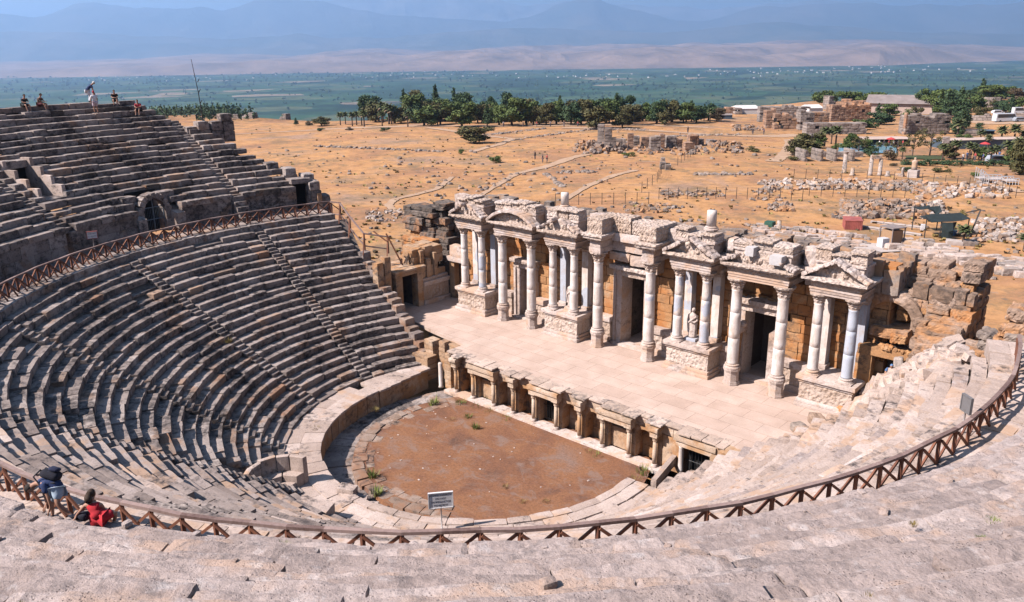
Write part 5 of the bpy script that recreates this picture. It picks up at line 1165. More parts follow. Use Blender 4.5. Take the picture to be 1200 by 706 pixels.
# ================================================================== trees
M['trunk'] = plain('bark', (.09, .06, .045), .95, .3, 3.)
M['pine'] = leafy('pine_leaves', (.05, .08, .022), (.115, .15, .04), (.18, .19, .055)); M['darkleaf'] = leafy('dark_leaves', (.03, .055, .024), (.065, .105, .042)); M['olive'] = leafy('olive_leaves', (.06, .06, .022), (.125, .11, .04), (.15, .125, .05)); M['brownleaf'] = leafy('brown_leaves', (.07, .05, .03), (.13, .095, .05))
M['palmleaf'] = leafy('palm_fronds', (.05, .07, .025), (.12, .13, .05)); M['deadfrond'] = leafy('dead_fronds', (.12, .085, .05), (.2, .14, .085)); M['weed'] = leafy('green_weed', (.10, .13, .03), (.21, .24, .06)); M['dryweed'] = leafy('dry_weed', (.16, .13, .04), (.30, .22, .08))
def leaves(mb, lobes, n, size, seed, flat=1.):
    r = np.random.RandomState(seed); L = np.array([l[:6] for l in lobes], float); vol = (L[:, 3] * L[:, 4] * L[:, 5]) ** .67; k = r.choice(len(L), n, p=vol / vol.sum())
    d = r.randn(n, 3); d /= np.linalg.norm(d, axis=1, keepdims=True); rr = r.rand(n, 1) ** .35
    C = L[k, :3] + d * rr * L[k, 3:6] * (1 + .12 * r.randn(n, 1)); a = r.randn(n, 3); a /= np.linalg.norm(a, axis=1, keepdims=True); b = np.cross(a, d + .6 * r.randn(n, 3)); b /= np.linalg.norm(b, axis=1, keepdims=True) + 1e-9
    s = size * (.6 + .8 * r.rand(n, 1)); V = np.stack([C - a * s - b * s * .55, C + a * s - b * s * .55, C + a * s + b * s * .55, C - a * s * .8 + b * s * .55], 1).reshape(-1, 3)
    F = np.arange(4 * n).reshape(n, 4); t = np.clip(.5 + .25 * r.randn(len(L))[k] * .5 + .18 * r.randn(n), 0, 1)
    for q in range(5):
        m = (np.digitize(t, [.2, .4, .6, .8]) == q)
        if m.any():
            idx = np.where(m)[0]; W = V.reshape(n, 4, 3)[idx].reshape(-1, 3); mb.add(W, np.arange(len(W)).reshape(-1, 4), .1 + .2 * q)
def tree_proto(name, kind, seed):
    r = random.Random(seed); t = thing(name, 'x', 'tree', (0, 0, -900)); org = np.array([0, 0, -900.])
    tr = MB(); cr = MB()
    if kind == 'broad':                                          # unit height 1, crown wide
        tr.add(*tube([(0, 0, 0), (.01, 0, .2), (-.01, .01, .42), (.01, 0, .6)], [.04, .03, .025, .015], 7))
        for i in range(5): a = i * 1.3 + r.random(); tr.add(*tube([(0, 0, .26 + .04 * i), (.14 * math.cos(a), .14 * math.sin(a), .42 + .05 * i), (.26 * math.cos(a), .26 * math.sin(a), .55 + .05 * i)], [.016, .011, .005], 5))
        lob = [(r.uniform(-.27, .27), r.uniform(-.27, .27), r.uniform(.24, .86), r.uniform(.15, .24), r.uniform(.15, .24), r.uniform(.1, .17)) for _ in range(17)]; leaves(cr, lob, 3600, .031, seed)
    elif kind == 'umbrella':
        tr.add(*tube([(0, 0, 0), (.02, 0, .3), (0, .01, .62)], [.03, .024, .018], 7))
        for i in range(6): a = i * 1.05; tr.add(*tube([(0, 0, .45), (.2 * math.cos(a), .2 * math.sin(a), .66), (.34 * math.cos(a), .34 * math.sin(a), .76)], [.014, .01, .005], 5))
        lob = [(r.uniform(-.4, .4), r.uniform(-.4, .4), r.uniform(.42, .86), r.uniform(.16, .24), r.uniform(.16, .24), r.uniform(.1, .16)) for _ in range(17)]; leaves(cr, lob, 3000, .03, seed)
    elif kind == 'cypress':
        tr.add(*tube([(0, 0, 0), (0, 0, .5), (0, 0, .95)], [.03, .02, .004], 6))
        lob = [(r.uniform(-.02, .02), r.uniform(-.02, .02), z, w, w, .08) for z, w in ((.12, .1), (.22, .125), (.33, .135), (.45, .125), (.57, .11), (.68, .09), (.79, .068), (.88, .045), (.95, .022))]; leaves(cr, lob, 1300, .02, seed)
    elif kind == 'conifer':
        tr.add(*tube([(0, 0, 0), (0, 0, .5), (0, 0, .97)], [.028, .018, .004], 6))
        lob = [(r.uniform(-.03, .03), r.uniform(-.03, .03), .2 + .1 * i, .24 - .026 * i, .24 - .026 * i, .06) for i in range(8)]; leaves(cr, lob, 1500, .022, seed)
    elif kind == 'sparse':
        tr.add(*tube([(0, 0, 0), (.01, 0, .3), (0, .02, .6), (.02, 0, .9)], [.025, .02, .014, .004], 6))
        for i in range(10): a = i * 2.4; z = .22 + .06 * i; q = .3 - .012 * i; tr.add(*tube([(0, 0, z), (q * .5 * math.cos(a), q * .5 * math.sin(a), z + .1), (q * math.cos(a), q * math.sin(a), z + .22)], [.011, .007, .003], 5))
        lob = [(.26 * math.cos(i * 2.4), .26 * math.sin(i * 2.4), .4 + .055 * i, .1, .1, .09) for i in range(10)]; leaves(cr, lob, 650, .02, seed)
    elif kind == 'bush':
        tr.add(*tube([(0, 0, -.05), (.03, 0, .3), (0, .04, .6)], [.04, .03, .01], 5))
        lob = [(r.uniform(-.35, .35), r.uniform(-.35, .35), r.uniform(.2, .72), .26, .26, .2) for _ in range(8)]; leaves(cr, lob, 650, .05, seed)
    mat = {'broad': 'pine', 'umbrella': 'pine', 'cypress': 'darkleaf', 'conifer': 'darkleaf', 'sparse': 'brownleaf', 'bush': 'olive'}[kind]
    for m in (tr, cr):
        m.v = [v + org for v in m.v]
    obj('trunk', tr, M['trunk'], t, True); obj('crown', cr, M[mat], t); return t
def palm_proto(seed):
    r = random.Random(seed); org = np.array([0, 0, -900.]); t = thing('palm_tree', 'x', 'palm', org); tr = MB(); V, F = lathe([(.05, 0), (.042, .1), (.036, .3), (.036, .6), (.042, .74)], 9); tr.add(V + org, F, .5)
    cr = MB(); dd = MB()
    for i in range(34):
        a = i * 2.399 + r.random() * .3; up = 1.1 - 1.65 * (i / 34); n = 6; P = []; q = np.array([0, 0, .74]); d = np.array([math.cos(a) * math.cos(up), math.sin(a) * math.cos(up), math.sin(up)])
        for k in range(n): P.append(q.copy()); q = q + d * .062; d = d + [0, 0, -.16]; d /= np.linalg.norm(d)
        P = np.array(P); sd = np.array([-math.sin(a), math.cos(a), 0]); W = [.012, .05, .075, .075, .05, .006]
        Vv = np.concatenate([P + sd * np.array(W)[:, None] - [0, 0, .02], P, P - sd * np.array(W)[:, None] - [0, 0, .02]]); Ff = [(k, k + 1, n + k + 1, n + k) for k in range(n - 1)] + [(n + k, n + k + 1, 2 * n + k + 1, 2 * n + k) for k in range(n - 1)]
        (cr if i < 27 else dd).add(Vv + org, np.array(Ff), r.random())
    obj('trunk', tr, M['trunk'], t, True); obj('crown', cr, M['palmleaf'], t); obj('dead_fronds', dd, M['deadfrond'], t); return t
PROT = {}
for k, n_ in (('broad', 4), ('umbrella', 2), ('cypress', 2), ('conifer', 2), ('sparse', 2), ('bush', 3)): PROT[k] = [k, [None] * n_, 0]
PROT['palm'] = ['palm', [None] * 2, 0]
def plant(kind, u, vb, vt, w=None, mat=None, name=None):
    """a plant standing on the ground at a place in the photograph, its top at vt and w wide there"""
    p = G(u, vb); h = (vb - vt) / pxm(p) * 1.03; q = PROT[kind]; i = q[2] % len(q[1]); q[2] += 1
    nm = name or {'broad': 'broad_tree', 'umbrella': 'umbrella_pine', 'cypress': 'cypress_tree', 'conifer': 'conifer_tree', 'sparse': 'sparse_tree', 'bush': 'bush', 'palm': 'palm_tree'}[kind]
    if q[1][i] is None: o = q[1][i] = palm_proto(60 + i) if kind == 'palm' else tree_proto(nm, kind, 20 + 7 * i + len(kind))
    else: o = copy_tree(q[1][i], (0, 0, 0))
    base = {'broad': .82, 'umbrella': 1.1, 'cypress': .27, 'conifer': .5, 'sparse': .7, 'bush': 1.1, 'palm': .72}[kind]
    sx = h if w is None else (1.45 if kind == 'broad' else 1.2) * (w / pxm(p)) / base
    o.location = p - [0, 0, .05]; o.scale = (sx, sx, h); o.rotation_euler = (0, 0, RNG.random() * 6.3); WL[o.name] = p
    if name and o.name.split('.')[0] != name: o.name = name
    if mat:
        for c in o.children:
            if c.name.startswith('crown'): c.material_slots[0].link = 'OBJECT'; c.material_slots[0].material = M[mat]
    return o
ORD = ['leftmost', 'second', 'third', 'fourth', 'fifth', 'sixth', 'seventh', 'eighth', 'ninth', 'tenth', 'eleventh', 'twelfth', 'thirteenth', 'fourteenth', 'fifteenth', 'sixteenth', 'seventeenth', 'eighteenth', 'nineteenth', 'twentieth', 'twenty-first', 'twenty-second', 'twenty-third', 'twenty-fourth', 'twenty-fifth', 'twenty-sixth', 'twenty-seventh', 'twenty-eighth']
def planting(rows, place, grp):
    """rows of (kind, u, base, top, width, material, words); labels count equal wordings from the left"""
    by = {}
    for r_ in rows: by.setdefault(r_[6], []).append(r_)
    for wds, L in by.items():
        L.sort(key=lambda q: q[1])
        for i, (k, u, vb, vt, w, m, _) in enumerate(L):
            o = plant(k, u, vb, vt, w, m); o['category'] = 'palm' if k == 'palm' else 'bush' if k == 'bush' else 'tree'; o['group'] = grp
            o['label'] = (wds + ' ' + place) if len(L) == 1 else (ORD[i] + (' ' if i == 0 else ' ') + wds + (' from the left ' if i else ' ') + place)
grove = [('broad', 402, 137, 117, 18, 'darkleaf', 'dusky small tree'), ('broad', 420, 139, 114, 27, 'pine', 'broad rounded tree'), ('broad', 432, 141, 113, 18, 'darkleaf', 'dusky small tree'), ('broad', 440, 143, 121, 20, 'olive', 'olive green tree'),
 ('cypress', 474, 137, 106, 8, None, 'dark pointed cypress'), ('broad', 484, 140, 107, 16, 'olive', 'olive green tree'), ('broad', 486, 143, 112, 20, 'pine', 'broad rounded tree'), ('cypress', 511, 137, 101, 9.5, None, 'dark pointed cypress'), ('conifer', 533, 139, 103, 12, None, 'tall dark conifer'),
 ('broad', 497, 148, 124, 24, 'pine', 'broad rounded tree'), ('broad', 470, 145, 126, 15, 'olive', 'olive green tree'), ('broad', 541, 149, 121, 24, 'pine', 'broad rounded tree'), ('broad', 545, 139, 110, 15, 'darkleaf', 'dusky small tree'), ('broad', 524, 143, 117, 18, 'pine', 'broad rounded tree'), ('broad', 516, 146, 121, 18, 'olive', 'olive green tree'), ('broad', 505, 141, 116, 18, 'darkleaf', 'dusky small tree'),
 ('broad', 600, 148, 116, 24, 'pine', 'broad rounded tree'), ('broad', 597, 139, 109, 14, 'darkleaf', 'dusky small tree'), ('conifer', 571, 149, 121, 11, None, 'tall dark conifer'), ('broad', 560, 145, 122, 16, 'olive', 'olive green tree'), ('broad', 585, 147, 124, 20, 'pine', 'broad rounded tree'), ('broad', 617, 147, 120, 20, 'pine', 'broad rounded tree'), ('broad', 625, 147, 124, 16, 'olive', 'olive green tree'), ('broad', 573, 139, 114, 14, 'darkleaf', 'dusky small tree'),
 ('broad', 652, 146, 119, 19, 'pine', 'broad rounded tree'), ('conifer', 656, 141, 112, 11, None, 'tall dark conifer'), ('broad', 640, 147, 121, 15, 'olive', 'olive green tree'), ('broad', 669, 147, 120, 18, 'darkleaf', 'dusky small tree'), ('broad', 681, 146, 118, 18, 'olive', 'olive green tree'), ('broad', 699, 151, 124, 24, 'olive', 'olive green tree'), ('broad', 690, 141, 117, 18, 'darkleaf', 'dusky small tree'), ('conifer', 722, 143, 109, 14, None, 'tall dark conifer'), ('broad', 731, 142, 113, 16, 'darkleaf', 'dusky small tree'), ('broad', 714, 145, 119, 16, 'pine', 'broad rounded tree'),
 ('broad', 729, 150, 131, 15, 'olive', 'olive green tree'), ('broad', 740, 146, 124, 19, 'olive', 'olive green tree'), ('broad', 757, 142, 128, 12, 'darkleaf', 'dusky small tree'), ('conifer', 778, 142, 117, 9, None, 'tall dark conifer'), ('broad', 769, 145, 123, 14, 'pine', 'broad rounded tree'), ('broad', 779, 147, 129, 14, 'olive', 'olive green tree'), ('broad', 788, 143, 127, 14, 'darkleaf', 'dusky small tree'), ('conifer', 810, 143, 118, 12, None, 'tall dark conifer'), ('broad', 801, 145, 121, 16, 'pine', 'broad rounded tree'), ('broad', 816, 144, 125, 15, 'darkleaf', 'dusky small tree'), ('conifer', 825, 142, 122, 7, None, 'tall dark conifer'), ('broad', 840, 143, 127, 13, 'brownleaf', 'small brownish tree')]
for i, u_ in enumerate(range(462, 832, 19)): grove.append(('broad', u_ + (i * 7) % 9, 145 - (i * 5) % 4, 124 - (i * 11) % 9, 15 + (i * 3) % 6, ('pine', 'darkleaf', 'olive')[i % 3], ('broad rounded tree', 'dusky small tree', 'olive green tree')[i % 3]))
planting(grove, 'in the grove beyond the field', 'trees of the grove beyond the field')
pg = [(u, vb, vt) for u, vb, vt in [(398, 140, 118), (406, 140, 119), (399, 147, 131), (405, 146, 131), (413, 148, 131), (418, 147, 130), (427, 149, 129), (424, 147, 131), (448, 148, 130), (456, 146, 121), (459, 146, 123), (449, 144, 119), (444, 142, 120), (437, 142, 118), (463, 145, 124), (478, 149, 130), (513, 147, 128), (478, 141, 118), (632, 146, 128), (832, 143, 127)]]
planting([('palm', u, vb, vt, None, None, 'palm') for u, vb, vt in pg], 'in the grove beyond the field', 'palms of the grove beyond the field')
planting([('broad', 556, 168, 149, 25, 'olive', 'lone rounded tree in the dry field before the grove'), ('bush', 581, 191, 182, 13, 'pine', 'low green bush in the middle of the dry field'), ('broad', 377, 148, 137, 15, 'olive', 'small spreading tree at the left of the field by the pale path'), ('conifer', 347, 147, 138, 6, None, 'tiny dark conifer at the left edge of the field'), ('bush', 363, 147, 141, 9, 'brownleaf', 'small brown bush beside the tiny dark conifer'), ('bush', 376, 154, 149, 10, 'darkleaf', 'dark bush below the small spreading tree'), ('bush', 451, 154, 149, 11, 'darkleaf', 'low grey green bush by the path before the palms'), ('bush', 409, 153, 148, 8, 'brownleaf', 'small brownish bush by the path at left'), ('bush', 541, 181, 173, 8, 'pine', 'small green bush left of the path below the lone tree')], '', 'scattered trees of the field')
right = [('umbrella', 965, 128, 106, 26, None, 'broad umbrella pine'), ('umbrella', 988, 127, 107, 22, None, 'broad umbrella pine'), ('umbrella', 1008, 127, 108, 20, None, 'broad umbrella pine'), ('umbrella', 1027, 127, 108, 20, None, 'broad umbrella pine'), ('umbrella', 1085, 133, 104, 22, None, 'broad umbrella pine'), ('umbrella', 1068, 128, 114, 18, None, 'broad umbrella pine'),
 ('broad', 1103, 136, 106, 20, 'pine', 'broad green tree'), ('broad', 1114, 138, 108, 18, 'darkleaf', 'broad dark tree'), ('broad', 1141, 130, 111, 17, 'pine', 'broad green tree'), ('conifer', 1150, 116, 92, 12, None, 'dark conifer'), ('broad', 1162, 118, 100, 22, 'pine', 'broad green tree'), ('broad', 1140, 116, 103, 12, 'darkleaf', 'broad dark tree'), ('cypress', 1177, 113, 94, 5, None, 'slim cypress'), ('cypress', 1190, 112, 94, 6, None, 'slim cypress'), ('cypress', 1197, 113, 95, 6, None, 'slim cypress'), ('broad', 1193, 119, 104, 14, 'brownleaf', 'brownish tree'), ('broad', 1194, 128, 114, 16, 'pine', 'broad green tree'), ('broad', 1176, 132, 118, 16, 'darkleaf', 'broad dark tree'), ('cypress', 1184, 133, 111, 7, None, 'slim cypress'), ('broad', 1165, 126, 115, 10, 'olive', 'small yellow green tree'),
 ('cypress', 1121, 158, 105, 15, None, 'huge dark cypress'), ('cypress', 1131, 151, 119, 11, None, 'huge dark cypress'), ('conifer', 1028, 141, 121, 10, None, 'dark conifer'), ('broad', 1032, 146, 132, 20, 'darkleaf', 'broad dark tree'), ('bush', 1021, 150, 139, 18, 'darkleaf', 'dark bush'), ('bush', 1064, 137, 127, 14, 'pine', 'green bush'), ('bush', 1073, 136, 124, 12, 'olive', 'olive bush'), ('broad', 1098, 131, 121, 12, 'darkleaf', 'broad dark tree'), ('bush', 1095, 156, 144, 16, 'darkleaf', 'dark bush'), ('bush', 1148, 152, 143, 10, 'darkleaf', 'dark bush'), ('broad', 1124, 132, 112, 18, 'pine', 'broad green tree'), ('cypress', 1125, 160, 112, 10, None, 'huge dark cypress'), ('broad', 1178, 116, 102, 14, 'pine', 'broad green tree'), ('broad', 1150, 140, 126, 12, 'olive', 'small yellow green tree'), ('broad', 1042, 136, 122, 14, 'pine', 'broad green tree'), ('broad', 1010, 152, 140, 14, 'pine', 'broad green tree'), ('umbrella', 1048, 128, 112, 18, None, 'broad umbrella pine'), ('bush', 1004, 140, 132, 12, 'olive', 'olive bush'), ('bush', 1108, 150, 141, 12, 'darkleaf', 'dark bush')]
planting(right, 'among the right hand ruins', 'trees beyond the ruins at right')
pool = [('palm', 966, 172, 148, None, None, 'palm'), ('palm', 979, 172, 147, None, None, 'palm'), ('palm', 974, 169, 150, None, None, 'palm'), ('broad', 942, 182, 156, 26, 'olive', 'olive tree'), ('bush', 930, 182, 163, 16, 'brownleaf', 'brownish bush'), ('bush', 953, 177, 167, 12, 'weed', 'bright green bush'), ('broad', 995, 177, 156, 13, 'pine', 'green tree'), ('sparse', 1006, 180, 160, 16, 'olive', 'thin tree'), ('bush', 978, 175, 167, 10, 'pine', 'round green bush'), ('bush', 1021, 184, 172, 14, 'darkleaf', 'round dark bush'), ('bush', 1041, 188, 173, 17, 'brownleaf', 'brownish bush'), ('palm', 1057, 187, 172, None, None, 'palm'), ('palm', 1038, 178, 167, None, None, 'palm'), ('sparse', 1069, 184, 154, 17, None, 'thin tree'), ('sparse', 1089, 184, 152, 24, None, 'thin tree'), ('bush', 1097, 157, 145, 15, 'olive', 'olive bush'),
 ('palm', 1121, 167, 139, None, None, 'palm'), ('palm', 1119, 187, 163, None, None, 'palm'), ('palm', 1148, 170, 151, None, None, 'palm'), ('palm', 1157, 175, 157, None, None, 'palm'), ('palm', 1172, 172, 147, None, None, 'palm'), ('palm', 1187, 172, 145, None, None, 'palm'), ('palm', 1179, 190, 164, None, None, 'palm'), ('palm', 1160, 192, 171, None, None, 'palm'), ('palm', 1166, 190, 169, None, None, 'palm'), ('palm', 1198, 172, 152, None, None, 'palm'), ('bush', 1144, 178, 170, 13, 'olive', 'olive bush'), ('broad', 1195, 205, 165, 18, 'olive', 'olive tree'), ('bush', 1194, 205, 192, 16, 'olive', 'olive bush'), ('bush', 1141, 208, 200, 10, 'pine', 'round green bush'), ('sparse', 1183, 189, 168, 12, 'olive', 'thin tree'), ('broad', 1112, 186, 168, 14, 'olive', 'olive tree'), ('palm', 1135, 188, 166, None, None, 'palm'), ('broad', 1130, 172, 158, 12, 'pine', 'green tree'), ('palm', 1104, 188, 168, None, None, 'palm'), ('broad', 1188, 192, 170, 16, 'pine', 'green tree'), ('broad', 1150, 188, 172, 13, 'pine', 'green tree'), ('palm', 1141, 186, 168, None, None, 'palm'), ('palm', 1192, 188, 160, None, None, 'palm'), ('broad', 1015, 176, 163, 12, 'pine', 'green tree'), ('palm', 1029, 180, 166, None, None, 'palm'), ('sparse', 1050, 184, 164, 14, 'olive', 'thin tree'), ('broad', 958, 174, 158, 13, 'pine', 'green tree')]
planting(pool, 'round the bathing pool', 'plants round the bathing pool')
planting([('bush', 1064 + i * 12.5, 193 + (i % 3), 186 + (i % 2), 15, 'darkleaf', 'clipped dark bush') for i in range(11)], 'in the hedge row before the pool', 'bushes of the hedge row')
planting([('bush', 1062, 201, 195, 14, 'darkleaf', 'low dark bush'), ('bush', 1097, 202, 196, 12, 'olive', 'low olive bush'), ('bush', 1110, 202, 197, 10, 'olive', 'low olive bush'), ('bush', 1048, 195, 190, 9, 'brownleaf', 'low brown bush'), ('bush', 737, 183, 178, 13, 'pine', 'low green bush'), ('bush', 883, 178, 170, 14, 'olive', 'low olive bush'), ('bush', 928, 188, 182, 14, 'olive', 'low olive bush')], 'growing among the scattered ruins', 'bushes among the ruins')
# the wooded slope far off at the left
scrub()
fm = MB(); r = np.random.RandomState(4)
for i in range(1300):
    u = r.uniform(-40, 335); D = r.uniform(380, 820) if u < 225 else r.uniform(360, 640); w = ray(u, 100); w = w / np.hypot(w[0], w[1]); x, y = CAM[0] + w[0] * D, CAM[1] + w[1] * D; z = float(H(x, y)); h = r.uniform(3.4, 6.4)
    lob = [(x, y, z + h * f, (1 - f) * h * .26 + .3, (1 - f) * h * .26 + .3, h * .13) for f in (.3, .5, .7, .88)]; leaves(fm, lob, 30, .42, i)
obj('distant_wood', fm, M['darkleaf'], kind='stuff', label='dark wood of conifers on the slope beyond the upper seats at left', cat='wood')

# trees and houses scattered over the valley floor
vm = MB(); r = np.random.RandomState(8)
for i in range(1500):
    u, v = r.uniform(-60, 1260), 84 + 46 * r.rand() ** 1.3 - .0142 * 0
    if r.rand() < .45: u, v = r.normal([150, 420, 760, 1050, 620][i % 5], 90), r.normal([97, 90, 100, 92, 118][i % 5], 3.5)
    w = ray(u, v)
    if w[2] > -.014: continue
    p = atz(u, v, -186); D = np.linalg.norm(p - CAM)
    if D > 11000 or D < 900: continue
    s_ = r.uniform(2.5, 6.5) * (1 + D / 8000); leaves(vm, [(p[0], p[1], p[2] + s_ * .7, s_, s_, s_ * .7)], 9, s_ * .5, i)
obj('valley_trees', vm, M['darkleaf'], kind='stuff', label='dark trees dotted and lined over the green valley floor', cat='trees')
vm = MB()
for i in range(170):
    k = i % 6; u, v = r.normal([330, 480, 905, 1040, 180, 700][k], [60, 40, 60, 50, 60, 120][k]), r.normal([84, 88, 85, 82, 92, 90][k], 2.)
    w = ray(u, v)
    if w[2] > -.016: continue
    p = atz(u, v, -186); D = np.linalg.norm(p - CAM); s_ = r.uniform(5, 11)
    if D > 10500: continue
    V, F = box(-s_, s_, -s_ * .6, s_ * .6, 0, r.uniform(5, 10)); vm.add(rot(V, 0, 0, r.rand() * 3) + p, F, r.rand())
obj('valley_houses', vm, plain('pale_houses', (.6, .55, .5), .9, .2, .01), kind='stuff', label='tiny pale houses clustered along the far side of the valley floor', cat='houses')
# ================================================================== ruins, buildings and stones of the plateau
def wall_px(t, u0, u1, vb, vt, dep, mat, ragged=.35, n=None, name='wall_section', vb1=None, course=.75):
    """a wall of rough courses standing on the ground from column u0 to u1, with a ragged top"""
    a = G(u0, vb); b = G(u1, vb1 or vb); h = (vb - vt) / pxm((a + b) / 2) * 1.03; L = np.linalg.norm((b - a)[:2]); ang = math.atan2(b[1] - a[1], b[0] - a[0]); mb = MB(); ph = RNG.random() * 9
    if mat == 'conc' or n == 1: course = max(.3, h / 3)
    z = -.5
    while z < h - .05:
        c = min(course * RNG.uniform(.8, 1.2), h - z); x = 0.
        while x < L - .01:
            w = min(RNG.uniform(.9, 2.2), L - x); f = (x + w / 2) / L
            top = h * (1 - ragged * (.5 + .5 * math.sin(f * 9 + ph) * math.sin(f * 23 + ph * 2)) - ragged * .25 * RNG.random())
            if z < max(.3, top) and (RNG.random() > .07 or z < .5 or z > h - 1.2):
                m = a + (b - a) * f; P, F = rblock((w * .985, dep * RNG.uniform(.92, 1.04), c * .97), (2, 2, 2), .07, .05, 2.); mb.add(rot(P, RNG.uniform(-.02, .02), 0, ang) + [m[0], m[1], float(H(m[0], m[1])) + z + c / 2], F)
            x += w
        z += c
    return obj(name, mb, M[mat], t)
M['brick'] = stone('reddish_masonry', [(.26, .16, .11), (.38, .24, .165), (.45, .31, .225)], stain=(.1, .075, .065), amt=.4, rust=(.42, .22, .12), rust_amt=.3, sc=.35, fine=6)
M['bigr'] = stone('far_ruin_stone', [(.2, .155, .13), (.31, .25, .215), (.40, .33, .285)], stain=(.08, .07, .065), amt=.4, sc=.35, fine=6)
M['roof'] = plain('grey_roof', (.24, .195, .18), .9, .2, .3); M['canopy'] = plain('pale_canopy', (.62, .58, .55), .8, .08, .3); M['tin_roof'] = plain('pinkish_roof', (.48, .36, .30), .9, .12, .3); M['bluewall'] = plain('blue_grey_wall', (.07, .10, .13), .6, .2, .4); M['conc'] = plain('pale_concrete', (.46, .39, .35), .95, .12, .6)
ft = thing('field_ruin', 'ruined walls and piers standing in a row in the middle of the dry field', 'ruin', G(757, 178))
for u0, u1, vb, vt, m in [(700, 708, 172, 147, 'bigr'), (708, 717, 176, 151, 'bigr'), (716, 722, 176, 162, 'bigr'), (735, 742, 174, 157, 'brick'), (742, 749, 171, 159, 'bigr'), (751, 760, 173, 160, 'brick'), (761, 773, 177, 160, 'bigr'), (772, 778, 174, 156, 'brick'), (780, 791, 173, 159, 'bigr'), (791, 798, 173, 163, 'brick'), (801, 812, 177, 167, 'brick'), (806, 817, 171, 159, 'brick'), (817, 823, 170, 163, 'bigr'), (829, 838, 170, 164, 'bigr'), (722, 733, 173, 163, 'bigr')]: wall_px(ft, u0, u1, vb, vt, 2., m, .15)
def heap(u0, u1, v0, v1, n, size, lab, mat, name='rubble_heap', mound=0.):
    mb = MB(); c = G((u0 + u1) / 2, (v0 + v1) / 2)
    for i in range(n):
        f, g_ = RNG.random(), RNG.random(); u = u0 + (u1 - u0) * f; v = v0 + (v1 - v0) * g_; p = G(u, v); e = (1 - (2 * f - 1) ** 2) * (1 - (2 * g_ - 1) ** 2); s = size * RNG.uniform(.5, 1.3)
        s *= .72; P, F = rblock((s * RNG.uniform(1., 2.4), s * RNG.uniform(.8, 1.7), s * RNG.uniform(.7, 1.4)), (2, 2, 2), .16 * s, .16 * s, 2.); P = rot(P, RNG.uniform(-.5, .5), RNG.uniform(-.5, .5), RNG.uniform(0, 6)); mb.add(P + p + [0, 0, s * .25 + mound * e * RNG.random()], F, mat=0 if RNG.random() < .6 else 1)
    return obj(name, mb, [M[mat], M['ruin']], label=lab, cat='rubble', kind='stuff')
heap(672, 735, 167, 181, 130, .8, 'grey rubble spread at the foot of the left field ruin', 'greys', mound=1.5); heap(745, 830, 170, 182, 110, .7, 'grey rubble along the foot of the row of field piers', 'greys'); heap(833, 870, 168, 180, 70, .8, 'heap of grey rubble at the right end of the field ruin', 'greys', mound=1.2)
heap(858, 892, 148, 154, 50, .9, 'low dark rubble wall by the pale path before the red masonry ruin', 'greys', mound=.8)
heap(932, 1020, 212, 223, 220, .6, 'long band of pale rubble in front of the standing columns', 'ruinw', mound=.4); heap(1020, 1080, 213, 224, 130, .6, 'dark and pale rubble band below the white statue', 'greys', mound=.3); heap(1070, 1182, 216, 233, 190, .7, 'spread of pale rubble stones right of the white statue', 'ruinw')
heap(986, 1082, 237, 257, 330, .65, 'big heap of grey stones behind the red container', 'greys', mound=1.0); heap(974, 1000, 250, 258, 35, .5, 'small grey stones left of the red container', 'greys'); heap(1060, 1110, 236, 252, 60, .6, 'loose pale stones behind the dark shade net', 'ruinw')
heap(1140, 1203, 258, 284, 190, .6, 'pale stones piled right of the dark shade net', 'ruinw', mound=.3); heap(890, 928, 212, 222, 70, .6, 'patch of pale rubble at left of the long rubble band', 'ruinw'); heap(900, 928, 240, 248, 60, .5, 'low mound of grey pebbly rubble in the field', 'greys', mound=.4); heap(880, 930, 223, 236, 45, .5, 'thin scatter of grey rubble left of the fence posts', 'greys')
heap(430, 470, 246, 260, 60, .45, 'pale rubble patch near the path behind the ruined tower', 'ruinw'); heap(775, 845, 224, 232, 60, .5, 'dark rubble line behind the wire fence', 'greys'); heap(725, 800, 238, 250, 60, .5, 'dark stones scattered just behind the stage building', 'greys')
heap(690, 900, 258, 284, 140, .4, 'rubble lying along the back of the stage building', 'greys')
for (u0, v0, u1, v1, w, lab) in [(370, 172, 520, 178, 34, 'long low line of dark stones across the left of the field'), (790, 160, 870, 158, 20, 'low stone line near the right end of the grove'), (560, 160, 640, 151, 30, 'dark stepped stone edge rising beside the lone tree'), (600, 165, 700, 151, 34, 'low dark stone terrace edge right of the lone tree'), (690, 152, 760, 153, 26, 'short dark terrace edge below the grove'), (660, 202, 700, 202, 14, 'straight row of pale stones in the right of the field'), (640, 205, 660, 220, 12, 'slanting line of stones at the right of the field'), (815, 205, 880, 205, 22, 'broken line of grey stones in the right of the field'), (1, 1, 1, 1, 0, '')]:
    if not w: continue
    mb = MB()
    for i in range(w * 2):
        f = i / (w * 2); p = G(u0 + (u1 - u0) * f + RNG.uniform(-1, 1), v0 + (v1 - v0) * f + RNG.uniform(-.6, .6)); s = RNG.uniform(.25, .65); rock(mb, p, (s * 1.3, s, s * .8), .22, 1)
    obj('stone_line', mb, M['greys'], label=lab, cat='stones', kind='stuff')
t = thing('plateau_edge_wall', 'low dark ruined wall along the left edge of the plateau', 'wall', G(300, 139)); wall_px(t, 262, 338, 140, 133, 3, 'bigr', .5, 26); wall_px(t, 338, 384, 138, 134, 3, 'brick', .6, 16)
t = thing('standing_stones', 'stack of grey blocks standing alone in the right of the field', 'ruin', G(779, 198))
for u0, u1, vb, vt in ((773, 780, 198, 190), (779, 786, 199, 193), (774, 779, 192, 185)): wall_px(t, u0, u1, vb, vt, 2., 'greys', .1, 2)
t = thing('red_masonry_ruin', 'big roofless ruin of reddish masonry at the edge right of the grove', 'ruin', G(915, 152))
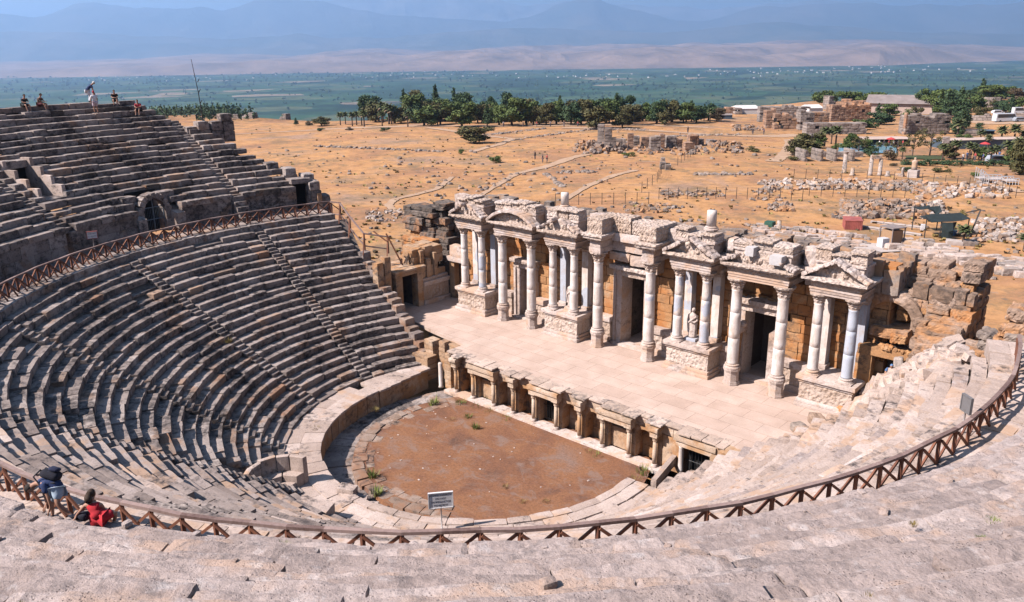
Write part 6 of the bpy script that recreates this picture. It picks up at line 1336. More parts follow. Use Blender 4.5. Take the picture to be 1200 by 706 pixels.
for u0, u1, vb, vt, d, m in [(895, 906, 150, 128, 4, 'brick'), (905, 934, 151, 133, 4, 'brick'), (888, 936, 143, 124, 4, 'bigr'), (934, 950, 152, 130, 5, 'bigr'), (849, 860, 133, 126, 4, 'brick'), (860, 868, 134, 127, 4, 'bigr')]: wall_px(t, u0, u1, vb, vt, d, m, .25)
for u, v0, v1, w in ((907.5, 138, 142, 1.6), (916, 146, 150, 1.6), (925, 139, 140.5, 1.4)):
    mb = MB(); p = G(u, 152); q = pxm(p); P, F = box(-w / q, w / q, -.15, .15, 0, (v1 - v0) / q); mb.add(P + p + (CAM - p) / np.linalg.norm(CAM - p) * 2.9 + [0, 0, (151 - v1) / q], F); obj('opening_shade', mb, M['dark'], t)  # black patches painted as shaded holes before the solid wall
t = thing('long_ruin_wall', 'long ruined wall with arched hole beside the museum hall', 'ruin', G(980, 145))
for u0, u1, vb, vt, d, m in [(938, 968, 150, 131, 4, 'brick'), (966, 974, 140, 114, 4, 'bigr'), (970, 1016, 142, 121, 4, 'brick'), (985, 1016, 132, 117, 4, 'brick'), (942, 1012, 157, 144, 4, 'bigr'), (900, 946, 137, 125, 4, 'bigr')]: wall_px(t, u0, u1, vb, vt, d, m, .3)
t = thing('court_wall', 'grey red ruin wall beside the huge dark cypresses', 'ruin', G(1080, 156))
for u0, u1, vb, vt, d, m in [(1056, 1108, 157, 134, 4, 'bigr'), (1058, 1060, 158, 131, 1.2, 'brick'), (1083, 1100, 124, 115, 3, 'brick'), (1145, 1172, 126, 114, 3, 'bigr')]: wall_px(t, u0, u1, vb, vt, d, m, .2)
t = thing('parking_wall', 'low broken wall between the ruins and the parking ground', 'wall', G(1150, 140))
for u0, u1, vb, vt in ((1136, 1168, 142, 134), (1120, 1150, 158, 152), (1178, 1200, 138, 133)): wall_px(t, u0, u1, vb, vt, 2.5, 'bigr', .5)
def building(name, lab, u0, u1, vb, vt, dep, wallm, roofm, over=.6, rise=.8, windows=0):
    a = G(u0, vb); b = G(u1, vb); q = pxm((a + b) / 2); h = (vb - vt) / q; L = np.linalg.norm((b - a)[:2]); ang = math.atan2(b[1] - a[1], b[0] - a[0]); c = (a + b) / 2; c[2] = min(a[2], b[2])
    t = thing(name, lab, 'building', c)
    def tr(V): return rot(np.asarray(V, float), 0, 0, ang) + c
    V, F = box(-L / 2, L / 2, 0, dep, -.5, h * .8); mb = MB(); mb.add(tr(V), F); obj('wall', mb, M[wallm], t)
    hw = L / 2 + over; V = [(-hw, -over, h * .8), (hw, -over, h * .8), (hw, dep + over, h * .8), (-hw, dep + over, h * .8), (-hw, dep / 2, h * .8 + rise), (hw, dep / 2, h * .8 + rise)]
    mb = MB(); mb.add(tr(V), [(0, 1, 5, 4), (2, 3, 4, 5), (0, 4, 3), (1, 2, 5), (0, 3, 2, 1)]); obj('roof', mb, M[roofm], t)
    for i in range(windows):
        x = -L / 2 + L * (i + .5) / windows; V, F = box(x - .55, x + .55, -.06, .02, h * .2, h * .6); mb = MB(); mb.add(tr(V), F); obj('window', mb, M['dark'], t)
    return t
building('museum_hall', 'long low museum hall with grey pinkish roof behind the ruin walls', 1016, 1092, 134, 118, 14, 'tin_roof', 'roof', 1., 3.)
building('white_tent', 'white marquee roof shining behind the ruins right of the grove', 867, 890, 134, 126, 12, 'canopy', 'canopy', .2, 1.); building('white_tent', 'small white tent between the long ruin walls and umbrella pines', 948, 964, 134, 125, 8, 'canopy', 'canopy', .2, 1.2)
building('kiosk_hut', 'small blue grey hut at the right end of the grove', 846, 858, 140, 134, 5, 'bluewall', 'roof', .2, .4)
building('pool_terrace', 'long pale flat canopy roof over the pool terrace', 1011, 1066, 172, 161, 6, 'dark', 'tin_roof', .3, .2)  # near-black wall paints in the shade under the canopy
building('snack_bar', 'long dark blue fronted bar with pale roof behind the palms', 1106, 1200, 175, 160, 5, 'bluewall', 'tin_roof', .25, .12, 0)
t = thing('bar_end_wall', 'white slanted end panel at the left of the dark blue bar', 'panel', G(1106, 176)); wall_px(t, 1103, 1111, 176, 161, .4, 'ruinw' if False else 'conc', 0., 1, 'panel')
building('flat_shelter', 'small flat roofed shelter behind the bar', 1126, 1165, 158, 152, 4, 'dark', 'bluewall', .4, .1)  # wall coloured near-black for the shade below the flat roof
building('blue_umbrella_bar', 'grey wall at the left end of the pool', 950, 965, 167, 157, 5, 'roof', 'roof', .1, .2)
M['lawn'] = plain('lawn_grass', (.05, .065, .02), .95, .3, 1.); M['pool'] = plain('pool_water', (.22, .40, .46), .08, .05, 1., spec=.6); M['paved'] = plain('parking_gravel', (.40, .34, .31), .95, .12, .3)
def ground_patch(name, px, mat, dz, kind='structure', lab=None):
    P = np.array([G(u, v) for u, v in px]); P[:, 2] = P[:, 2].max() + dz; mb = MB(); mb.add(P, [tuple(range(len(P)))]); return obj(name, mb, M[mat], kind=kind, label=lab)
ground_patch('pool_water', [(982, 179), (1052, 181), (1050, 174), (1030, 171), (984, 170)], 'pool', .18)
ground_patch('lawn', [(1062, 187), (1108, 188), (1104, 184), (1060, 184)], 'lawn', .15, 'stuff', 'patch of green lawn beside the pool')
t = thing('umbrella', 'red parasol over the crowded tables by the palms', 'parasol', G(1155, 186)); p = G(1155, 186)
mb = MB(); mb.add(*tube([p, p + [0, 0, 2.]], .04, 6)); obj('pole', mb, M['tin'], t); M['redcloth'] = plain('red_cloth', (.5, .05, .05), .8, .1)
mb = MB(); V, F = lathe([(1.1, 1.75), (.6, 2.0), (.05, 2.2)], 10); mb.add(V + p, F); obj('canopy', mb, M['redcloth'], t)
for (u, v, lab) in [(1153, 178, 'second red parasol beside the palms at right'), (1043, 172, 'red parasol on the pool terrace under the pale canopy')]:
    o = copy_tree(t, G(u, v), 1., label=lab, group='red parasols'); t['group'] = 'red parasols'
# vehicles
M['vwhite'] = plain('white_paint', (.6, .6, .62), .35, .03, spec=.5); M['glass'] = plain('dark_glass', (.03, .04, .05), .15, .1, spec=.6); M['tyre'] = plain('tyre', (.02, .02, .02), .9); M['vblue'] = plain('blue_paint', (.1, .18, .3), .4, .05); M['vgrey'] = plain('grey_paint', (.3, .32, .35), .35, .05)
def vehicle(name, lab, cat, u, v, L, W, Hh, mat, ang, cab=.0):
    p = G(u, v); t = thing(name, lab, cat, p); c = np.array([0, 0, 0.])
    def tr(V): return rot(np.asarray(V, float), 0, 0, ang) + p
    h0 = .35; mid = Hh * (.55 if cab else .5); fr = L * (.22 if cab else .06)
    poly = [(-L / 2, h0), (L / 2, h0), (L / 2, mid), (L / 2 - fr, mid + .05), (L / 2 - fr - Hh * .25, Hh), (-L / 2 + (.5 if cab else .1), Hh), (-L / 2, mid)]
    V, F = prism(poly, -W / 2, W / 2); mb = MB(); mb.add(tr(V), F); obj('body', mb, mat, t)
    for s in (-1, 1):
        mb = MB(); V, F = prism([(-L / 2 + .35, mid + .06), (L / 2 - fr - .35, mid + .06), (L / 2 - fr - Hh * .22 - .2, Hh - .18), (-L / 2 + .45, Hh - .18)], s * W / 2 - .015, s * W / 2 + .015); mb.add(tr(V), F); obj('window', mb, M['glass'], t)
        for x in (-L * .3, L * .32):
            mb = MB(); V, F = lathe([(.34, -.1), (.34, .1)], 12); V = rot(V, PI / 2, 0, 0) + [x, s * (W / 2 - .08), .34]; mb.add(tr(V), F); obj('wheel', mb, M['tyre'], t)
    return t
pa = VB - PI / 2
vehicle('minibus', 'white minibus parked on the pale parking ground', 'minibus', 1177, 143, 7.5, 2.2, 2.7, M['vwhite'], pa + .1); vehicle('camper_van', 'white boxy van parked behind the low wall at the right edge', 'van', 1193, 134, 4.2, 1.9, 2.5, M['vwhite'], pa); vehicle('parked_car', 'small grey car parked right of the white minibus', 'car', 1195, 143, 4.2, 1.75, 1.5, M['vgrey'], pa, 1); vehicle('parked_car', 'white car half hidden behind the low parking wall', 'car', 1169, 134, 4.2, 1.75, 1.5, M['vwhite'], pa, 1); vehicle('parked_car', 'pale car beside the crowd below the palms', 'car', 1168, 191, 4.2, 1.75, 1.5, M['vgrey'], pa + .2, 1)
# standing columns and statue beyond the rubble
def far_column(lab, u, vb, vt, r, cap=True):
    p = G(u, vb); h = (vb - vt) / pxm(p); t = thing('standing_column', lab, 'column', p, 'columns standing beyond the rubble'); mb = MB(); V, F = lathe([(r * 1.4, 0), (r * 1.4, .2), (r, .3), (r * .85, h * .9)], 12); mb.add(V + p, F, .5); obj('shaft', mb, M['ruinw'], t, True)
    if cap: mb = MB(); V, F = lathe([(r * .85, h * .88), (r * 1.3, h), (r * .3, h + .02)], 12); mb.add(V + p, F, .5); obj('capital', mb, M['ruinw'], t)
far_column('tallest lone pale column beyond the long rubble band', 989, 203, 178, .4); far_column('short pale column stump right of the tallest lone column', 998.5, 206, 196, .35, False); far_column('short stump between the column frame and the white statue', 1040, 207, 200, .35, False); far_column('pale stump standing in the scattered stones at right', 1127, 223, 213, .4, False)
t = thing('column_frame', 'two pale columns joined by a lintel beyond the rubble', 'column frame', G(1024, 207))
for u in (1019.5, 1030.5): p = G(u, 206); h = 20 / pxm(p); mb = MB(); V, F = lathe([(.5, 0), (.36, .3), (.32, h)], 12); mb.add(V + p, F, .5); obj('column', mb, M['ruinw'], t, True)
p = G(1019.5, 206); q = G(1030.5, 206); h = 20 / pxm(p); mb = MB(); mb.add(*beam(p + [0, 0, h + .25] + (p - q) * .1, q + [0, 0, h + .25], .7, .6)); obj('lintel', mb, M['ruinw'], t)
p = G(1070, 208); t = thing('white_statue', 'white robed statue on a square base right of the column frame', 'statue', p, ); mb = MB(); rb(mb, p[0] - .8, p[0] + .8, p[1] - .8, p[1] + .8, p[2], p[2] + 1.3, r=.05); obj('base', mb, M['conc'], t); mb = MB(); V, F = lathe([(.5, 1.3), (.45, 1.9, .06), (.46, 2.5, .06), (.5, 2.75), (.3, 2.95), (.13, 3.02), (.2, 3.15), (.18, 3.36), (.02, 3.42)], 16, 6, .1); mb.add(V * [1, .8, 1] + [p[0], p[1] - .2 * 0, p[2]] - [0, 0, 0], F, .5); obj('robed_body', mb, M['ruinw'], t, True)
p = G(1054, 207); mb = MB(); rb(mb, p[0] - .7, p[0] + .7, p[1] - .4, p[1] + .4, p[2], p[2] + .5, r=.05); rb(mb, p[0] + .3, p[0] + .65, p[1] - .4, p[1] + .4, p[2] + .5, p[2] + 1.6, r=.08); obj('carved_stone_block', mb, M['ruinw'], label='pale stone seat shaped block left of the white statue', cat='stone seat', org=p)
for i, u in enumerate((938.5, 957, 974, 994)): t = thing('stone_pier', ORD[i] + ' short stone pier with a dark side in the row before the pool' if i == 0 else ORD[i] + ' short stone pier from the left in the row before the pool', 'pier', G(u, 188), 'piers before the pool'); wall_px(t, u - 1.6, u + 1.6, 188, 175, 5, 'bigr', .05, 1, 'masonry')
t = thing('pool_front_wall', 'low ruined wall linking the short piers before the pool', 'wall', G(966, 184)); wall_px(t, 940, 1010, 184, 178, 1.5, 'bigr', .4)
# white steps and gangway at the right
M['wpaint'] = plain('white_railing', (.45, .45, .47), .6, .05)
t = thing('white_footbridge', 'white railed steps and gangway crossing the ruins at the right edge', 'footbridge', G(1165, 212))
for u0, u1, v in ((1145, 1155, 213), (1155, 1176, 214), (1176, 1190, 216)):
    a, b = G(u0, v), G(u1, v); mb = MB()
    mb.add(*beam(a + [0, 0, .6], b + [0, 0, .6], 2.2, .15)); obj('deck', mb, M['conc'], t); mb = MB()
    for o_ in (-1.1, 1.1):
        dv = np.array([-(b - a)[1], (b - a)[0], 0]); dv = dv / np.linalg.norm(dv) * o_; hh = 2.2 if u0 == 1145 else 1.1
        mb.add(*beam(a + dv + [0, 0, hh], b + dv + [0, 0, 1.1], .1, .1)); mb.add(*beam(a + dv + [0, 0, hh - .5], b + dv + [0, 0, .6], .06, .06))
        for k in range(5): q = a + (b - a) * k / 4 + dv; mb.add(*beam(q, q + [0, 0, hh + (1.1 - hh) * k / 4], .07, .07))
        obj('railing', mb, M['wpaint'], t); mb = MB()
# excavation shelter, container, kiosk
M['redbox'] = plain('faded_red_steel', (.36, .10, .08), .7, .3, 1.2); M['net'] = plain('dark_green_net', (.014, .022, .022), .9, .3, 2.); M['green'] = plain('dark_green_paint', (.03, .09, .06), .6, .1)
p = G(1000, 268); t = thing('shipping_container', 'faded red steel container standing in the dry field', 'container', p); mb = MB(); a = PI / 2 + VB + .25; a = VB - PI / 2 - .28
V, F = box(-1.1, .85, -1, 1.6, 0, 1.1); mb.add(rot(V, 0, 0, a) + p, F); 
for i in range(10): V, F = box(-1.05 + i * .19, -.97 + i * .19, -1.04, -.99, .05, 1.06); mb.add(rot(V, 0, 0, a) + p, F)
obj('body', mb, M['redbox'], t); mb = MB(); V, F = box(-1.15, .9, -1.05, 1.65, 1.1, 1.16); mb.add(rot(V, 0, 0, a) + p, F); obj('roof', mb, M['redbox'], t)
t = thing('field_low_wall', 'long low pale wall running from the red container to the shade net', 'wall', G(1040, 270)); wall_px(t, 1003, 1080, 266, 263, .5, 'conc', 0., 14, 'coping', 277); wall_px(t, 1020, 1082, 261, 258.5, .5, 'conc', 0., 14, 'coping', 268)
p = G(1044, 287); t = thing('guard_kiosk', 'small wooden kiosk with a grey flat roof beside the white box', 'kiosk', p); mb = MB(); V, F = box(-.75, .75, -.75, .75, 0, 1.7); mb.add(rot(V, 0, 0, VB - 1.2) + p, F); obj('body', mb, M['woodl'], t); mb = MB(); V, F = box(-.95, .95, -.95, .95, 1.95, 2.05); mb.add(rot(V, 0, 0, VB - 1.2) + p, F)
for s in ((-.85, -.85), (.85, -.85), (.85, .85), (-.85, .85)): V, F = box(s[0] - .05, s[0] + .05, s[1] - .05, s[1] + .05, 0, 1.96); mb.add(rot(V, 0, 0, VB - 1.2) + p, F)
obj('roof', mb, M['roof'], t)
p = G(1034, 291); mb = MB(); P, F = rblock((.95, .8, 1.15), (3, 3, 3), .03, .01); mb.add(rot(P, 0, 0, VB - 1.2) + p + [0, 0, .55], F); obj('white_box', mb, M['vwhite'], label='white box standing left of the small wooden kiosk', cat='box', org=p)
ground_patch('concrete_apron', [(998, 293), (1030, 297), (1056, 296), (1050, 288), (1010, 287)], 'conc', .12)
mb = MB(); p = G(902, 266); rb(mb, p[0] - .55, p[0] + .55, p[1] - .5, p[1] + .5, p[2], p[2] + .7, r=.08); obj('green_cover', mb, M['green'], label='dark green tarpaulin covered block behind the stage building', cat='tarpaulin', org=p)
p = G(912.5, 271); mb = MB(); V, F = lathe([(.32, 0), (.32, .1), (.26, .15), (.24, 1.25)], 14); mb.add(V + p, F, .5); obj('column_stump', mb, M['ruinw'], smooth=True, label='short pale column stump beside the green tarpaulin', cat='column', org=p)
c = G(1105, 277); t = thing('shade_net', 'torn dark green shade net on poles over an excavation', 'shelter', c); s = 1 / pxm(c)
ex = CR * [1, 1, 0]; ex = ex / np.linalg.norm(ex); ey = np.array([-ex[1], ex[0], 0])
def net(pts, name='net'):
    mb = MB(); n, m = len(pts), len(pts[0]); V = np.array([c + (u - 1105) * s * ex + d * ey + [0, 0, z] for row in pts for (u, d, z) in row], float); V[:, 2] += .06 * wob(V, 2., 1.)
    mb.add(V, np.array([(i * m + j, i * m + j + 1, (i + 1) * m + j + 1, (i + 1) * m + j) for i in range(n - 1) for j in range(m - 1)])); V2 = V + [0, 0, .03]; mb.add(V2, np.array([(i * m + j, (i + 1) * m + j, (i + 1) * m + j + 1, i * m + j + 1) for i in range(n - 1) for j in range(m - 1)])); obj(name, mb, M['net'], t)
net([[(1077, -1, 2.2), (1084, -1, 1.8), (1095, -1.2, 1.9), (1108, -1.2, 1.9), (1120, -1, 2.0), (1128, -1, 2.2)], [(1082, 1.5, 2.0), (1088, 1.5, 2.1), (1096, 1.5, 2.3), (1108, 1.5, 2.3), (1119, 1.5, 2.3), (1130, 1.5, 2.4)]])
net([[(1086, 2.5, 2.6), (1095, 2.5, 2.7), (1104, 2.5, 2.4)], [(1086, 4.2, 2.6), (1096, 4.2, 2.6), (1106, 4.2, 2.8)]]); net([[(1105, 2.2, 2.0), (1112, 2.2, 2.4)], [(1106, 4., 2.6), (1118, 4., 2.7)]])
net([[(1095, -1.2, 1.85), (1100, -1.4, 1.85), (1106, -1.5, 1.9), (1112, -1.2, 1.9)], [(1095, -1.3, 1.), (1100, -1.9, .9), (1105, -2., 1.1), (1110, -1.4, 1.4)], [(1096, -1.3, .1), (1101, -2., -.1), (1105, -2., .3), (1108, -1.4, .8)]], 'hanging_net')
mb = MB()
for u, d, h in ((1078, -1, 2.3), (1095, -1.1, 2.), (1128, -.8, 2.2), (1088, 4, 2.7), (1118, 4, 2.8)): q = c + (u - 1105) * s * ex + d * ey; mb.add(*beam(q - [0, 0, .4], q + [0, 0, h], .1, .1))
mb.add(*beam(c + 28 * s * ex - .5 * ey, c + 37 * s * ex - .4 * ey + [0, 0, 3.1], .14, .14)); mb.add(*beam(c + 37 * s * ex - .4 * ey + [0, 0, 3.1], c + 26 * s * ex + .5 * ey + [0, 0, 2.6], .12, .12)); obj('pole', mb, M['iron'], t)
for (u, v, w, h, m, lab) in [(1081.5, 270, .6, .7, 'vwhite', 'white crate under the left pole of the shade net'), (1117, 276, .7, .6, 'vblue', 'bluish crate beneath the shade net'), (1118, 287, 1.6, .5, 'conc', 'flat grey slab in front of the shade net'), (1136, 288, 1.5, .6, 'bigr', 'dark tilted slab right of the shade net')]:
    p = G(u, v); mb = MB(); P, F = rblock((w, w * .7, h), (4, 4, 3), .05, .02); mb.add(rot(P, .05, .06, .4) + p + [0, 0, h / 2], F); obj('crate' if 'crate' in lab else 'stone_slab', mb, M[m], label=lab, cat='crate' if 'crate' in lab else 'stone slab', org=p)
o = plant('palm', 1128, 288, 262, 20); o['label'] = 'small palm growing at the right end of the shade net'; o['category'] = 'palm'; o = plant('palm', 1200, 294, 272, 22); o['label'] = 'small green palm cut by the right edge'; o['category'] = 'palm'
o = plant('bush', 1128, 253, 245, 9, 'dryweed'); o['label'] = 'dry upright shrub behind the shade net'; o['category'] = 'bush'
# wire fences of the field
def wire(lab, px, n, h=1.7):
    P = [G(u, v) for u, v in px]; t = thing('wire_fence', lab, 'fence', P[0]); Q = []
    for i in range(n + 1): f = i / n * (len(P) - 1); k = min(int(f), len(P) - 2); q = P[k] + (P[k + 1] - P[k]) * (f - k); q[2] = H(q[0], q[1]); Q.append(q)
    for q in Q: mb = MB(); mb.add(*tube([q - [0, 0, .1], q + [0, 0, h]], .045, 5)); obj('post', mb, M['iron'], t)
    mb = MB()
    for z in (.5, 1.05, 1.6): mb.add(*tube([q + [0, 0, z] for q in Q], .012, 3))
    obj('wire', mb, M['iron'], t)
wire('low wire fence on thin posts just behind the stage building', [(651, 241), (760, 239)], 8); wire('wire fence running away into the field', [(752, 226), (770, 214), (775, 204)], 6); wire('wire fence climbing towards the field piers', [(794, 194), (806, 186), (815, 181)], 6); wire('wire fence on thin posts across the right of the field', [(772, 234), (850, 233), (940, 236)], 14); wire('long wire fence in front of the rubble bands', [(930, 210), (1000, 211), (1080, 215), (1150, 222), (1190, 232)], 20); wire('second wire fence between the two rubble bands', [(948, 230), (1060, 232)], 8)
# stones: rows of squared blocks laid out behind the stage, and field stones
BLK = []
for i in range(5):
    mb = MB(); P, F = rblock((1.0, .7, .55), (4, 4, 3), .06, .04); mb.add(P + [0, 0, .25], F); BLK.append(mb)
bl_lab = 'pale squared ruin block laid out in the rows behind the stage'; gl = 'squared blocks laid in rows behind the stage'
proto = [[obj('squared_block', b, M[m], label=bl_lab, cat='stone block', group=gl) for m in ('marble', 'ruinw')] for b in BLK]; firstuse = set()
def place_block(pr, p, s, rz, lab=None):
    if pr.name not in firstuse: firstuse.add(pr.name); o = pr
    else: o = pr.copy(); SC.collection.objects.link(o)
    o.location = p; o.rotation_euler = (RNG.uniform(-.06, .06), RNG.uniform(-.06, .06), rz); o.scale = s; return o
for (u0, v0, u1, v1, n) in [(1040, 284, 1204, 316, 26), (1050, 289, 1204, 322, 26), (1100, 295, 1204, 311, 14), (1120, 306, 1204, 320, 12), (1090, 301, 1200, 326, 14), (1046, 293, 1120, 306, 10), (1062, 283, 1110, 292, 8), (880, 268, 1018, 287, 24), (884, 272, 1012, 291, 22), (890, 265, 1000, 277, 20), (930, 268, 1020, 281, 16), (895, 278, 990, 294, 16)]:
    for i in range(n):
        f = (i + RNG.uniform(.2, .8)) / n; p = G(u0 + (u1 - u0) * f, v0 + (v1 - v0) * f + RNG.uniform(-1, 1)); sc = RNG.uniform(.6, 1.5 if u1 > 1030 else 1.05)
        place_block(RNG.choice(proto)[0 if RNG.random() < .75 else 1], p - [0, 0, .05], (sc * RNG.uniform(.8, 1.4), sc, sc * RNG.uniform(.7, 1.1)), VB - PI / 2 + RNG.uniform(-.35, .35) - .25)
FS = []
for i in range(4): mb = MB(); rock(mb, (0, 0, .12), (.5, .4, .35), .25, 2); FS.append(obj('field_stone', mb, M['greys'], label='weathered grey stone lying loose in the dry grass field', cat='stone', group='loose stones of the dry field'))
for i in range(200):
    u = RNG.uniform(290, 960); v = RNG.uniform(172, 238) if u > 420 else RNG.uniform(172, 215)
    if RNG.random() < .35: u, v = RNG.gauss(600, 60), RNG.uniform(190, 225)
    s = RNG.uniform(.3, .95) * (1 if v > 190 else 1.3); place_block(FS[i % 4], G(u, v), (s * 1.2, s, s), RNG.random() * 6)
# weeds in the theatre
def tuft(name, lab, p, r, h, mat, n=60, grp=None):
    mb = MB(); rr = np.random.RandomState(int(abs(p[0] * 97 + p[1] * 31)) % 9999)
    for i in range(n):
        a = rr.rand() * 6.28; q = r * rr.rand() ** .6; hs = .62; b = p + [q * math.cos(a) * .7, q * math.sin(a) * .7, -.02]; d = np.array([math.cos(a) * .4, math.sin(a) * .4, 1.]) + rr.randn(3) * .25; L = hs * h * (.5 + .6 * rr.rand()); w = np.array([-math.sin(a), math.cos(a), 0]) * L * .07
        mb.add(np.array([b - w, b + w, b + d * L * .6 + w * .8 + [0, 0, 0], b + d * L]), np.array([[0, 1, 2, 3]]), rr.rand())
    return obj(name, mb, M[mat], label=lab, cat='weed', org=p, group=grp)
for (u, v, r, h, m, lab) in [(508, 474, .45, .7, 'weed', 'round green tuft near the left corner of the orchestra'), (437, 559, .4, .7, 'weed', 'upright green tuft on the orchestra kerb, upper of two'), (441, 580, .4, .7, 'weed', 'upright green tuft on the orchestra kerb, lower of two'), (549, 489, .4, .35, 'weed', 'bright green low tuft in the orchestra earth'), (558, 502, .35, .5, 'weed', 'small green tuft below the bright low tuft'), (532, 459, .5, .35, 'weed', 'green weeds at the left foot of the stage front'), (540, 473, .5, .4, 'weed', 'green weeds before the second short column'), (572, 468, .3, .5, 'weed', 'leafy weed between the second and third short columns'),
   (560, 476, .7, .3, 'weed', 'wide green patch along the stage front sill'), (575, 481, .7, .3, 'weed', 'green patch by the fourth short column'), (594, 490, .6, .25, 'weed', 'low green strip right of the fourth short column'), (529, 492, .5, .2, 'dryweed', 'dull green patch at the left of the orchestra'), (755, 553, .7, .5, 'weed', 'dense green weeds at the right corner of the orchestra'), (743, 563, .6, .3, 'dryweed', 'dull weeds along the right orchestra edge'), (732, 573, .7, .3, 'dryweed', 'dull weeds lower along the right orchestra edge'), (720, 581, .7, .3, 'dryweed', 'dry green weeds near the pale kerb slabs'), (703, 590, .5, .3, 'dryweed', 'last dull weeds at the lower right of the orchestra'), (699, 533, .6, .25, 'weed', 'green weeds before the eighth short column'), (690, 529, .4, .2, 'dryweed', 'dry weeds left of the eighth short column'), (592, 571, .3, .2, 'dryweed', 'small dry tuft in the middle of the orchestra'), (640, 588, .3, .2, 'dryweed', 'small dry tuft right of the notice board'), (613, 588, .3, .2, 'dryweed', 'tiny tuft between notice board and right edge')]:
    tuft('weed_tuft', lab, atz(u, v, -2.7), r, h, m, 70, 'weed tufts in the orchestra')
for (u, v, z, r, h, m, lab) in [(1165, 646, 12.3, .22, .09, 'weed', 'flat green weed cushion on the near seats at lower right'), (1025, 690, 13.2, .2, .08, 'dryweed', 'brownish weed cushion on the near seats at bottom right'), (1165, 606, 11.5, .2, .1, 'weed', 'small green weed between the near seats at right'), (1150, 630, 11.9, .12, .08, 'weed', 'tiny green weed left of the flat cushion'), (1070, 617, 10.9, .1, .12, 'dryweed', 'dry stalks on the near seats at right'), (150, 695, 12.6, .12, .12, 'dryweed', 'dry stalks at the bottom of the near seats at left'), (20, 697, 12.8, .14, .12, 'dryweed', 'dry grass at the bottom left corner'), (330, 632, 9.2, .3, .1, 'weed', 'green weed patch just under the near rail'), (268, 401, 2.2, .35, .4, 'dryweed', 'yellow green weed on the second stairway'), (440, 481, -1.7, .4, .3, 'dryweed', 'yellowish weed on the walkway above the orchestra wall'), (370, 503, -1.7, .4, .3, 'dryweed', 'second yellowish weed on the walkway above the orchestra wall')]:
    p = atz(u, v, z)
    if z > 8: p[2] = 8.9 + .5347 * (math.hypot(p[0] - CEN[0], p[1] - CEN[1]) - 27 - .36) + .1 if z > 9 else p[2]
    tuft('weed_tuft', lab, p, r, h, m, 90, 'weeds on the seats')

for i in range(70):
    d = rad(RNG.uniform(-82, 8)); k = RNG.choice((0, 0, 1, 1, 2, 3, 4, 5, 6, 7, 8)); R = upR(k) + RNG.uniform(.1, .6); p = pol(R, d, upZ(0) + .385 * k + .03); q = RNG.uniform(.05, .17); mb = MB(); P, F = rblock((q * 1.6, q * 1.2, q), (4, 3, 3), .25 * q, .12 * q, 4.); mb.add(rot(P, 0, 0, RNG.random() * 6) + p, F, RNG.random()); obj('loose_stone', mb, M['near'], label='small loose chip of stone lying on the near worn seats', cat='stone', group='loose chips on the near seats', org=p)
for i in range(26):
    d = rad(RNG.uniform(-72, 0)); k = RNG.choice((1, 2, 3, 4, 5, 6, 7)); R = upR(k) + RNG.uniform(-.06, .04); p = pol(R, d, upZ(0) + .385 * (k - 1) + .02)
    tuft('weed_tuft', 'tiny dry weed growing in a joint of the near worn seats', p, .09, .14, 'dryweed' if RNG.random() < .8 else 'weed', 26, 'tiny weeds in the joints of the near seats')
for i in range(48):
    r_, a_ = 6.2 * RNG.random() ** .5, RNG.random() * 6.3; p = np.array([WC[0] + r_ * math.cos(a_) * 1.15, WC[1] + r_ * math.sin(a_) * .95, -2.71])
    if p[1] > -7.6: continue
    q = RNG.uniform(.03, .09); mb = MB(); P, F = rblock((q * 1.5, q * 1.1, q * .7), (2, 2, 2), .2 * q, .1 * q, 4.); mb.add(rot(P, 0, 0, RNG.random() * 6) + p, F); obj('pebble', mb, M['marble'], label='small pale stone chip lying on the orchestra earth', cat='stone', group='stone chips on the orchestra earth', org=p)
for row in proto:
    for o in row:
        if o.name not in firstuse: bpy.data.objects.remove(o)
# ================================================================== people
def skin(verts, edges, radii, root=0, sub=1):
    me = bpy.data.meshes.new('tmp'); me.from_pydata([tuple(v) for v in verts], edges, []); o = bpy.data.objects.new('tmp', me); SC.collection.objects.link(o)
    md = o.modifiers.new('s', 'SKIN'); md.use_smooth_shade = True; md.branch_smoothing = .6
    for i, r in enumerate(radii):
        rr = r if hasattr(r, '__len__') else (r, r); me.skin_vertices[0].data[i].radius = rr; me.skin_vertices[0].data[i].use_root = (i == root)
    if sub: s = o.modifiers.new('u', 'SUBSURF'); s.levels = s.render_levels = sub
    dg = bpy.context.evaluated_depsgraph_get(); m = bpy.data.meshes.new_from_object(o.evaluated_get(dg))
    n = len(m.vertices); V = np.empty(n * 3, np.float32); m.vertices.foreach_get('co', V); F = [list(p.vertices) for p in m.polygons]
    bpy.data.objects.remove(o); bpy.data.meshes.remove(me); bpy.data.meshes.remove(m)
    return V.reshape(-1, 3).astype(float), F
CL = {}
def cloth(name, col):
    if name not in CL: CL[name] = plain(name, col, .9, .15, 8.)
    return CL[name]
SKIN_ = plain('skin', (.36, .19, .125), .6, .06); HAIR = {k: plain('hair_' + k, c, .8, .2, 20.) for k, c in dict(dark=(.02, .013, .01), brown=(.05, .028, .017)).items()}
def chain(sk, idx):
    """the part of skeleton sk with the joints idx: (vertices, edges, radii)"""
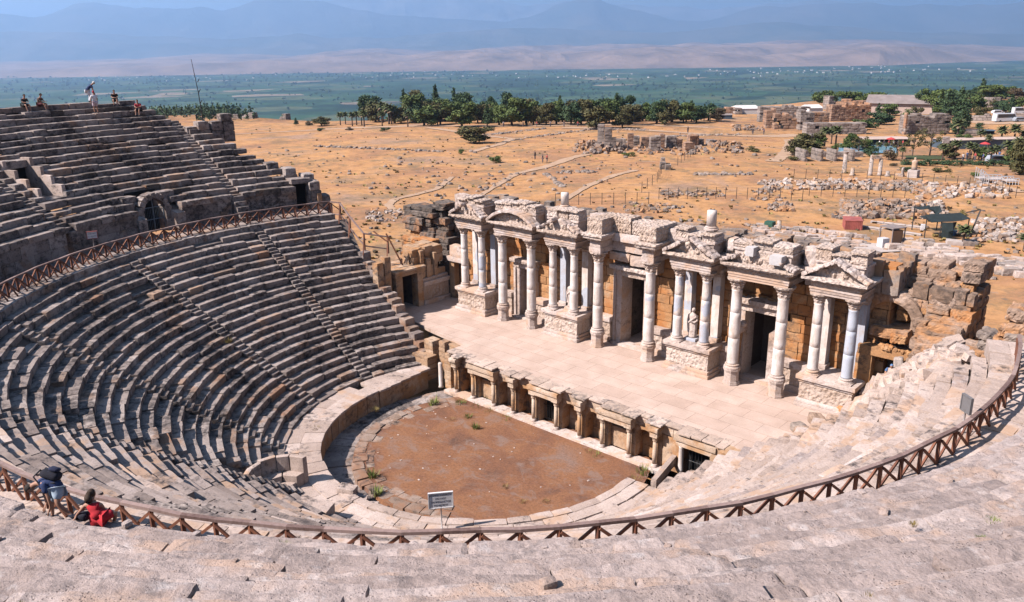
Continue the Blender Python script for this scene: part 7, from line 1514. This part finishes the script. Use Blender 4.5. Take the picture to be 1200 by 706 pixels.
def person(lab, base, J, top, bottom, hair, shoes, sleeves=True, legs='short', extra=None, k=1., group=None, cap=None, dress=False):
    """J: joint name -> place. One continuous skinned body; clothes are skinned over the same joints."""
    t = thing('person', lab, 'person', base, group)
    names = ['pel', 'bel', 'che', 'nec', 'hea', 'shl', 'ell', 'wrl', 'hal', 'shr', 'elr', 'wrr', 'har', 'hpl', 'knl', 'anl', 'tol', 'hpr', 'knr', 'anr', 'tor']
    rad_ = dict(pel=(.15, .12), bel=(.13, .105), che=(.155, .115), nec=.055, hea=.085, shl=.06, ell=.042, wrl=.03, hal=.035, shr=.06, elr=.042, wrr=.03, har=.035, hpl=.095, knl=.062, anl=.04, tol=.035, hpr=.095, knr=.062, anr=.04, tor=.035)
    E_ = [('pel', 'bel'), ('bel', 'che'), ('che', 'nec'), ('nec', 'hea'), ('che', 'shl'), ('shl', 'ell'), ('ell', 'wrl'), ('wrl', 'hal'), ('che', 'shr'), ('shr', 'elr'), ('elr', 'wrr'), ('wrr', 'har'), ('pel', 'hpl'), ('hpl', 'knl'), ('knl', 'anl'), ('anl', 'tol'), ('pel', 'hpr'), ('hpr', 'knr'), ('knr', 'anr'), ('anr', 'tor')]
    P = {n: np.asarray(J[n], float) for n in names}
    def build(sub, extra_r, over={}):
        ns = [n for n in names if n in sub]; ix = {n: i for i, n in enumerate(ns)}; R = []
        for n in ns:
            r = over.get(n, rad_[n]); r = r if hasattr(r, '__len__') else (r, r); R.append(((r[0] + extra_r) * k, (r[1] + extra_r) * k))
        V = [P[n] for n in ns]; ed = [(ix[a], ix[b]) for a, b in E_ if a in ix and b in ix]; return V, ed, R
    V, ed, R = build(names, 0)
    # fingers: five short chains rooted in each palm
    for w, h in (('wrl', 'hal'), ('wrr', 'har')):
        d = P[h] - P[w]; d /= np.linalg.norm(d) + 1e-9; s = np.cross(d, [0, 0, 1.]); s /= np.linalg.norm(s) + 1e-9; n_ = np.cross(s, d); hi = names.index(h)
        for f, (o_, L) in enumerate(((-.035, .06), (-.012, .075), (.012, .08), (.034, .07))):
            a = P[h] + s * o_ * k + d * .045 * k; b = a + d * L * .55 * k; c = b + (d * .8 - n_ * .5) * L * .5 * k; m = len(V); V += [a, b, c]; ed += [(hi, m), (m, m + 1), (m + 1, m + 2)]; R += [(.009 * k, .009 * k)] * 3
        a = P[h] - s * .04 * k; b = a + (d * .6 - s * .6) * .045 * k; m = len(V); V += [a, b]; ed += [(hi, m), (m, m + 1)]; R += [(.011 * k, .011 * k), (.009 * k, .009 * k)]
    Vv, Ff = skin(V, ed, R, 0, 1); mb = MB(); mb.add(Vv, Ff, .5)
    # head shaped on the same body: skull, nose and ears
    hd = P['hea'] - P['nec']; hd /= np.linalg.norm(hd); fw = np.asarray(J.get('face', np.array([0, 1., 0])), float); fw = fw - hd * (fw @ hd); fw /= np.linalg.norm(fw) + 1e-9; sd = np.cross(fw, hd)
    I3, IF = ico(3); hp = P['hea'] + hd * .03 * k; B = np.stack([sd, fw, hd], 1); Q = I3 * np.array([.075, .095, .115]); low = Q[:, 2] < -.03; Q[low, 0] *= .82
    nose = np.exp(-((Q[:, 0] / .014) ** 2 + ((Q[:, 2] + .012) / .025) ** 2)) * (Q[:, 1] > 0); Q[:, 1] += .022 * nose
    eye = (np.exp(-(((np.abs(Q[:, 0]) - .03) / .012) ** 2 + ((Q[:, 2] - .012) / .012) ** 2)) * (Q[:, 1] > 0)); Q[:, 1] -= .008 * eye
    mb.add((Q * k) @ B.T + hp, IF, .5)
    obj('body', mb, SKIN_, t, True)
    mb = MB(); Q = I3 * np.array([.084, .104, .122]); Q[:, 1] -= .012; cutf = (Q[:, 1] > .02) & (Q[:, 2] < .055); Q[cutf, 1] = .0 + Q[cutf, 1] * .5; cutl = (Q[:, 2] < -.05); Q[cutl] *= [.8, .8, .9]
    mb.add((Q * k) @ B.T + hp, IF, .5)
    if hair == 'long': mb.add(*[q if i else q for i, q in enumerate(tube([hp - fw * .05 * k + hd * .02 * k, hp - fw * .11 * k - hd * .09 * k, P['nec'] - fw * .1 * k - hd * .03 * k, P['che'] * .35 + P['nec'] * .65 - fw * .13 * k], [.07 * k, .085 * k, .08 * k, .04 * k], 10))], tint=.5)
    obj('hair' if not cap else 'cap', mb, HAIR['brown' if hair == 'long' else 'dark'] if not cap else cloth(*cap), t, True)
    sub = ['pel', 'bel', 'che', 'shl', 'shr'] + (['ell', 'elr'] if sleeves else [])
    if sleeves:
        Pe = {n: P[n].copy() for n in ('ell', 'elr')}
        for s_, e_ in (('shl', 'ell'), ('shr', 'elr')): P[e_] = P[s_] + (P[e_] - P[s_]) * .72
    pel0 = P['pel'].copy(); P['pel'] = P['pel'] + (P['pel'] - P['bel']) * .55; P['che2'] = P['che'] * .45 + P['nec'] * .55; V, ed, R = build(sub, .045, {'shl': .05, 'shr': .05, 'ell': .03, 'elr': .03, 'che': (.165, .13), 'bel': (.155, .125), 'pel': (.16, .13)})
    m = len(V); V = V + [P['che2']]; ed = ed + [([n for n in names if n in sub].index('che'), m)]; R = R + [(.105 * k, .09 * k)]; Vv, Ff = skin(V, ed, R, 0, 1); mb = MB(); mb.add(Vv, Ff, .5); obj('shirt' if not dress else 'dress', mb, cloth(*top), t, True); P['pel'] = pel0
    if sleeves: P.update(Pe)
    if legs:
        sub = ['pel', 'hpl', 'knl', 'hpr', 'knr'] + (['anl', 'anr'] if legs == 'long' else [])
        keep = {n: P[n].copy() for n in ('knl', 'knr')}
        if legs == 'short':
            for h_, k_ in (('hpl', 'knl'), ('hpr', 'knr')): P[k_] = P[h_] + (P[k_] - P[h_]) * .88
        V, ed, R = build(sub, .035, {'knl': .075, 'knr': .075, 'hpl': .105, 'hpr': .105} if legs == 'short' else {'hpl': .1, 'hpr': .1}); Vv, Ff = skin(V, ed, R, 0, 1); mb = MB(); mb.add(Vv, Ff, .5); obj('shorts' if legs == 'short' else 'trousers' if not dress else 'skirt', mb, cloth(*bottom), t, True); P.update(keep)
    if shoes:
        for a_, b_ in (('anl', 'tol'), ('anr', 'tor')):
            d = P[b_] - P[a_]; mb = MB(); mb.add(*tube([P[a_] - d * .25 + [0, 0, -.015], P[a_] + [0, 0, -.02], P[b_] - [0, 0, .005], P[b_] + d * .15], [.035 * k, .052 * k, .045 * k, .02 * k], 8)); obj('shoe', mb, cloth(*shoes), t, True)
    return t
# the man bending at the near fence and the woman sitting before him: joints from where they are in the picture
def placer(u0, v0, z):
    f = atz(u0, v0, z); D0 = (f - CAM) @ CD
    return lambda u, v, d=0.: CAM + ray(u, v) * (D0 + d)
cp = placer(75, 604, 8.98)
J = dict(pel=cp(68.5, 571), bel=cp(60, 566), che=cp(50.5, 563.5), nec=cp(42, 566.5), hea=cp(36, 571.5), shl=cp(51, 568.5, -.17), ell=cp(56.5, 583, -.17), wrl=cp(59.5, 594, -.12), hal=cp(57.5, 599.5, -.1), shr=cp(47, 563, .17), elr=cp(51.5, 578, .22), wrr=cp(55, 589, .18), har=cp(53, 594, .15),
         hpl=cp(68, 575, -.09), knl=cp(66.5, 590, -.16), anl=cp(82, 602.5, -.02), tol=cp(86, 606, -.06), hpr=cp(67, 574.5, .09), knr=cp(60, 590, .14), anr=cp(62, 604, .2), tor=cp(57, 606.5, .16), face=cp(30, 577) - cp(36, 571.5))
man = person('man in dark blue shirt and pale shorts bending over the near fence with a backpack', J['tor'], J, ('navy_shirt', (.02, .035, .1)), ('pale_blue_shorts', (.42, .52, .62)), 'short', ('dark_shoes', (.02, .025, .04)))
man['group'] = 'people on the seats'
t = thing('backpack', 'black backpack worn on the back of the bending man', 'backpack', cp(58, 556)); c = cp(59.5, 556.5); ax_ = cp(70, 560) - cp(48, 553); ax_ /= np.linalg.norm(ax_); up_ = cp(58, 548) - cp(61, 562); up_ -= ax_ * (up_ @ ax_); up_ /= np.linalg.norm(up_); sd_ = np.cross(ax_, up_)
mb = MB(); P, F = rblock((.44, .31, .2), (7, 5, 4), .09, .012, 4); mb.add(P[:, :1] * ax_ + P[:, 1:2] * sd_ + P[:, 2:] * up_ + c, F); bag_ = obj('bag', mb, cloth('black_nylon', (.015, .015, .025)), t, True)
mb = MB(); P, F = rblock((.22, .22, .08), (4, 4, 3), .04, .01, 4); mb.add(P[:, :1] * ax_ + P[:, 1:2] * sd_ + P[:, 2:] * up_ + c + up_ * .15 + ax_ * .05, F); obj('pocket', mb, cloth('dark_navy_nylon', (.02, .025, .06)), bag_, True)
for s in (-1, 1): mb = MB(); mb.add(*tube([c - ax_ * .2 + sd_ * .11 * s + up_ * .08, c - ax_ * .3 + sd_ * .13 * s - up_ * .12, c - ax_ * .1 + sd_ * .15 * s - up_ * .24, c + ax_ * .2 + sd_ * .12 * s - up_ * .1], .02, 6)); obj('strap', mb, cloth('black_nylon', (.015, .015, .025)), t, True)
cp = placer(112, 610, 8.98)
J = dict(pel=cp(116, 605), bel=cp(113.5, 599.5), che=cp(110, 593.5), nec=cp(107.8, 587), hea=cp(107.5, 580.5, .03), shl=cp(100.5, 590.5, -.02), ell=cp(95.5, 597.5, -.05), wrl=cp(90.5, 603, -.05), hal=cp(88.6, 606, -.05), shr=cp(118, 591, .02), elr=cp(122.5, 599, .12), wrr=cp(126.5, 602, .3), har=cp(129, 602.5, .34),
         hpl=cp(115, 606, .1), knl=cp(118, 603, .52), anl=cp(119, 613, .75), tol=cp(119, 614, .9), hpr=cp(120, 605.5, .0), knr=cp(136, 600.5, .12), anr=cp(134, 610, .22), tor=cp(137, 612, .3), face=CD * [1, 1, 0] + .2 * CR)
wo = person('woman with long brown hair in a red sleeveless dress, sitting by the near fence', J['pel'], J, ('red_dress', (.45, .02, .03)), ('red_dress', (.45, .02, .03)), 'long', ('white_sandals', (.4, .36, .33)), False, 'short', dress=True); wo['group'] = 'people on the seats'
p = cp(96, 605, .05); mb = MB(); P, F = rblock((.34, .22, .2), (6, 5, 4), .07, .015, 4); mb.add(rot(P, 0, 0, .6) + p, F); obj('handbag', mb, cloth('black_nylon', (.015, .015, .025)), label='small black bag lying at the left of the seated woman', cat='bag', smooth=True, org=p)
# figures in standard poses
def pose(kind, base, face, k=1.):
    f = np.array([math.cos(face), math.sin(face), 0]); s = np.array([f[1], -f[0], 0]); z = np.array([0, 0, 1.]); b = np.asarray(base, float)
    def q(x, y, h): return b + (s * x + f * y + z * h) * k
    if kind == 'stand': J = dict(pel=q(0, 0, .95), bel=q(0, 0, 1.1), che=q(0, .0, 1.33), nec=q(0, 0, 1.5), hea=q(0, .02, 1.62), shl=q(-.19, 0, 1.4), ell=q(-.25, .02, 1.12), wrl=q(-.24, .12, .9), hal=q(-.23, .15, .83), shr=q(.19, 0, 1.4), elr=q(.25, .02, 1.12), wrr=q(.24, .12, .9), har=q(.23, .15, .83), hpl=q(-.1, 0, .88), knl=q(-.11, .03, .48), anl=q(-.12, 0, .08), tol=q(-.13, .16, .04), hpr=q(.1, 0, .88), knr=q(.11, .02, .48), anr=q(.12, -.05, .08), tor=q(.13, .1, .04))
    if kind == 'lean': J = dict(pel=q(0, -.12, .92), bel=q(0, 0, 1.06), che=q(0, .18, 1.25), nec=q(0, .32, 1.36), hea=q(0, .42, 1.44), shl=q(-.19, .22, 1.28), ell=q(-.22, .3, 1.0), wrl=q(-.15, .36, .76), hal=q(-.14, .38, .68), shr=q(.19, .22, 1.28), elr=q(.22, .3, 1.), wrr=q(.15, .36, .76), har=q(.14, .38, .68), hpl=q(-.1, -.1, .86), knl=q(-.11, .06, .48), anl=q(-.12, -.06, .08), tol=q(-.13, .1, .04), hpr=q(.1, -.1, .86), knr=q(.11, .1, .5), anr=q(.12, -.02, .08), tor=q(.13, .14, .04))
    if kind == 'sit': J = dict(pel=q(0, -.05, .1), bel=q(0, -.02, .25), che=q(0, .06, .47), nec=q(0, .12, .63), hea=q(0, .17, .75), shl=q(-.18, .06, .54), ell=q(-.22, .2, .32), wrl=q(-.1, .36, .3), hal=q(-.06, .42, .3), shr=q(.18, .06, .54), elr=q(.22, .2, .32), wrr=q(.1, .36, .3), har=q(.06, .42, .3), hpl=q(-.1, 0, .1), knl=q(-.13, .42, .14), anl=q(-.12, .5, -.28), tol=q(-.12, .64, -.34), hpr=q(.1, 0, .1), knr=q(.14, .42, .14), anr=q(.13, .52, -.28), tor=q(.13, .66, -.34))
    if kind == 'crouch': J = dict(pel=q(0, -.1, .32), bel=q(0, .02, .46), che=q(0, .2, .62), nec=q(0, .3, .75), hea=q(0, .36, .86), shl=q(-.19, .22, .68), ell=q(-.24, .4, .5), wrl=q(-.12, .55, .36), hal=q(-.1, .6, .3), shr=q(.19, .22, .68), elr=q(.24, .4, .5), wrr=q(.12, .55, .36), har=q(.1, .6, .3), hpl=q(-.1, -.05, .3), knl=q(-.15, .35, .45), anl=q(-.13, .05, .08), tol=q(-.14, .2, .04), hpr=q(.1, -.05, .3), knr=q(.15, .35, .45), anr=q(.13, .05, .08), tor=q(.14, .2, .04))
    J['face'] = f; return J
def seat_at(u, v, kk):                                          # a point of upper seat row kk under a picture column
    w = ray(u, v); z = upZ(kk); return CAM + w * ((z - CAM[2]) / w[2])
def row_pt(u, kk, inset=.25):                                   # where column u crosses the front of upper row kk on the far side
    w = ray(u, 118); best = None
    for a in np.linspace(rad(150), rad(240), 4000):
        p = pol(upR(kk) + inset, a, upZ(kk)); d = p - CAM; uu = 600 + FPX * (d @ CR) / (d @ CD)
        if best is None or abs(uu - u) < best[0]: best = (abs(uu - u), p, a)
    return best[1], best[2]
for (u, kk, kind, ins, turn, lab, top, bot, hair, cap) in [
  (29, 17, 'sit', .1, 0, 'person in dark top and shorts sitting on the topmost row at the far left', ('dark_top', (.02, .03, .035)), ('black_shorts', (.02, .02, .02)), 'short', None),
  (47, 17, 'sit', .1, .5, 'person in brownish top bent forward on the topmost row, second from left', ('brown_top', (.12, .08, .06)), ('maroon_shorts', (.1, .03, .035)), 'short', None),
  (106, 17, 'lean', .3, 1.2, 'person in navy shirt and white cap leaning on the topmost row', ('navy_shirt', (.02, .035, .1)), ('white_trousers', (.6, .58, .62)), 'short', ('white_cap', (.7, .66, .6))),
  (113, 15, 'stand', .35, PI, 'person in white shirt and red headscarf standing below the one in navy', ('white_shirt', (.68, .66, .68)), ('lilac_shorts', (.55, .45, .5)), 'short', ('red_scarf', (.4, .04, .06))),
  (135, 17, 'sit', .1, -.4, 'person in dark top sitting at the right end of the topmost row', ('black_top', (.02, .02, .022)), ('black_shorts', (.02, .02, .02)), 'short', None),
  (163, 15, 'sit', .1, -.7, 'person in a red top bent forward at the ragged edge of the upper rows', ('red_top', (.4, .03, .05)), ('black_shorts', (.02, .02, .02)), 'short', None)]:
    p, a = row_pt(u, kk, ins); J = pose(kind, p, a + PI + turn, 1.02 if kind != 'stand' else .98)
    o = person(lab, p, J, top, bot, hair, ('dark_shoes', (.02, .025, .04)), True, 'long' if 'white_trousers' in bot else 'short', cap=cap); o['group'] = 'people on the seats'
p = aty(1044, 447, .6); o = person('person in blue clothes and blue hat crouching before the right hand ruin', p, pose('crouch', p, VB + PI - .6, 1.1), ('blue_overall', (.07, .13, .25)), ('blue_overall', (.07, .13, .25)), 'short', ('dark_shoes', (.02, .025, .04)), True, 'long', cap=('blue_hat', (.10, .2, .38)))
far_people = [(627, 187, 'dark', 'walker in dark clothes alone on the field path'), (636, 191, 'dark', 'left one of two walkers close together on the field path'), (641, 191, 'red', 'right one of two walkers close together on the field path'), (806, 156, 'dark', 'walker on the pale path right of the field piers'), (882, 158, 'dark', 'walker on the pale path before the red masonry ruin'), (895, 158, 'blue', 'walker in blue by the red masonry ruin'), (1147, 140, 'dark', 'left one of two people standing on the parking ground'), (1152, 140, 'red', 'right one of two people standing on the parking ground')]
for i in range(12): far_people.append((1128 + i * 4.7, 190 - (i * 7) % 5, ['white', 'blue', 'dark', 'red'][i % 4], ORD[i] + ' person ' + ('from the left ' if i else '') + 'in the crowd below the palms'))
for i in range(6): far_people.append((1030 + i * 5.5, 173, ['white', 'dark', 'red'][i % 3], ORD[i] + ' person ' + ('from the left ' if i else '') + 'on the terrace behind the pool'))
for i in range(6): far_people.append((590 + i * 17 + (i * 13) % 7, 149, ['white', 'dark', 'red'][i % 3], ORD[i] + ' tiny person ' + ('from the left ' if i else '') + 'strolling in front of the grove'))
mf = {}
cols = dict(dark=(.03, .03, .04), red=(.4, .05, .05), blue=(.05, .12, .3), white=(.65, .63, .62))
for u, v, c_, lab in far_people:
    p = G(u, v)
    if c_ not in mf: mf[c_] = person(lab, p, pose('stand', p, RNG.random() * 6, 1.05), (c_ + '_far_shirt', cols[c_]), ('grey_trousers', (.1, .1, .12)), 'short', None, True, 'long'); mf[c_]['group'] = 'people far off'
    else: copy_tree(mf[c_], p, RNG.random() * 6, label=lab, group='people far off')

# ================================================================== light, air, camera
SAZ, SEL = rad(240), rad(44.)                                   # where the sun stands
sun = bpy.data.lights.new('sun', 'SUN'); sun.energy = 5.0; sun.angle = rad(.53); sun.color = (1., .91, .865)
so = bpy.data.objects.new('sun', sun); SC.collection.objects.link(so)
from mathutils import Vector, Matrix
sd = Vector((math.cos(SAZ) * math.cos(SEL), math.sin(SAZ) * math.cos(SEL), math.sin(SEL))); so.rotation_euler = sd.to_track_quat('Z', 'Y').to_euler(); so.location = (0, -60, 80)
W = bpy.data.worlds.new('World'); SC.world = W; W.use_nodes = True; nt = W.node_tree; nt.nodes.clear()
sky = nt.nodes.new('ShaderNodeTexSky'); sky.sky_type = 'NISHITA'; sky.sun_disc = False; sky.sun_elevation = SEL; sky.sun_rotation = PI / 2 - SAZ; sky.altitude = 350; sky.air_density = 1.2; sky.dust_density = .6; sky.ozone_density = 2.
bg = nt.nodes.new('ShaderNodeBackground'); bg.inputs['Strength'].default_value = .05; ou = nt.nodes.new('ShaderNodeOutputWorld'); nt.links.new(sky.outputs[0], bg.inputs[0]); nt.links.new(bg.outputs[0], ou.inputs[0])
def haze(dens):
    t = NT('haze_air'); d = t.n('ShaderNodeVolumePrincipled'); d.inputs['Color'].default_value = (.32, .50, .78, 1); d.inputs['Density'].default_value = dens; d.inputs['Anisotropy'].default_value = .42
    t.t.links.new(d.outputs[0], t.out.inputs['Volume']); V, F = box(-62000, 62000, -62000, 62000, -191, 2150); mb = MB(); mb.add(V, F); o = obj('haze', mb, t.m, kind='stuff'); return o
HAZE = haze(8.5e-5)
cam = bpy.data.cameras.new('camera'); co = bpy.data.objects.new('camera', cam); SC.collection.objects.link(co); SC.camera = co
cam.sensor_fit = 'HORIZONTAL'; cam.sensor_width = 36.; cam.lens = 36. * FPX / 1200.; cam.clip_start = .1; cam.clip_end = 200000.
co.matrix_world = Matrix(((CR[0], CU[0], -CD[0], CAM[0]), (CR[1], CU[1], -CD[1], CAM[1]), (CR[2], CU[2], -CD[2], CAM[2]), (0, 0, 0, 1)))
SC.view_settings.view_transform = 'Standard'; SC.view_settings.look = 'None'; SC.view_settings.exposure = 1.58; SC.view_settings.gamma = 1.; SC.view_settings.use_curve_mapping = False
SC.render.engine = 'CYCLES'; SC.cycles.use_denoising = True; SC.cycles.max_bounces = 6; SC.cycles.diffuse_bounces = 2; SC.cycles.volume_bounces = 1; SC.cycles.transparent_max_bounces = 6
